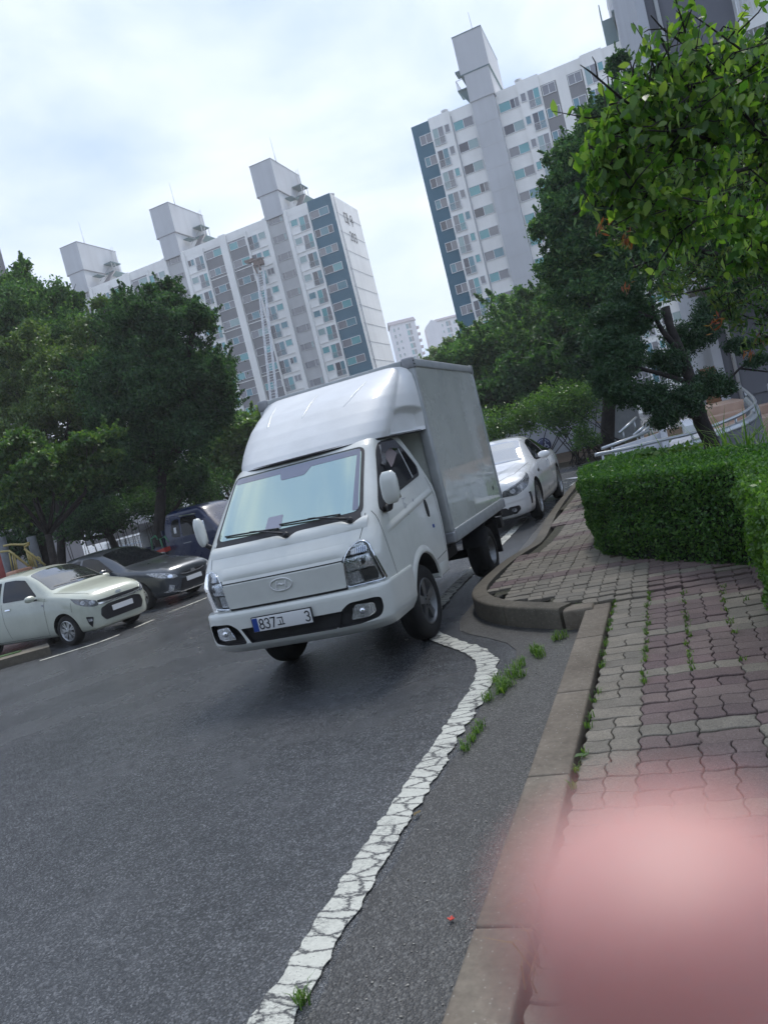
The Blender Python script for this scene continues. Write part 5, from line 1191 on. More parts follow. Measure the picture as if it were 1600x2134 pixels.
q = MB(); q.box((6.6, Y-1.0, 0), (9.4, Y, R2+2.8)); q.build('lift_shaft', W_TOWER, B2, OR)
K2 = {'window': Kit('window', win_variants(2.30, 1.08, [([1, 1], [1, 0]), ([1, 1], [1, 3]), ([1, 1], [0, 1]), ([1, 1], [2, 4]), ([1.3, .5, .5], [0, 2, 1])]), MW), 'nw': Kit('narrow_window', win_variants(1.45, 1.08, [([1, 1], [1, 1]), ([1, 1], [2, 1]), ([1, 1.3], [3, 1])]), MW),
      'door': Kit('balcony_door', win_variants(1.32, 1.95, [([1, 1], [1, 0]), ([1, 1], [2, 3]), ([1, 1], [3, 1]), ([1, 1], [4, 1])]), MW), 'sm': Kit('small_window', win_variants(.62, .95, [([1], [3]), ([1], [1]), ([1], [0])]), MW), 'rail': Kit('balcony_rail', [rail_mesh(1.36, .85, 11)], M_FRAME)}
for f in range(NF2):
    z = Z2-F2*f
    if z < 1: continue
    K2['nw'].put(B2, (-16.28+5, 0.01, z-.05), rnd); K2['door'].put(B2, (-14.62+5, -.36, z-.85), rnd); K2['rail'].put(B2, (-14.62+5, -.46, z-.88), rnd); K2['sm'].put(B2, (-13.18+5, -.36, z+.12), rnd)
    K2['window'].put(B2, (-12.18+5, -.01, z), rnd); K2['window'].put(B2, (-6.90+5, -.01, z), rnd)
    K2['sm'].put(B2, (-4.38+5, -.36, z+.1), rnd); K2['door'].put(B2, (-3.62+5, -.36, z-.85), rnd); K2['rail'].put(B2, (-3.62+5, -.46, z-.88), rnd)
    K2['nw'].put(B2, (-2.05+5, -.06, z), rnd); K2['nw'].put(B2, (.76+5, -.06, z), rnd)
    K2['door'].put(B2, (2.5+5, -.36, z-.85), rnd); K2['sm'].put(B2, (3.9+5, -.36, z+.1), rnd)
    K2['window'].put(B2, (4.75+5-.1, -.01, z), rnd)
q = MB(); q.tube([(-12.22, Y-.12, 0), (-12.22, Y-.12, R2-.6)], .06, 6); q.build('downpipe', M_RAIL, B2, OR)
q = MB(); q.lathe([(.35, 0), (.35, .35), (.42, .4), (.42, .5), (0, .6)], (-12.9, Y+.5, R2), 'z', 12); q.build('roof_vent', M_RAIL, B2, OR)
q = MB(); q.lathe([(.35, 0), (.35, .35), (.42, .4), (.42, .5), (0, .6)], (-4.3, Y+.5, R2), 'z', 12); q.build('roof_vent', M_RAIL, B2, OR)
# ---- two distant blocks with dark pitched roofs
def far_block(P0, P1, ztop, gable, label, cols, roofh):
    P0, P1 = map(lambda p: np.array([*p, 0.0]), (P0, P1)); B = empty('apartment_building', tuple(P0), label, 'apartment block', None)
    u = (P1-P0)/np.linalg.norm(P1-P0); L_ = np.linalg.norm(P1-P0); v = np.array([-u[1], u[0], 0])
    dp = 12
    V = [P0, P1, P1+v*dp, P0+v*dp]; q = MB(); q.add([*V, *[p+[0, 0, ztop] for p in V]], [(3, 2, 1, 0), (0, 1, 5, 4), (1, 2, 6, 5), (2, 3, 7, 6), (3, 0, 4, 7)]); q.build('wall', W_FAR, B, P0)
    q = MB(); h = roofh; m0 = P0+v*dp/2; m1 = P1+v*dp/2
    V = [P0-u*.4-v*.5+[0, 0, ztop], P1+u*.4-v*.5+[0, 0, ztop], m1+u*.4+[0, 0, ztop+h], m0-u*.4+[0, 0, ztop+h], P1+u*.4+v*(dp+.5)+[0, 0, ztop], P0-u*.4+v*(dp+.5)+[0, 0, ztop]]
    q.add(V, [(0, 1, 2, 3), (3, 2, 4, 5), (0, 3, 5), (1, 4, 2)]); q.build('roof', W_ROOF, B, P0); rz = math.atan2(u[1], u[0])
    for (uu, wd, ht, kind, dz) in cols:
        kt = Kit(kind, win_variants(wd, ht, [([1, 1], [0, 1]), ([1, 1], [3, 1])], .12), MW)
        for f in range(12):
            z = ztop-2.9-2.62*f+dz; p = u*uu-v*.05; kt.put(B, (p[0], p[1], z), rnd, rz)
    return B, u, v
W_FAR = m_wall('far_white_wall', (.72, .72, .76)); W_ROOF = m_wall('dark_roof', (.09, .085, .13))
P0, P1 = (-90.2, 293.0), (-80.8, 296.7)
fb, u_, v_ = far_block(P0, P1, 54.0, 0, 'distant white apartment block with dark roof just right of the number gable', [(.8, .9, 1.6, 'stair_window', 0), (2.6, .9, 1.2, 'small_window', .4), (6.1, 2.2, 2.1, 'window', 0)], 2.4)
q = MB()
for f in range(12): c_ = np.array([P1[0], P1[1], 51.0-2.62*f])+v_*1.5; q.obox(c_+u_*.5, u_*.6, v_*1.4, np.array([0, 0, .45]))
q.build('balconies', m_wall('pink_wall', (.55, .45, .47)), fb, fb.location)
P0, P1 = (-72.6, 299.8), (-58.0, 305.0)
fb, u_, v_ = far_block(P0, P1, 51.2, 0, 'distant white apartment block with dark roof, right of the other distant one', [(1.2, .8, 1.2, 'small_window', .3), (3.0, 2.1, 2.1, 'window', 0), (6.0, 1.2, 1.2, 'kitchen_window', .3)], 1.9)
q = MB(); g0 = np.array([-72.6, 299.8, 0]); gv = np.array([-5.0, -2.1, 0]); bk = v_*8
V = [g0, g0+gv, g0+gv+[0, 0, 49.8], g0+gv*.45+[0, 0, 52.4], g0+[0, 0, 51.4]]; q.add(V+[p+bk for p in V], [(0, 4, 3, 2, 1), (0, 1, 6, 5), (1, 2, 7, 6), (2, 3, 8, 7), (3, 4, 9, 8)]); q.build('gable_wing', W_FAR, fb, fb.location)
# ---- dark block cut by the left picture edge
q = MB(); q.box((-62, 30, 0), (-41.6, 43.6, 40)); o = q.build('apartment_building', W_DARK, None, (-50, 43.6, 0), (-50, 43.6, 0)); tag(o, 'dark grey building edge at the far left border above the trees', 'apartment block')
# ---- near block at the right: grey end wall with a pale edge, louvred balconies
Y = 20.4; B3 = empty('apartment_building', (8, Y, 0), 'nearest apartment block, grey end wall with pale edge behind the leafy branches at upper right', 'apartment block', None); OR = B3.location
q = MB(); q.box((4.85, Y, 0), (7.05, Y+14, 44)); q.build('wall', W_DARK, B3, OR)
q = MB(); q.box((4.60, Y-.12, 0), (4.85, Y+14, 44)); q.build('corner_pilaster', m_wall('pale_corner', (.50, .52, .56)), B3, OR)
q = MB(); q.box((7.05, Y+.5, 0), (22, Y+13, 44)); q.build('recessed_wall', W_WHITE, B3, OR)
q = MB(); q.tube([(5.15, Y-.10, 0), (5.15, Y-.10, 44)], .055, 8); q.build('downpipe', mat('white_pipe', (.6, .62, .64), .4), B3, OR)
q = MB(); q.box((4.3, Y-2.2, 4.15), (9.0, Y, 4.4)); q.build('entrance_canopy', W_LIGHT, B3, OR)
q = MB(); q.box((5.2, Y-.05, .9), (6.6, Y+.0, 3.1)); q.build('entrance_recess', W_DARK, B3, OR)
lou = rail_mesh(2.4, 2.5, 22); KL = Kit('balcony_louvre', [lou], M_FRAME)
q = MB()
for f in range(15):
    z = 3+2.7*f; q.box((7.06, Y-.3, z-.3), (16, Y+.5, z)); KL.put(B3, (7.1-8, -.25, z), rnd); KL.put(B3, (9.7-8, -.25, z), rnd)
q.build('balcony_slabs', W_WHITE, B3, OR)
# ---- furniture lift at the 203 block
LF = empty('ladder_lift', (-44.2, 88, 0), 'tall silver ladder lift raised to an upper window of the 203 block', 'ladder lift'); OR = LF.location
Tt = np.array([-44.75, 94.6, 32.6]); Bb = np.array([-44.2, 83.6, .8]); q = MB(); dirv = (Tt-Bb)/np.linalg.norm(Tt-Bb); sx = np.array([.48, 0, 0]); nn = np.cross(dirv, [1, 0, 0]); nn /= np.linalg.norm(nn)
for s_ in (-1, 1):
    for k in (0, .35): q.tube([Bb+sx*s_+nn*k, Tt+sx*s_+nn*k], .085, 4, smooth=False)
for i in range(84):
    c_ = Bb+(Tt-Bb)*(i+.5)/84; q.tube([c_-sx, c_+sx], .035, 4)
    d_ = (Tt-Bb)/84*.5
    for s_ in (-1, 1): q.tube([c_+sx*s_-d_, c_+sx*s_+nn*.35+d_], .025, 3)
q.build('ladder', noisy('ladder_aluminium', (.62, .64, .67), (.80, .82, .85), 3, .5), LF, OR)
q = MB(); q.obox(Tt+np.array([-.2, -.5, .75]), (1.15, 0, .0), (0, .7, .12), (0, 0, .08)); q.box(Tt+np.array([-1.5, -1.2, .75]), Tt+np.array([-.2, .1, 1.0])); q.box(Tt+np.array([-.3, -1.0, -.1]), Tt+np.array([.9, 0, .6])); q.tube([Tt+[-.4, -.9, .1], Tt+[-.1, -.9, -1.2]], .12, 5); q.tube([Tt+[.5, -.9, .1], Tt+[.45, -.9, -.9]], .15, 5); q.build('platform', noisy('rusty_platform', (.12, .08, .07), (.26, .20, .19), 2, .8), LF, OR)
q = MB(); q.box((-45.3, 80, .5), (-43.1, 86, 1.2)); q.box((-45.2, 78, .5), (-43.2, 79.9, 2.4)); q.build('lift_truck', W_BLUE, LF, OR)
# ------------------------------------------------------------------ vegetation
def m_leaf(name, c1, c2, c3=None, rough=.45, trans=.35, spec=.4):
    m = bpy.data.materials.new(name); m.use_nodes = True; t = m.node_tree; b = t.nodes['Principled BSDF']
    g = t.nodes.new('ShaderNodeNewGeometry'); st = [(0, c1), (1, c2)] if c3 is None else [(0, c1), (.6, c2), (1, c3)]
    r = ramp(t, g.outputs['Random Per Island'], st); n = noise(t, .9, 3, .5); c = mixc(t, .6, r.outputs[0], ramp(t, n.outputs[0], [(.35, (.65, .7, .65)), (.65, (1.2, 1.2, 1.1))]).outputs[0], 'MULTIPLY')
    t.links.new(c, b.inputs['Base Color']); b.inputs['Roughness'].default_value = rough; b.inputs['Specular IOR Level'].default_value = spec
    tr = t.nodes.new('ShaderNodeBsdfTranslucent'); cc = mixc(t, 1.0, c, (1.5, 1.7, .5), 'MULTIPLY'); t.links.new(cc, tr.inputs[0])
    ms = t.nodes.new('ShaderNodeMixShader'); ms.inputs[0].default_value = trans; o = t.nodes['Material Output']
    t.links.new(b.outputs[0], ms.inputs[1]); t.links.new(tr.outputs[0], ms.inputs[2]); t.links.new(ms.outputs[0], o.inputs[0]); return m
L_ZELK = m_leaf('leaf_dark_green', (.013, .040, .024), (.040, .095, .05), (.075, .15, .07), .6, .35, .2)
L_MID = m_leaf('leaf_mid_green', (.024, .068, .032), (.060, .14, .058), (.14, .24, .09), .6, .35, .2)
L_LIGHT = m_leaf('leaf_light_green', (.05, .11, .030), (.09, .18, .05), (.15, .22, .06))
L_CON = m_leaf('needle_green', (.014, .042, .022), (.032, .078, .036), (.06, .12, .05), .6, .2)
L_BOX = m_leaf('boxwood_leaf', (.032, .095, .024), (.075, .18, .042), (.16, .29, .07), .4, .35)
L_BOX2 = m_leaf('boxwood_leaf_lit', (.06, .14, .03), (.11, .23, .05), (.22, .36, .10), .35, .4)  # lit copy of the boxwood leaf: brighter light put into its colour
L_BRIGHT = m_leaf('fresh_leaf', (.045, .12, .026), (.14, .26, .055), (.32, .42, .12), .38, .55, .5)
L_MAPLE = m_leaf('maple_leaf', (.06, .13, .03), (.14, .20, .04), (.22, .20, .05), .45, .45)
L_RED = m_leaf('red_leaf', (.22, .045, .03), (.26, .09, .045), (.28, .16, .06), .5, .35)
L_SHR = m_leaf('shrub_leaf', (.035, .09, .028), (.075, .16, .04), (.15, .26, .07), .4, .35)
L_GRASS = m_leaf('grass_blade', (.06, .13, .03), (.12, .22, .05), (.20, .28, .08), .5, .4)
L_DRY = m_leaf('dry_blade', (.16, .12, .06), (.25, .18, .09), None, .7, .2)
M_BARK = noisy('bark', (.028, .022, .018), (.065, .052, .042), 9, .95, .8, 30)
M_BARKD = noisy('dark_bark', (.012, .010, .010), (.035, .028, .025), 9, .95, .8, 30)
def leaf_mesh(name, C, size, m, parent=None, org=(0, 0, 0), aspect=1.8, shape='quad', up=.25, droop=None, seed=0, fold=0.0):
    """C: (n, 3) leaf centres; one small face per leaf, in one mesh per crown"""
    rs = np.random.RandomState(seed+len(C)); n = len(C); C = np.asarray(C, float)-np.asarray(org, float)
    nm = rs.randn(n, 3); nm[:, 2] = nm[:, 2]*.7+up; nm /= np.linalg.norm(nm, axis=1)[:, None]
    d = rs.randn(n, 3)
    if droop is not None: d = d*.45+np.asarray(droop)
    d -= nm*(d*nm).sum(1)[:, None]; d /= np.linalg.norm(d, axis=1)[:, None]+1e-9; s_ = np.cross(nm, d)
    sz = size*(.65+.7*rs.rand(n))[:, None]; a = d*sz; b = s_*sz/aspect
    if shape == 'quad':
        V = np.stack([C-a, C+b*.9-a*.1, C+a, C-b*.9-a*.1], 1).reshape(-1, 3); k = 4
    elif shape == 'tri':
        V = np.stack([C-a*.8, C+b+a*.2, C+a], 1).reshape(-1, 3); k = 3
    else:   # ovate pointed leaf, 8 corners with fold
        f = nm*sz*fold
        V = np.stack([C-a, C-a*.55+b*.75+f, C+b*1.0-a*.05+f, C+a*.45+b*.62+f*.6, C+a*1.05, C+a*.45-b*.62+f*.6, C-b*1.0-a*.05+f, C-a*.55-b*.75+f], 1).reshape(-1, 3); k = 8
    me = bpy.data.meshes.new(name); me.vertices.add(len(V)); me.vertices.foreach_set('co', V.ravel())
    me.loops.add(n*k); me.loops.foreach_set('vertex_index', np.arange(n*k, dtype=np.int32)); me.polygons.add(n)
    me.polygons.foreach_set('loop_start', np.arange(0, n*k, k, dtype=np.int32)); 
    me.materials.append(m); me.update(calc_edges=True); o = bpy.data.objects.new(name, me); COL.objects.link(o)
    if parent: o.parent = parent
    return o
def clump(rs, c, r, n, twigs=24, spread=.30, shell=.75, flat=1.0):
    c = np.asarray(c, float); r = np.asarray(r, float)*np.ones(3)
    d = rs.randn(twigs, 3); d /= np.linalg.norm(d, axis=1)[:, None]; rr = shell+(1-shell)*rs.rand(twigs)[:, None]; inner = rs.rand(twigs) < .22; rr[inner] *= rs.rand(inner.sum())[:, None]
    T_ = c+d*rr*r*(.88+.24*rs.rand(twigs)[:, None]); i = rs.randint(twigs, size=n); sc = np.mean(r)*spread*(.6+.8*rs.rand(twigs))[i][:, None]
    return T_[i]+rs.randn(n, 3)*sc*np.array([1, 1, .8*flat])
def tree(name, base, label, cat, clumps, dens, size, m, trunk_r=.14, group=None, bark=None, seed=1, twigs=26, spread=.28, aspect=1.8, droop=None, lean=None, up=.25, limbs=True, shape='quad'):
    """clumps: (x, y, z, r) or (x, y, z, rx, ry, rz) in world metres"""
    rs = np.random.RandomState(seed); base = np.asarray(base, float); root = empty(name, tuple(base), label, cat, group)
    P = []; cs = []
    for c in clumps:
        r = np.array(c[3:] if len(c) > 4 else (c[3],)*3); vol = np.mean(r); cs.append(np.array(c[:3])); nk = 7; c0 = np.array(c[:3])
        P.append(clump(rs, c0, r*.72, int(dens*vol**2*.32), max(8, int(twigs*max(.6, vol))), spread*.66))
        for k in range(nk):
            d = rs.randn(3); d /= np.linalg.norm(d); d[2] = abs(d[2])*.8 if rs.rand() < .65 else d[2]; r2 = r*rs.uniform(.24, .42)
            P.append(clump(rs, c0+d*r*rs.uniform(.55, .82), r2, int(dens*vol**2*.15), 8, .27, .5))
        for k in range(5):           # loose shoots reaching out of the outline
            d = rs.randn(3); d /= np.linalg.norm(d); d[2] = abs(d[2]); a_ = c0+d*r*.8; ln = vol*rs.uniform(.35, .6); m_ = int(dens*vol**2*.012)+6; t_ = rs.rand(m_)[:, None]
            P.append(a_+(d+[0, 0, .25])*ln*t_+rs.randn(m_, 3)*.07*vol*(1.1-t_))
    leaf_mesh('crown', np.concatenate(P), size, m, root, base, aspect, shape, up, droop, seed)
    q = MB(); cen = np.mean(cs, 0); zt = np.percentile([c[2] for c in cs], 60)
    tp = np.array([base[0]*.55+cen[0]*.45, base[1]*.55+cen[1]*.45, base[2]+(zt-base[2])*.55]) if lean is None else np.asarray(lean, float)
    mid = (base+tp)/2+np.array([rs.randn()*.12, rs.randn()*.12, 0])
    q.tube([base-[0, 0, .2], base+[0, 0, .15], mid, tp], [trunk_r*1.5, trunk_r*1.15, trunk_r*.9, trunk_r*.7], 9, 0)
    for c in cs:
        a = tp if c[2] > tp[2]-.3 else mid; b = c; m1 = a+(b-a)*.5+rs.randn(3)*.08*np.linalg.norm(b-a); r0 = trunk_r*.5
        q.tube([a, m1, b], [r0, r0*.6, r0*.25], 6, 0)
        for _ in range(5):
            e = b+rs.randn(3)*.22*min(2.2, np.linalg.norm(b-a))*.6; q.tube([m1+(b-m1)*rs.rand(), (b+e)/2+rs.randn(3)*.05, e], [r0*.28, r0*.18, r0*.07], 4, 0)
    q.build('trunk', bark or M_BARK, root, base); return root
def AC(px, py, D, r, *rest): p = at(px, py, D); return (p[0], p[1], p[2], r, *rest)
def grd(px, py, D, z): p = at(px, py, D); return (p[0], p[1], z)
# left: group of trees over the parked cars
tree('street_tree', grd(325, 1120, 22.5, -.3), 'large dark drooping zelkova tree filling the middle left behind the grey car', 'tree',
 [AC(330, 665, 22, 1.05), AC(400, 690, 21.5, .85), AC(300, 720, 22, 1.3), AC(400, 800, 21.5, 1.3), AC(440, 860, 21.5, .85), AC(330, 830, 22, 1.5), AC(240, 800, 22, 1.3), AC(430, 780, 22.5, .9), AC(260, 890, 21.5, 1.1), AC(380, 920, 21.5, 1.2), AC(440, 790, 21, .8), AC(300, 960, 22, 1.0), AC(400, 1000, 22.5, .8), AC(460, 800, 21.5, .55), AC(250, 690, 23, .9), AC(350, 610, 22.5, .5), AC(270, 640, 23, .5)], 8200, .050, L_ZELK, .19, 'trees over the parked cars', M_BARKD, 3, 30, .27, 2.0, (0.05, 0, -.55))
tree('street_tree', grd(90, 1180, 27, -.3), 'tall bushy dark tree at the far left border under the left stair tower', 'tree',
 [AC(40, 610, 27, 1.0), AC(110, 650, 27, 1.1), AC(30, 680, 26, 1.5), AC(165, 680, 27, .85), AC(100, 720, 26, 1.5), AC(-40, 650, 27, 1.6), AC(180, 740, 26, 1.2), AC(50, 560, 27.5, .4), AC(150, 625, 27, .45), AC(20, 780, 26, 1.5)], 6400, .060, L_MID, .2, 'trees over the parked cars', M_BARKD, 5, 28, .25)
tree('street_tree', grd(110, 1175, 24, -.3), 'yellow-green lighter tree between the dark left trees', 'tree',
 [AC(60, 730, 24, .95), AC(190, 700, 24.5, .75), AC(130, 780, 24, 1.1), AC(200, 760, 24, .8), AC(40, 830, 24, 1.1), AC(150, 850, 23.5, 1.2), AC(60, 900, 23.5, 1.1), AC(220, 640, 25, .45)], 8200, .048, L_LIGHT if False else m_leaf('leaf_olive', (.05, .10, .035), (.085, .15, .05), (.14, .19, .06)), .14, 'trees over the parked cars', M_BARKD, 7, 26, .26)
tree('maple_tree', grd(95, 1190, 19.5, -.3), 'low spreading maple with pale green layered tips above the pale green hatchback', 'tree',
 [AC(30, 930, 19, .8, .8, .32), AC(110, 960, 19, 1.1, 1.0, .35), AC(200, 915, 19, .75, .7, .22), AC(60, 1010, 19, 1.0, .9, .40), AC(150, 1010, 19.3, 1.0, .9, .35), AC(-30, 980, 19, 1.0, .9, .5), AC(40, 1070, 19.6, .8, .8, .4), AC(220, 960, 19.5, .6, .6, .3)], 5200, .05, m_leaf('leaf_maple_green', (.035, .085, .03), (.06, .13, .04), (.12, .19, .05)), .12, 'trees over the parked cars', M_BARKD, 9, 24, .24, 1.3)
tree('street_tree', grd(250, 1130, 25, -.3), 'deep shade tree low behind the two parked cars', 'tree',
 [AC(150, 1060, 25, 1.4), AC(240, 1020, 25, 1.4), AC(60, 1090, 26, 1.2), AC(330, 1030, 26, 1.2), AC(220, 930, 25, 1.6), AC(100, 1000, 26, 1.7)], 3300, .08, L_ZELK, .16, 'trees over the parked cars', M_BARKD, 13, 22, .3)
tree('street_tree', grd(470, 1060, 30, -.3), 'sunlit yellow-green tree showing between the dark tree and the truck cab', 'tree',
 [AC(480, 920, 30, 1.3), AC(500, 980, 30, 1.2), AC(450, 970, 31, 1.2), AC(430, 1020, 30, 1.1), AC(520, 900, 31, 1.1), AC(540, 1000, 30, 1.3)], 3400, .085, L_LIGHT, .14, 'trees over the parked cars', M_BARK, 15, 26, .26)
# right of the box: trees in front of the right block
tree('street_tree', grd(1020, 880, 34, 0), 'broad mid green tree filling the space above the white saloon car', 'tree',
 [AC(975, 745, 36, 1.2), AC(1020, 710, 36, 1.3), AC(1080, 670, 35, 1.7), AC(1130, 690, 34, 1.8), AC(1040, 750, 34, 1.8), AC(1110, 760, 33, 1.9), AC(1180, 740, 33, 1.9), AC(970, 770, 35, 1.3), AC(1200, 660, 34, 1.6), AC(1190, 810, 33, 1.7), AC(1060, 810, 34, 1.6), AC(1010, 800, 35, 1.5), AC(1130, 630, 35, .9)], 4200, .088, L_MID, .22, 'trees in front of the right block', M_BARKD, 17, 30, .26, 1.9)
tree('street_tree', grd(905, 890, 52, 0), 'small pale flowering treetop peeping over the truck box', 'tree',
 [AC(888, 758, 50, .6), AC(915, 742, 50, .7), AC(935, 718, 52, .5), AC(950, 748, 50, 1.0), AC(990, 705, 51, 1.0)], 3200, .10, m_leaf('leaf_flowering', (.06, .13, .05), (.12, .2, .09), (.5, .48, .40)), .15, 'trees in front of the right block', M_BARK, 19, 30, .24)
tree('street_tree', grd(1245, 860, 26, 0), 'tall dark leafy tree rising beside the right block', 'tree',
 [AC(1290, 140, 22, .45), AC(1285, 210, 22, .6), AC(1240, 260, 22, .7), AC(1290, 300, 22, 1.1), AC(1200, 330, 22, .8), AC(1240, 390, 22, 1.2), AC(1170, 400, 22, .75), AC(1200, 470, 22, 1.1), AC(1150, 480, 22, .7), AC(1190, 550, 22, 1.0), AC(1250, 500, 22, 1.2), AC(1160, 570, 22.5, .8), AC(1220, 610, 22, 1.2), AC(1340, 400, 22, 1.5), AC(1275, 600, 22, 1.1), AC(1350, 250, 22, 1.2), AC(1360, 520, 22, 1.6)], 5600, .062, L_MID, .22, 'trees in front of the right block', M_BARKD, 21, 30, .25, 1.9)
tree('street_tree', grd(1170, 880, 29, 0), 'deep shadow tree low beside the shrub row', 'tree',
 [AC(1080, 800, 30, 1.4), AC(1150, 790, 29, 1.5), AC(1230, 740, 27, 1.4), AC(1235, 800, 27, .8), AC(1285, 740, 26, 1.0), AC(1280, 670, 26, 1.2), AC(1020, 830, 30, .9)], 2800, .09, L_ZELK, .2, 'trees in front of the right block', M_BARKD, 23, 24, .3)
# shrub row against the grey wall
def shrub(px, py, D, tops, label, seed, base):
    rs = np.random.RandomState(seed); b = np.array(base, float); root = empty('shrub', tuple(b), label, 'shrub', 'leggy shrubs before the grey wall'); P = []
    for t_ in tops: P.append(clump(rs, t_[:3], t_[3:] if len(t_) > 4 else t_[3], int(1100*np.mean(t_[3:])**2*6), 26, .24))
    leaf_mesh('foliage', np.concatenate(P), .040, L_SHR, root, b, 1.7, 'quad', .4, None, seed)
    q = MB()
    for i in range(18):
        s_ = b+np.array([rs.uniform(-1.4, 1.4), rs.uniform(-.3, .3), -.05]); t_ = tops[rs.randint(len(tops))]; e = np.array(t_[:3])+rs.randn(3)*.25; m_ = (s_+e)/2+rs.randn(3)*.10
        q.tube([s_, m_, e], [.022, .016, .006], 5)
    q.build('stems', M_BARKD, root, b)
shrub(0, 0, 0, [AC(1040, 880, 25.5, .55), AC(1080, 870, 25.3, .60), AC(1110, 865, 25.2, .5), AC(1030, 900, 25.6, .4)], 'left leggy shrub with bright top before the grey wall, above the white saloon', 31, (-2.6, 21.2, .1))
shrub(0, 0, 0, [AC(1150, 838, 24.5, .6), AC(1190, 830, 24.3, .6), AC(1220, 835, 24, .5), AC(1140, 858, 24.6, .42), AC(1175, 856, 24.4, .5), AC(1205, 862, 24, .35), AC(1165, 885, 24.4, .35)], 'right leggy shrub with bright top before the grey wall, beside the blue parking roundel', 33, (.2, 20.6, .1))
shrub(0, 0, 0, [AC(1215, 900, 23.8, .3), AC(1232, 912, 23.6, .3), AC(1200, 925, 23.6, .22)], 'small ground shrub at the foot of the grey wall', 35, (1.0, 20.4, .05))
# pruned juniper with cloud-like pads
jb = at(1497, 958, 9.6); JB = np.array([jb[0], jb[1], .12]); JR = empty('pruned_juniper', tuple(JB), 'pruned juniper with dark cloud-like pads and a leaning trunk behind the hedge', 'tree'); rs = np.random.RandomState(41)
pads = [AC(1300, 610, 9.6, .27, .3, .20), AC(1270, 670, 9.5, .30, .3, .26), AC(1330, 660, 9.8, .34, .3, .24), AC(1245, 720, 9.4, .20, .2, .22), AC(1290, 740, 9.5, .34, .3, .24), AC(1265, 790, 9.4, .24, .22, .34), AC(1300, 820, 9.6, .26, .25, .24), AC(1390, 760, 9.8, .34, .3, .26), AC(1440, 700, 10, .38, .3, .26), AC(1360, 830, 9.4, .30, .28, .26), AC(1385, 870, 9.3, .24, .22, .16), AC(1420, 835, 9.4, .34, .3, .22), AC(1475, 800, 9.6, .30, .3, .20), AC(1510, 810, 9.7, .16, .15, .12), AC(1490, 650, 10, .34, .3, .24), AC(1540, 720, 9.8, .22, .2, .12), AC(1580, 750, 9.6, .22, .2, .08)]
pads = [(*p[:3], *(np.array(p[3:])*.82)) for p in pads]
P = [clump(rs, p[:3], p[3:], int(95000*np.mean(p[3:])**2), 44, .22, .6) for p in pads]
leaf_mesh('foliage', np.concatenate(P), .022, L_CON, JR, JB, 2.6, 'quad', .1, (0, 0, .35), 41)
def W(px, py, D): return at(px, py, D)
q = MB(); q.tube([JB-[0, 0, .1], JB+[0, 0, .1], W(1480, 920, 9.6), W(1460, 880, 9.6), W(1440, 800, 9.65), W(1420, 740, 9.7), W(1395, 680, 9.8), W(1385, 640, 9.8)], [.125, .115, .098, .098, .08, .065, .052, .058], 10)
for pth, rr_ in (([W(1420, 740, 9.7), W(1380, 690, 9.7), W(1365, 665, 9.7), W(1330, 650, 9.6)], (.04, .034, .025, .012)), ([W(1440, 800, 9.65), W(1380, 780, 9.6), W(1300, 760, 9.5), W(1260, 720, 9.4)], (.035, .03, .022, .012)), ([W(1460, 870, 9.6), W(1450, 866, 9.5), W(1434, 868, 9.4)], (.04, .035, .02)), ([W(1450, 840, 9.6), W(1510, 800, 9.7), W(1540, 768, 9.7), W(1600, 775, 9.6)], (.03, .022, .015, .01)), ([W(1540, 768, 9.7), W(1570, 750, 9.7), W(1600, 752, 9.7)], (.014, .01, .006)), ([W(1365, 665, 9.7), W(1358, 630, 9.7), W(1350, 600, 9.7)], (.02, .015, .008)), ([W(1440, 800, 9.6), W(1400, 820, 9.5), W(1370, 830, 9.4)], (.03, .02, .01))):
    q.tube(pth, rr_, 7)
q.build('trunk', M_BARKD, JR, JB)
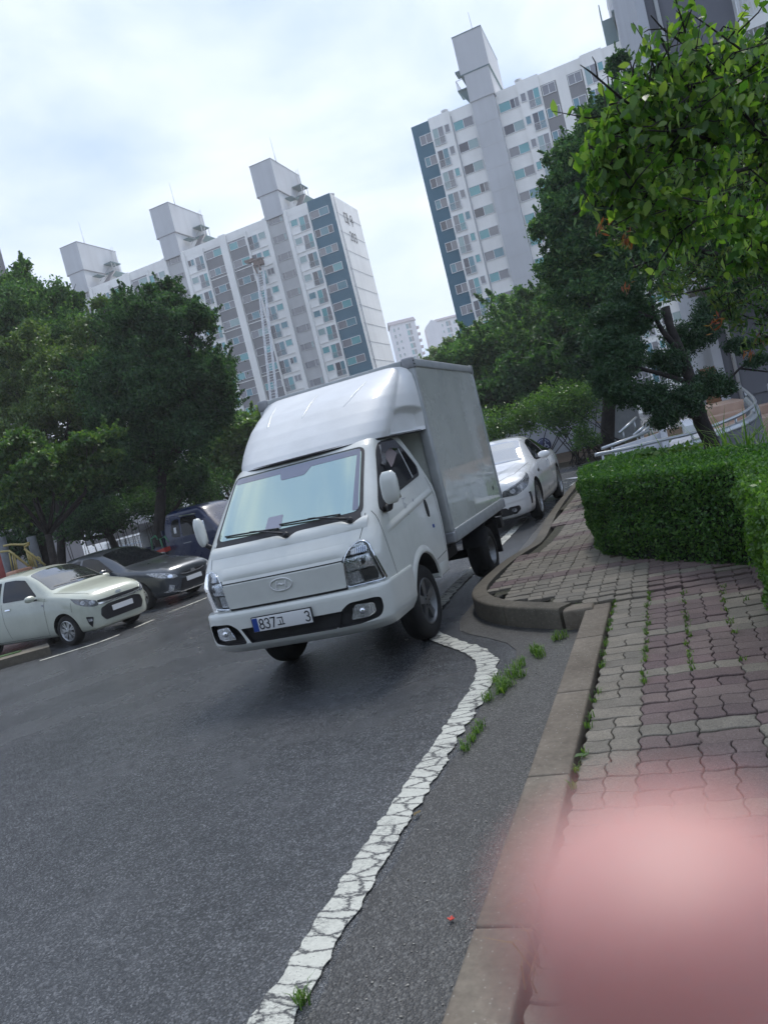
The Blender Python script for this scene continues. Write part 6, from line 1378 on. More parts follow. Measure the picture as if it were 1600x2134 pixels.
# boxwood hedges
def hedge(name, label, poly, z0, z1, n_side, n_top, seed, group, lm=None):
    rs = np.random.RandomState(seed); c = np.mean(poly, 0); org = np.array([c[0], c[1], z0]); root = empty(name, tuple(org), label, 'hedge', group)
    pr = resample([*poly, poly[0]], .08)[:-1]; pr = [sum([pr[(i+k) % len(pr)] for k in range(-3, 4)])/7 for i in range(len(pr))]; pr = np.array(pr); L_ = len(pr); C_ = []
    for _ in range(n_side):
        i = rs.randint(L_); p = pr[i]+(pr[(i+1) % L_]-pr[i])*rs.rand(); h = rs.rand()**.9; d = c-p; d /= np.linalg.norm(d); ins = abs(rs.randn())*.045+(.10*max(0, h-.86)/.14)+.05*math.sin(p[0]*9+h*7)*math.cos(p[1]*8+h*5)-.02+.05*(1-h)
        C_.append((*(p+d*ins), z0+h*(z1-z0)))
    lo, hi = pr.min(0), pr.max(0); k = 0; pl = [tuple(x) for x in pr]
    while k < n_top:
        p = lo+(hi-lo)*rs.rand(2)
        if inside(pl, *p):
            C_.append((*p, z1-abs(rs.randn())*.03+.025*math.sin(p[0]*5+1)*math.cos(p[1]*4)+.012*rs.randn())); k += 1
    for _ in range(70):
        i = rs.randint(L_); p = pr[i]; d = c-p; d /= np.linalg.norm(d); topm = rs.rand() < .75; b0_ = np.array([*(p+d*rs.uniform(.02, .6 if topm else .05)), z1-.02 if topm else z0+rs.rand()*(z1-z0)]); dr = np.array([rs.randn()*.3, rs.randn()*.3, 1.0]) if topm else np.array([-d[0], -d[1], .5])
        for t_ in np.linspace(0, 1, 9): C_.append(b0_+dr*t_*rs.uniform(.05, .10)+rs.randn(3)*.006)
    leaf_mesh('foliage', np.array(C_), .017, lm or L_BOX, root, org, 1.7, 'quad', .35, None, seed)
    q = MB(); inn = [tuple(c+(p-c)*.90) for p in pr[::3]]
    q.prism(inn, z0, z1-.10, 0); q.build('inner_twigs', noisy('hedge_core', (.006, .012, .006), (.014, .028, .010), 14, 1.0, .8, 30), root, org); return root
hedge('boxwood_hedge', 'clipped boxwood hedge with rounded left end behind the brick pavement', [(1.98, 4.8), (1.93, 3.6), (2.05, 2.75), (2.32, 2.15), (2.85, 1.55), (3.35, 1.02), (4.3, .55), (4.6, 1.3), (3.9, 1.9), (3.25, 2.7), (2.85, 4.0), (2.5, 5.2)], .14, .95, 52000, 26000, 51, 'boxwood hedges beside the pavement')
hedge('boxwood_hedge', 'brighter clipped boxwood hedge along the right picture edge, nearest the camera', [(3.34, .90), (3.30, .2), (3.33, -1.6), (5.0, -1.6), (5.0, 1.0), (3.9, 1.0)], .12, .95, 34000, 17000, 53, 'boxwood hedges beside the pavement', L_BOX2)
# garden bed behind the hedges
q = MB(); n_ = 14
q.grid([[(2.2+i*.9+.25*max(0, j-3)*.0, 1.2+j*1.0, .10+.06*math.sin(i*1.3+j)+.012*j) for j in range(9)] for i in range(n_)], 0, True, flip=True)
tag(q.build('garden_bed', M_SOIL), kind='structure')
def blades(name, C_, h, w_, m, label=None, cat=None, kind=None, spread=.5, seed=0, parent=None, org=(0, 0, 0)):
    rs = np.random.RandomState(seed); q = MB(); 
    for c in C_:
        c = np.asarray(c, float); a = rs.uniform(0, 2*PI); hh = h*(.5+.8*rs.rand()); d = np.array([math.cos(a), math.sin(a), 0]); s_ = np.array([-d[1], d[0], 0])*w_*(.6+.7*rs.rand()); k = spread*(.3+1.0*rs.rand())
        P0 = c; P1 = c+d*hh*k*.35+[0, 0, hh*.6]; P2 = c+d*hh*k+[0, 0, hh*(.95-.35*k)]
        q.add([P0-s_, P0+s_, P1+s_*.8, P1-s_*.8, P2], [(0, 1, 2, 3), (3, 2, 4)], 0, False)
    o = q.build(name, m, parent, org)
    if kind: tag(o, label, cat, None, kind)
    return o
rs = np.random.RandomState(61)
# broad-leaved lily tufts behind the hedge, right
for i, (px, py, D, nb_) in enumerate(((1545, 940, 7.6, 90), (1590, 930, 7.0, 110), (1440, 962, 8.4, 26))):
    b = at(px, py, D); b = np.array([b[0], b[1], .2+.35*0]); root = empty('lily_clump', tuple(b), ['strap-leaved clump with arching blades behind the hedge, left one', 'dense strap-leaved clump with arching blades at the right picture edge', 'sparse strap-leaved tuft left of the juniper trunk'][i], 'plant', 'strap-leaved clumps behind the hedge')
    blades('blades', [b+[rs.randn()*.16, rs.randn()*.16, 0] for _ in range(nb_)], 1.05, .011, L_GRASS, spread=.6, seed=i, parent=root, org=b)
b = np.array([*at(1370, 965, 8.0)[:2], .15]); root = empty('shrub', tuple(b), 'low yellow-green shrub peeping over the hedge below the ramp rail', 'shrub'); leaf_mesh('foliage', np.concatenate([clump(rs, at(1350+22*k, 962-3*k, 8.0), (.14, .14, .10), 260, 16, .3) for k in range(5)]), .032, L_LIGHT, root, b, 1.5, 'ovate', .5, None, 3, .1)
q = MB(); [q.tube([b+[.05*k, 0, 0], at(1350+22*k, 970-3*k, 8.0)], .006, 4) for k in range(5)]; q.build('stems', M_BARKD, root, b)
# dark understorey left: a loose hedge row behind the cars
P = [AC(140+28*k, 1090-7*k+6*math.sin(k*2.1), 23.5, .62, .5, .45) for k in range(12)]
sh = empty('shrub_row', tuple(grd(300, 1090, 23.5, -.28)), 'dark twiggy shrub row behind the parked cars', 'shrub'); OR = np.array(sh.location)
leaf_mesh('foliage', np.concatenate([clump(rs, p[:3], p[3:], 900, 26, .3) for p in P]), .045, L_ZELK, sh, OR, 1.8, 'quad', .2, None, 71)
q = MB()
for p in P:
    for k in range(5): e = np.array(p[:3])+rs.randn(3)*.35; s_ = np.array([e[0]+rs.randn()*.15, e[1], -.3]); q.tube([s_, (s_+e)/2+rs.randn(3)*.06, e], [.02, .014, .006], 4)
q.build('stems', M_BARKD, sh, OR)
# ------------------------------------------------------------------ overhanging branches at upper right, close to the camera
def near_tree(name, base, label, limbs, leaves, m, lsize, seed, shape='ovate', aspect=1.95, bark=M_BARKD, droop=(-.1, 0, -.75), extra=None, fold=.24):
    rs = np.random.RandomState(seed); base = np.array(base, float); root = empty(name, tuple(base), label, 'tree'); q = MB(); C_ = []; tw = []
    for pts, r0, r1 in limbs:
        q.tube(pts, list(np.linspace(r0, r1, len(pts))), 8)
    for (c, r, n, k) in leaves:
        c = np.array(c, float); r = np.array(r)*np.ones(3)
        for _ in range(k):
            s_ = c+rs.randn(3)*r*.35; e = c+rs.randn(3)*r*.8+np.array([0, 0, .1*r[2]]); L_ = e-s_; ts = np.sort(rs.rand(max(1, n//k)))
            m_ = (s_+e)/2+rs.randn(3)*.04; q.tube([s_, m_, e], [.006, .004, .0015], 5)
            for t_ in ts: C_.append(s_*(1-t_)**2+2*m_*t_*(1-t_)+e*t_*t_+rs.randn(3)*lsize*.8+[0, 0, -lsize*.5])
    leaf_mesh('leaves', np.array(C_), lsize, m, root, base, aspect, shape, .3, droop, seed, fold)
    q.build('branches', bark, root, base); return root
D0 = 3.9
LV_ = []
rs = np.random.RandomState(77)
for px, py, rr_, n, D in ((1420, 70, 60, 20, 4.0), (1480, 120, 70, 45, 4.1), (1540, 70, 50, 30, 4.2), (1590, 120, 50, 60, 4.2), (1380, 130, 55, 26, 3.9), (1330, 200, 60, 90, 3.9), (1290, 250, 60, 110, 3.8), (1400, 210, 80, 190, 4.0), (1480, 200, 80, 190, 4.2), (1560, 220, 70, 190, 4.3), (1250, 290, 40, 70, 3.8), (1300, 320, 60, 150, 3.9), (1380, 300, 70, 190, 4.1), (1460, 280, 70, 170, 4.2), (1250, 360, 38, 70, 3.8), (1300, 400, 55, 130, 3.9), (1350, 430, 60, 150, 3.9), (1410, 470, 60, 110, 4.0), (1240, 420, 22, 16, 3.8), (1480, 350, 40, 50, 3.9), (1560, 460, 45, 60, 3.9), (1590, 520, 40, 60, 3.8), (1540, 540, 25, 22, 3.8), (1420, 400, 50, 100, 4.2), (1600, 300, 60, 110, 4.4), (1500, 430, 60, 70, 4.4), (1600, 400, 50, 70, 4.4)):
    w_ = rr_/FPX*D; LV_.append((at(px, py, D), (w_, w_*1.2, w_*.9), int(n*2.5), max(6, n//6)))
tb = np.array([5.9, -1.6, .2])
limbs = [([tb, tb+[.1, 0, 1.2], tb+[-.1, .2, 2.2], at(1640, 330, 4.5)], .07, .03), ([at(1640, 330, 4.5), at(1560, 250, 4.2), at(1450, 110, 4.05), at(1380, 60, 3.95), at(1355, 32, 3.9)], .011, .003), ([at(1600, 300, 4.4), at(1460, 110, 4.1), at(1400, 58, 4.0)], .01, .003), ([at(1640, 330, 4.5), at(1500, 300, 4.2), at(1380, 260, 4.0), at(1300, 210, 3.9), at(1230, 150, 3.8), at(1208, 135, 3.8)], .014, .002), ([at(1245, 165, 3.8), at(1240, 130, 3.8), at(1233, 118, 3.8)], .004, .002), ([at(1640, 330, 4.5), at(1480, 370, 4.2), at(1350, 390, 4.0), at(1270, 380, 3.9)], .014, .003), ([at(1640, 330, 4.5), at(1600, 430, 4.1), at(1570, 500, 3.9), at(1535, 555, 3.8)], .011, .002), ([at(1385, 60, 3.95), at(1350, 62, 3.9), at(1340, 68, 3.9)], .004, .002)]
near_tree('broadleaf_tree', tb, 'near tree with large bright pointed leaves overhanging the upper right corner', limbs, LV_, L_BRIGHT, .031, 77)
# darker maple under it
ML = []
for px, py, rr_, n, D in ((1560, 350, 70, 160, 5.6), (1500, 420, 70, 160, 5.8), (1590, 470, 60, 140, 5.6), (1450, 480, 60, 120, 5.8), (1400, 540, 60, 100, 5.6), (1340, 480, 35, 60, 5.2), (1300, 470, 25, 36, 5.0), (1480, 560, 60, 130, 5.8), (1560, 580, 60, 150, 5.6), (1390, 600, 25, 40, 5.4), (1590, 640, 50, 120, 5.4), (1540, 660, 40, 80, 5.4), (1500, 620, 40, 60, 5.4), (1590, 700, 30, 50, 5.2), (1440, 580, 50, 80, 6.0), (1350, 380, 60, 90, 6.2), (1430, 350, 60, 120, 6.2), (1330, 550, 30, 30, 5.6)):
    w_ = rr_/FPX*D; ML.append((at(px, py, D), (w_, w_*1.3, w_*.8), int(n*2.2), max(4, n//10)))
mbs = np.array([5.7, 1.3, .2])
near_tree('maple_tree', mbs, 'shaded maple with star leaves below the bright branches at right', [([mbs, mbs+[-.1, .1, 1.0], at(1600, 560, 6.2), at(1560, 400, 6.2)], .09, .04), ([at(1600, 560, 6.2), at(1450, 520, 5.8), at(1340, 480, 5.2), at(1260, 470, 4.9)], .03, .004), ([at(1590, 500, 6.0), at(1480, 440, 5.9), at(1380, 380, 6.2)], .025, .006), ([at(1600, 600, 6.2), at(1500, 650, 5.4), at(1480, 690, 5.3)], .015, .003), ([at(1600, 560, 6.2), at(1480, 600, 5.8), at(1385, 620, 5.5)], .015, .003)], ML, m_leaf('maple_shade_leaf', (.035, .085, .03), (.07, .14, .04), (.16, .20, .05)), .030, 79, 'quad', 3.0, droop=(0, 0, -.6))
RL = []
for px, py, D in ((1255, 475, 4.9), (1308, 508, 5.1), (1270, 468, 4.95), (1300, 500, 5.0), (1485, 680, 5.3), (1490, 670, 5.3), (1560, 735, 5.2), (1585, 705, 5.2), (1305, 597, 5.3), (1325, 470, 5.0)):
    for _ in range(9): RL.append(at(px, py, D)+rs.randn(3)*.022)
leaf_mesh('young_red_leaves', np.array(RL), .030, L_RED, [o for o in COL.objects if o.name.startswith('maple_tree') and o.get('label', '').startswith('shaded')][0], mbs, 4.0, 'quad', .2, (-.3, 0, -.7), 5)
# deep background foliage behind them
tree('broadleaf_tree', (6.9, 6.0, .1), 'deep shade tree behind the maple at right', 'tree', [AC(1560, 330, 11, 1.1), AC(1480, 400, 12, 1.2), AC(1580, 480, 11, 1.1), AC(1420, 470, 12.5, 1.0), AC(1540, 540, 12, .8), AC(1380, 380, 13, 1.2), AC(1620, 380, 11, 1.2), AC(1540, 260, 12, 1.1), AC(1450, 320, 12.5, .9), AC(1600, 240, 12, 1.0), AC(1400, 300, 13, .7)], 8200, .048, L_ZELK, .12, None, M_BARKD, 83, 26, .3)

# belt of trees behind the photographer: not in the frame itself, it darkens the car windows and paint that mirror it
rs = np.random.RandomState(97); P = []
for k in range(16):
    x = -44+k*3.6; y = -17-2*math.sin(k*1.7)+(.25*(x+10) if x < -10 else 0); P.append(clump(rs, (x, y, 4.6+1.2*math.sin(k*2.3)), (2.6, 2.2, 3.4), 1100, 40, .32, .6)); P.append(clump(rs, (x+1.5, y, 1.6), (2.2, 1.6, 1.8), 600, 24, .34, .6))
o = leaf_mesh('tree_belt', np.concatenate(P), .30, L_ZELK, None, (-17, -17, 0), 1.5, 'quad', .2, None, 97); o.location = (-17, -17, 0); tag(o, 'tree belt behind the photographer, mirrored in the car windows', 'trees', None, 'stuff')
# ------------------------------------------------------------------ ramp, walls and fittings at the right
M_STAIN = mat('stainless_rail', (.42, .45, .48), .36, .8); M_RCON = noisy('ramp_concrete', (.36, .38, .42), (.50, .52, .56), 4, .7)
M_TILE = noisy('peach_tile', (.36, .24, .18), (.44, .31, .24), 3, .6); M_RW = noisy('curved_wall_paint', (.13, .14, .16), (.18, .19, .215), 3, .7)
M_DOOR = noisy('brown_door', (.16, .075, .035), (.24, .12, .06), 6, .5)
def curve(pp, n=10):     # Catmull-Rom
    P = [np.array(p, float) for p in pp]; P = [2*P[0]-P[1]]+P+[2*P[-1]-P[-2]]; o = []
    for i in range(1, len(P)-2):
        for k in range(n):
            t = k/n; o.append(.5*((2*P[i])+(-P[i-1]+P[i+1])*t+(2*P[i-1]-5*P[i]+4*P[i+1]-P[i+2])*t*t+(-P[i-1]+3*P[i]-3*P[i+1]+P[i+2])*t**3))
    return o+[P[-2]]
cap = curve([at(1255, 975, 11.7), at(1330, 962, 11.8), at(1430, 931, 12.0), at(1530, 894, 12.2), at(1565, 878, 12.5), at(1582, 862, 13.1), at(1580, 846, 13.9), at(1566, 832, 14.8)], 8)
RP = empty('wheelchair_ramp', tuple(np.array([cap[0][0], cap[0][1], .1])), 'curved concrete wheelchair ramp with steel rails beyond the hedge', 'ramp'); OR = RP.location
q = MB(); q.grid([[(p[0], p[1], -.1), (p[0], p[1], p[2]-.04)] for p in cap], 0, True); 
inn = []
for i, p in enumerate(cap):
    t_ = cap[min(i+1, len(cap)-1)]-cap[max(i-1, 0)]; t_[2] = 0; t_ /= np.linalg.norm(t_); inn.append(p+np.array([-t_[1], t_[0], 0])*.16)
q.grid([[(a[0], a[1], a[2]-.04), (b[0], b[1], b[2]-.04)] for a, b in zip(cap, inn)], 0, True); q.grid([[(p[0], p[1], p[2]-.04), (p[0], p[1], -.1)] for p in inn], 0, True); q.build('curved_wall', M_RW, RP, OR)
q = MB(); q.tube([(a+b)/2 for a, b in zip(cap, inn)], .075, 10); q.build('wall_cap', M_STAIN, RP, OR)
q = MB(); wd_ = []
for i, p in enumerate(cap[:44]):
    t_ = cap[min(i+1, len(cap)-1)]-cap[max(i-1, 0)]; t_[2] = 0; t_ /= np.linalg.norm(t_); n_ = np.array([-t_[1], t_[0], 0]); wd_.append([tuple(p+n_*.16-[0, 0, .14]), tuple(p+n_*1.5-[0, 0, .14])])
q.grid(wd_, 0, True, flip=True); q.build('ramp_floor', M_RCON, RP, OR)
q = MB(); q.grid([[r_[1], (r_[1][0], r_[1][1], r_[1][2]+.34)] for r_ in wd_[13:34]], 0, True); q.grid([[(r_[1][0], r_[1][1], r_[1][2]+.34), (r_[1][0]+.02, r_[1][1]+.14, r_[1][2]+.34)] for r_ in wd_[13:34]], 0, True); q.build('inner_kerb_wall', noisy('pale_ramp_wall', (.50, .52, .56), (.62, .64, .68), 3, .6), RP, OR)
rail = curve([at(1239, 948, 12.0), at(1300, 936, 12.0), at(1380, 917, 12.05), at(1440, 903, 12.1), at(1500, 882, 12.2), at(1545, 862, 12.4), at(1567, 846, 12.9), at(1571, 834, 13.6), at(1556, 818, 14.8), at(1535, 803, 16)], 8)
q = MB(); q.tube(rail, .030, 10); o = q.build('handrail', M_STAIN, RP, OR)
q = MB()
for i in (2, 12, 24, 37, 48, 58, 66):
    p = rail[min(i, len(rail)-1)]; k = int(np.argmin([np.linalg.norm(p[:2]-c_[:2]) for c_ in cap])); q.tube([p, [p[0], p[1], min(p[2]-.1, cap[k][2])]], .020, 8)
q.build('rail_posts', M_STAIN, RP, OR)
for pts in ([at(1253, 935, 13.5), at(1300, 918, 13.6), at(1352, 898, 13.8)], [at(1289, 903, 15.5), at(1325, 870, 15.8)], [at(1318, 908, 15.2), at(1352, 880, 15.5)], [at(1326, 910, 15.2), at(1360, 883, 15.5)]):
    q = MB(); q.tube(pts, .028, 8); [q.tube([p_, p_-[0, 0, .28]], .018, 6) for p_ in (pts[0]*.8+pts[-1]*.2, pts[-1]*.85+pts[0]*.15)]; q.build('inner_handrail', M_STAIN, RP, OR)
# lawn strip between the rails
lw = [atz(1280, 925, .25), atz(1400, 905, .30), atz(1395, 880, .32), atz(1330, 890, .3)]
q = MB(); q.add([(1.6, 9.6, .30), (3.4, 9.8, .36), (4.2, 12.5, .5), (3.2, 15.5, .4), (1.4, 14.5, .2)], [(0, 1, 2, 3, 4)]); tag(q.build('lawn', noisy('lawn_green', (.04, .09, .02), (.07, .15, .035), 8, .9)), kind='structure')
rs = np.random.RandomState(91); P = []
for _ in range(4200):
    x, y = rs.uniform(1.4, 4.2), rs.uniform(9.5, 15.5)
    if inside([(1.6, 9.6), (3.4, 9.8), (4.2, 12.5), (3.2, 15.5), (1.4, 14.5)], x, y): P.append((x, y, .33+.02*(x-1.6)+.012*(y-10)))
blades('lawn_grass', P, .10, .010, L_GRASS, 'bright grass between the ramp rails', 'grass', 'stuff', .4, 9)
# landing with peach tiles, white parapet, steps and doorway
LD = empty('entrance_landing', (4.4, 15.5, .2), 'peach tiled entrance landing with steps inside the curved ramp', 'steps'); OR = LD.location
q = MB(); q.box((3.55, 13.6, -.1), (5.6, 15.2, .52), 0, .01); q.box((3.6, 15.2, -.1), (5.6, 16.2, .72), 0, .01); q.box((3.6, 16.2, -.1), (4.9, 20.3, .92), 0, .01); q.build('tiled_steps', M_TILE, LD, OR)
q = MB(); q.box((3.30, 13.2, -.1), (3.55, 17.5, .75), 0, .01); q.box((5.6, 13.6, -.1), (6.0, 18.0, 1.15), 0, .05); q.build('white_parapet', noisy('parapet_white', (.62, .64, .68), (.72, .74, .78), 2, .6), LD, OR)
dp_ = aty(1497, 850, 20.3); q = MB(); q.box((dp_[0]-.30, 20.3, .92), (dp_[0]+.30, 20.36, 2.0)); q.build('brown_door', M_DOOR, LD, OR)
# grey retaining wall with the parking roundel
q = MB(); q.box((-8.5, 24.0, -.1), (.9, 24.25, 2.15)); WL = q.build('retaining_wall', noisy('bluish_wall', (.34, .36, .41), (.44, .46, .51), 2, .85), None, (-4, 24, 0), (-4, 24, 0)); tag(WL, 'pale blue-grey wall behind the leggy shrubs and the white saloon car', 'wall')
q = MB(); q.box((.9, 23.6, -.1), (2.1, 24.3, 2.6)); 
for i in range(9): q.box((.92+.13*i, 23.57, 0), (.97+.13*i, 23.6, 2.55))
GP = q.build('ribbed_panel', noisy('ribbed_pale_panel', (.34, .37, .40), (.44, .47, .50), 3, .8), None, (1.5, 23.9, 0), (1.5, 23.9, 0)); tag(GP, 'ribbed pale panel wall with yellow ropes, right of the shrub row', 'wall')
pc = aty(1132, 928, 23.97); SG = empty('parking_sign', tuple(pc), 'round dark blue disabled parking roundel painted on the grey wall', 'sign')
q = MB(); q.lathe([(.28, .012), (.275, 0), (0, 0)], tuple(pc), 'y', 36); q.build('disc', mat('sign_navy', (.018, .030, .11), .5), SG, pc)
q = MB(); M_SW = mat('sign_pale', (.50, .55, .66), .6); ux, uz = (1, 0, 0), (0, 0, 1); o_ = pc+[0, -.004, 0]
stroke(q, [(-.16, -.15), (-.16, .02), (-.09, .02)]+arcp(-.09, -.02, .04, .04, 80, -80, 5)+[(-.16, -.06)], o_, ux, uz, .03)
stroke(q, arcp(.10, -.05, .065, .07, 100, 350, 10), o_, ux, uz, .028); stroke(q, [(.08, .09), (.09, -.01), (.15, -.02), (.18, -.10)], o_, ux, uz, .028); stroke(q, arcp(.078, .11, .012, .012, 0, 360, 8), o_, ux, uz, .02)
for i in range(9):
    a = rad(155-16*i); c_ = (.215*math.cos(a), .215*math.sin(a)); stroke(q, [(c_[0]-.012, c_[1]-.010), (c_[0]+.012, c_[1]+.010)], o_, ux, uz, .020)
q.build('symbols', M_SW, SG, pc)
for k, (a, b, s_) in enumerate((((1240, 878), (1266, 860), 8), ((1246, 902), (1271, 884), 7), ((1228, 934), (1246, 916), 6))):
    A_ = aty(*a, 23.4); B_ = aty(*b, 23.4); pts = [A_+(B_-A_)*t-[0, 0, .16*math.sin(PI*t)] for t in np.linspace(0, 1, 10)]
    q = MB(); q.tube(pts, .018, 6); tag(q.build('rope', mat('yellow_rope', (.42, .33, .14), .8), None, pts[0], pts[0]), ['uppermost sagging yellow rope on the ribbed pale wall', 'middle sagging yellow rope on the ribbed pale wall', 'lowest yellow rope low among the shrub stems'][k], 'rope')
q = MB(); q.grid([[(-8, 21.6, .13), (-8, 24, .3)], [(-2, 21.4, .13), (-2, 24, .35)], [(2.4, 20.0, .13), (2.4, 23.7, .3)], [(3.4, 19.2, .13), (3.4, 23.7, .3)]], 0, True, flip=True); tag(q.build('planting_bed', M_BROWN), kind='structure')
q = MB(); q.obox((-5, 21.5, .05), (3.0, -.1, 0), (0, .08, 0), (0, 0, .10)); q.obox((.2, 20.7, .05), (2.25, -.72, 0), (.03, .08, 0), (0, 0, .10)); tag(q.build('bed_kerb', M_KERB2), kind='structure')
# ------------------------------------------------------------------ left side: low kerb, playground, pavilion
gz_ = GZ(-9)
q = MB(); q.prism([(-7.62, 5.02), (-10.5, 3.1), (-10.9, 3.65), (-8.05, 5.42)], gz_-.05, gz_+.15); tag(q.build('low_kerb', M_KERB2), kind='structure')
q = MB(); q.prism([(-8.3, 5.0), (-10.7, 3.5), (-10.8, 3.6), (-8.4, 5.15)], gz_+.15, gz_+.165); tag(q.build('kerb_moss', noisy('moss', (.03, .07, .02), (.06, .12, .03), 20, .95)), kind='structure')
PG = empty('playground_frame', tuple(at(50, 1180, 22)*[1, 1, 0]+[0, 0, gz_]), 'playground climbing frame with yellow handrails and grey posts at the left edge', 'playground'); OR = PG.location
M_YEL = noisy('yellow_steel', (.36, .28, .08), (.50, .42, .18), 6, .5); M_POST = noisy('grey_post', (.10, .11, .12), (.16, .17, .18), 5, .6)
def W2(px, py, D=22): return at(px, py, D)
q = MB(); q.tube([W2(8, 1138), W2(22, 1135), W2(50, 1135), W2(62, 1131)], .035, 6); q.tube([W2(2, 1150), W2(20, 1148), W2(66, 1184)], .035, 6); q.tube([W2(62, 1134), W2(52, 1140), W2(52, 1144), W2(95, 1178)], .035, 6)
for px in (20, 26, 30): q.tube([W2(px, 1152), W2(px+7, 1190)], .022, 5)
for px in (55, 59, 63, 68): q.tube([W2(px, 1146+(px-55)*.6), W2(px+10, 1182)], .024, 5)
q.tube([W2(78, 1160), W2(84, 1162), W2(86, 1172), W2(82, 1175)], .02, 5); q.build('yellow_rails', M_YEL, PG, OR)
q = MB()
for px, py, r_ in ((2, 1120, .13), (65, 1118, .13)): p = W2(px, py, 22.3); q.tube([p, [p[0], p[1], gz_]], r_, 10)
q.build('posts', M_POST, PG, OR)
q = MB(); a = W2(-14, 1150, 22.4); q.box((a[0]-1.3, a[1], gz_), (a[0]+.32, a[1]+.1, a[2]), 0, .02); q.build('red_panel', noisy('red_panel', (.20, .02, .015), (.28, .04, .03), 4, .5), PG, OR)
q = MB(); a = W2(40, 1188, 21.5); q.box((a[0]-.20, a[1]-.3, a[2]-.35), (a[0]+.22, a[1]+.3, a[2]+.02), 0, .05); q.build('salmon_step', noisy('salmon_plastic', (.45, .22, .14), (.55, .30, .20), 4, .5), PG, OR)
a = W2(335, 1146, 21.5); SE = empty('play_seat', (a[0], a[1], gz_), 'red play seat with green hoops left of the navy truck', 'playground'); OR = SE.location
q = MB(); q.obox(a+[0, 0, -.06], (.36, .0, .05), (0, .3, 0), (0, 0, .06)); q.box(a+[-.1, -.1, gz_-a[2]], a+[.1, .1, -.1]); q.build('seat', noisy('red_plastic', (.36, .03, .02), (.45, .06, .04), 4, .4), SE, OR)
q = MB(); M_GH = mat('green_hoop', (.05, .22, .12), .4)
q.tube([a+[-.25, 0, 0], a+[-.22, 0, .35], a+[-.05, 0, .42], a+[.0, 0, .30]], .025, 6); q.tube([a+[.1, 0, 0], a+[.08, 0, .30], a+[.25, 0, .34], a+[.36, 0, .15]], .025, 6); q.tube([a+[-.75, 0, -.1], a+[-.6, 0, .08], a+[-.45, 0, 0], a+[-.40, 0, -.1]], .025, 6); q.build('hoops', M_GH, SE, OR)
a = at(300, 1093, 31); PV = empty('pavilion', (a[0], a[1], gz_), 'low pavilion with pale sloping roof behind the shrubs, left of the navy truck', 'pavilion'); OR = PV.location
q = MB(); e0, e1 = at(262, 1112, 31), at(335, 1076, 31); d_ = (e1-e0)/2; c_ = (e0+e1)/2; q.obox(c_, d_, (.3, 2.0, 0), (0, 0, .10)); q.build('roof', noisy('pale_sheet_roof', (.42, .44, .50), (.60, .62, .68), 3, .5), PV, OR)
q = MB(); q.obox([c_[0], c_[1]+.6, (c_[2]+gz_)/2-.05], (abs(d_[0])*.9, 0, 0), (0, .1, 0), (0, 0, (c_[2]-gz_)/2-.05)); q.build('wall', noisy('pavilion_wall', (.16, .17, .17), (.26, .27, .28), 3, .9), PV, OR)
q = MB(); 
for i in range(46):
    x0 = -21+.22*i; q.box((x0, 22.0, gz_), (x0+.03, 22.03, gz_+1.15))
q.box((-21, 21.99, gz_+1.05), (-10.9, 22.04, gz_+1.1)); q.box((-21, 21.99, gz_+.1), (-10.9, 22.04, gz_+.15)); tag(q.build('picket_fence', noisy('fence_blue_white', (.30, .36, .44), (.45, .50, .58), 3, .6), None, (-16, 22, gz_), (-16, 22, gz_)), 'pale blue railing fence behind the playground and shrubs', 'fence')
# ------------------------------------------------------------------ weeds, litter
rs = np.random.RandomState(101)
def tufts(name, label, spots, n, r, h, seed):
    P = []
    for (x, y) in spots:
        z = .006 if x < 2.05 else ZP-.006
        for _ in range(n): a = rs.uniform(0, 2*PI); d = r*rs.rand(); P.append((x+d*math.cos(a), y+d*math.sin(a), z))
    return blades(name, P, h, .0028, L_GRASS, label, 'weeds', 'stuff', .8, seed)
sp_ = [(1.64, -.72), (1.65, -.62), (1.66, -.50), (1.68, -.42), (1.70, -.33), (1.72, -.22), (1.74, -.12), (1.76, .0), (1.78, .10), (1.81, .22), (1.86, .33), (1.90, .38), (1.68, -.55), (1.67, -.46), (1.72, -.30)]
sp_ = [(x+rs.randn()*.028, y+rs.randn()*.035) for x, y in sp_ if rs.rand() < .85]+[(1.72, -.50), (1.80, .14), (1.95, .42)]
tufts('verge_weeds', 'fresh green weeds along the bend of the white line', sp_, 40, .048, .075, 1)
tufts('verge_weeds', 'small weed tufts by the straight white line', [(1.66, -1.32), (1.67, -1.22), (1.65, -1.42), (1.67, -1.15), (1.57, -3.24)], 30, .035, .06, 2)
jt = [(2.335, y) for y in np.arange(-2.2, .9, .155)]+[(2.335+.2455, y) for y in np.arange(-1.1, .95, .085)]+[(2.335+.491, y) for y in np.arange(-1.0, .9, .12)]+[(2.335+.7365, y) for y in np.arange(-.9, .6, .24)]+[(3.15, -1.9), (3.2, -2.3), (2.95, 1.3), (2.6, 1.65), (2.2, .84), (2.3, .9), (2.34, 1.0), (2.05, .8), (3.2, .3), (3.1, .7), (1.45, 5.1), (1.12, 5.0)]
jt = [(x+rs.randn()*.006, y+rs.randn()*.03) for x, y in jt if rs.rand() < .85]
tufts('joint_weeds', 'tiny weeds growing in the paving joints', jt, 13, .022, .045, 3)
blades('dry_grass', [(2.335+rs.randn()*.02, y, ZP) for y in np.linspace(-3.35, -2.95, 26)], .11, .003, L_DRY, 'dry straw at the kerb joint near the bottom', 'weeds', 'stuff', 1.1, 4)
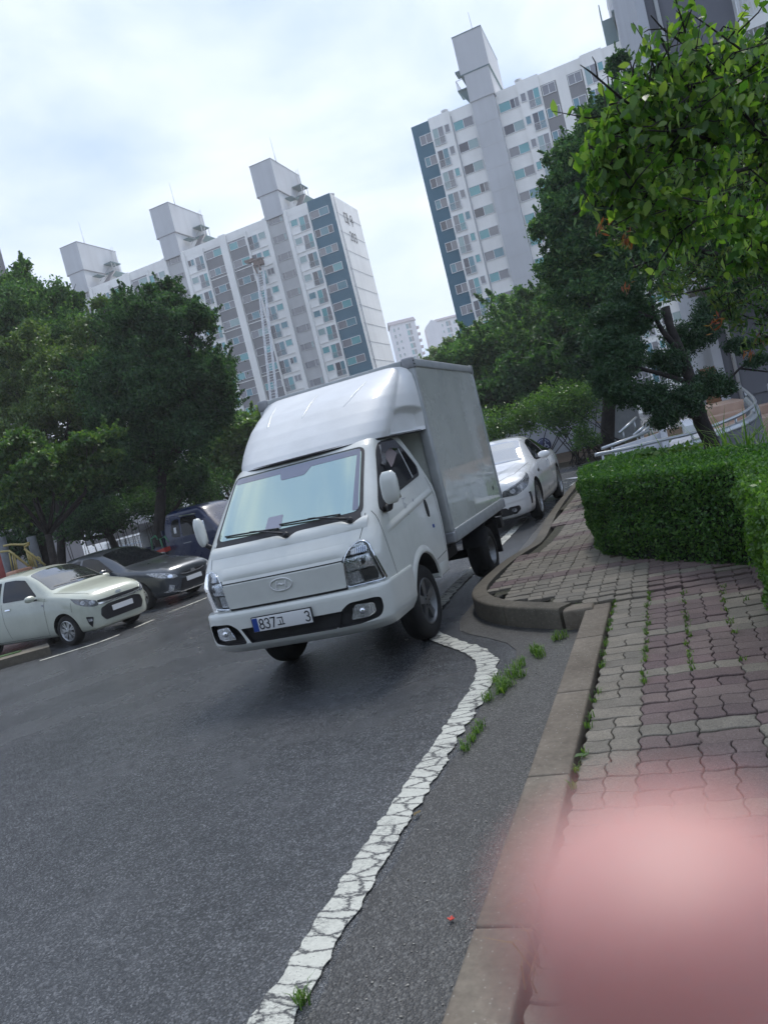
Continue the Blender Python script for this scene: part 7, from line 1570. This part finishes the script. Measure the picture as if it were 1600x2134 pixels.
# litter: one red petal, leaves and pebbles
p = atz(940, 1916, .012); q = MB(); 
for k in range(4): a = k*1.6; q.obox(p+[.006*math.cos(a), .006*math.sin(a), .003], (.006*math.cos(a), .006*math.sin(a), .002), (-.004*math.sin(a), .004*math.cos(a), 0), (0, 0, .001))
tag(q.build('petal', mat('petal_red', (.55, .05, .03), .6), None, p, p), 'small red petal on the grey gutter near the bottom', 'petal')
def litter(px, py, z, sz, m, label, rot):
    p = atz(px, py, z); q = MB(); V = []
    for k, (u, v) in enumerate([(-1, 0), (-.5, .42), (.1, .5), (.6, .3), (1.05, 0), (.6, -.3), (.1, -.5), (-.5, -.42)]): V.append((sz*(u*math.cos(rot)-v*math.sin(rot)), sz*(u*math.sin(rot)+v*math.cos(rot)), .006+.35*sz*abs(v)+.003*math.sin(k*2.0)))
    q.add(V, [(0, 1, 2, 3, 4), (0, 4, 5, 6, 7)], 0, False); tag(q.build('fallen_leaf', m, None, (0, 0, 0), p), label, 'leaf', 'fallen leaves')
litter(1212, 1577, ZP+.004, .035, L_SHR, 'fallen green leaf at the inner kerb edge', .4)
litter(870, 1697, .012, .025, L_DRY, 'fallen dry brown leaf at the edge of the white line', 1.2)
rs = np.random.RandomState(5); q = MB()
for _ in range(420):
    x, y = rs.uniform(1.66, 2.10), rs.uniform(-3.6, .4); s_ = rs.uniform(.0012, .0032); q.obox((x, y, .005+s_*.5), (s_, s_*.3, 0), (-s_*.3, s_*.8, 0), (0, 0, s_*.6))
tag(q.build('grit', noisy('pale_grit', (.22, .21, .19), (.40, .38, .34), 90, .9)), 'pale grit scattered over the gutter', 'grit', None, 'stuff')
# ------------------------------------------------------------------ the photographer's hand: a fingertip reaching in front of the lens
def H(r, d, f): return CAM+R_*(r-.0022)-U_*(d-.0080)+F_*f
HN = np.array([.0, .0, .0])
def skin_body(name, chains, mat_, sub=2):
    bm = bmesh.new(); lay = bm.verts.layers.skin.verify(); first = None; V = {}
    for ch in chains:
        prev = None
        for key, p, r in ch:
            if key in V: v = V[key]
            else:
                v = bm.verts.new(Vector(p)*100); v[lay].radius = (r*100, r*100)
                if first is None: v[lay].use_root = True; first = v
                V[key] = v
            if prev is not None and not bm.edges.get((prev, v)): bm.edges.new((prev, v))
            prev = v
    me = bpy.data.meshes.new(name); bm.to_mesh(me); bm.free(); o = bpy.data.objects.new(name, me); COL.objects.link(o)
    s_ = o.modifiers.new('skin', 'SKIN'); s_.use_smooth_shade = True; ss = o.modifiers.new('sub', 'SUBSURF'); ss.levels = sub; ss.render_levels = sub
    dg = bpy.context.evaluated_depsgraph_get(); dg.update(); m2 = bpy.data.meshes.new_from_object(o.evaluated_get(dg)); o.modifiers.clear(); o.data = m2
    m2.transform(Matrix.Scale(.01, 4)); m2.materials.clear(); m2.materials.append(mat_)
    for p in m2.polygons: p.use_smooth = True
    return o
M_SKIN = mat('skin', (.36, .19, .18), .45); t, b = nodes(M_SKIN); b.inputs['Subsurface Weight'].default_value = .8; b.inputs['Subsurface Radius'].default_value = (1.0, .5, .42); b.inputs['Subsurface Scale'].default_value = .012
n = noise(t, 40, 5, .6); t.links.new(ramp(t, n.outputs[0], [(.35, (.45, .225, .205)), (.65, (.53, .29, .26))]).outputs[0], b.inputs['Base Color']); n2 = noise(t, 900, 3, .6); bump(t, b, n2.outputs[0], .15, .0004)
palm = ('palm', H(.052, .118, -.030), .020)
chains = [
 [palm, ('k1', H(.028, .088, -.012), .0115), ('i1', H(.0245, .064, .018), .0095), ('i2', H(.0190, .040, .033), .0086), ('i3', H(.0150, .0265, .0355), .0082), ('i4', H(.0138, .0215, .0352), .0070)],
 [palm, ('k2', H(.046, .090, -.022), .0115), ('m1', H(.050, .060, -.004), .0095), ('m2', H(.052, .045, .016), .0085), ('m3', H(.052, .052, .030), .0075)],
 [palm, ('k3', H(.062, .096, -.028), .011), ('r1', H(.070, .068, -.010), .0090), ('r2', H(.072, .055, .010), .0082), ('r3', H(.070, .062, .022), .0072)],
 [palm, ('k4', H(.076, .106, -.034), .0105), ('p1', H(.088, .084, -.020), .0080), ('p2', H(.090, .074, -.004), .0072), ('p3', H(.087, .080, .008), .0065)],
 [palm, ('t0', H(.028, .124, -.036), .014), ('t1', H(.006, .108, -.046), .0115), ('t2', H(-.008, .088, -.052), .0098), ('t3', H(-.014, .074, -.054), .0085)],
 [palm, ('w', H(.075, .165, -.050), .024), ('f1', H(.11, .26, -.09), .032), ('f2', H(.14, .36, -.12), .038)]]
hand = skin_body('hand', chains, M_SKIN); tag(hand, 'blurred pink fingertip of the photographer close to the lens, lower right', 'hand')
bpy.context.view_layer.update()
oc = Vector(H(.03, .06, 0)); hand.data.transform(Matrix.Translation(-oc)); hand.location = oc
# ------------------------------------------------------------------ moist air
q = MB(); q.box((-140, -60, -1.6), (60, 330, 62)); hz = q.build('haze', mat('air', (1, 1, 1))); tag(hz, kind='stuff')
m = MATS['air']; t = m.node_tree; t.nodes.clear(); vo = t.nodes.new('ShaderNodeVolumePrincipled'); vo.inputs['Color'].default_value = (.96, .98, 1, 1); vo.inputs['Density'].default_value = .0010; vo.inputs['Anisotropy'].default_value = .2
o_ = t.nodes.new('ShaderNodeOutputMaterial'); t.links.new(vo.outputs[0], o_.inputs['Volume'])
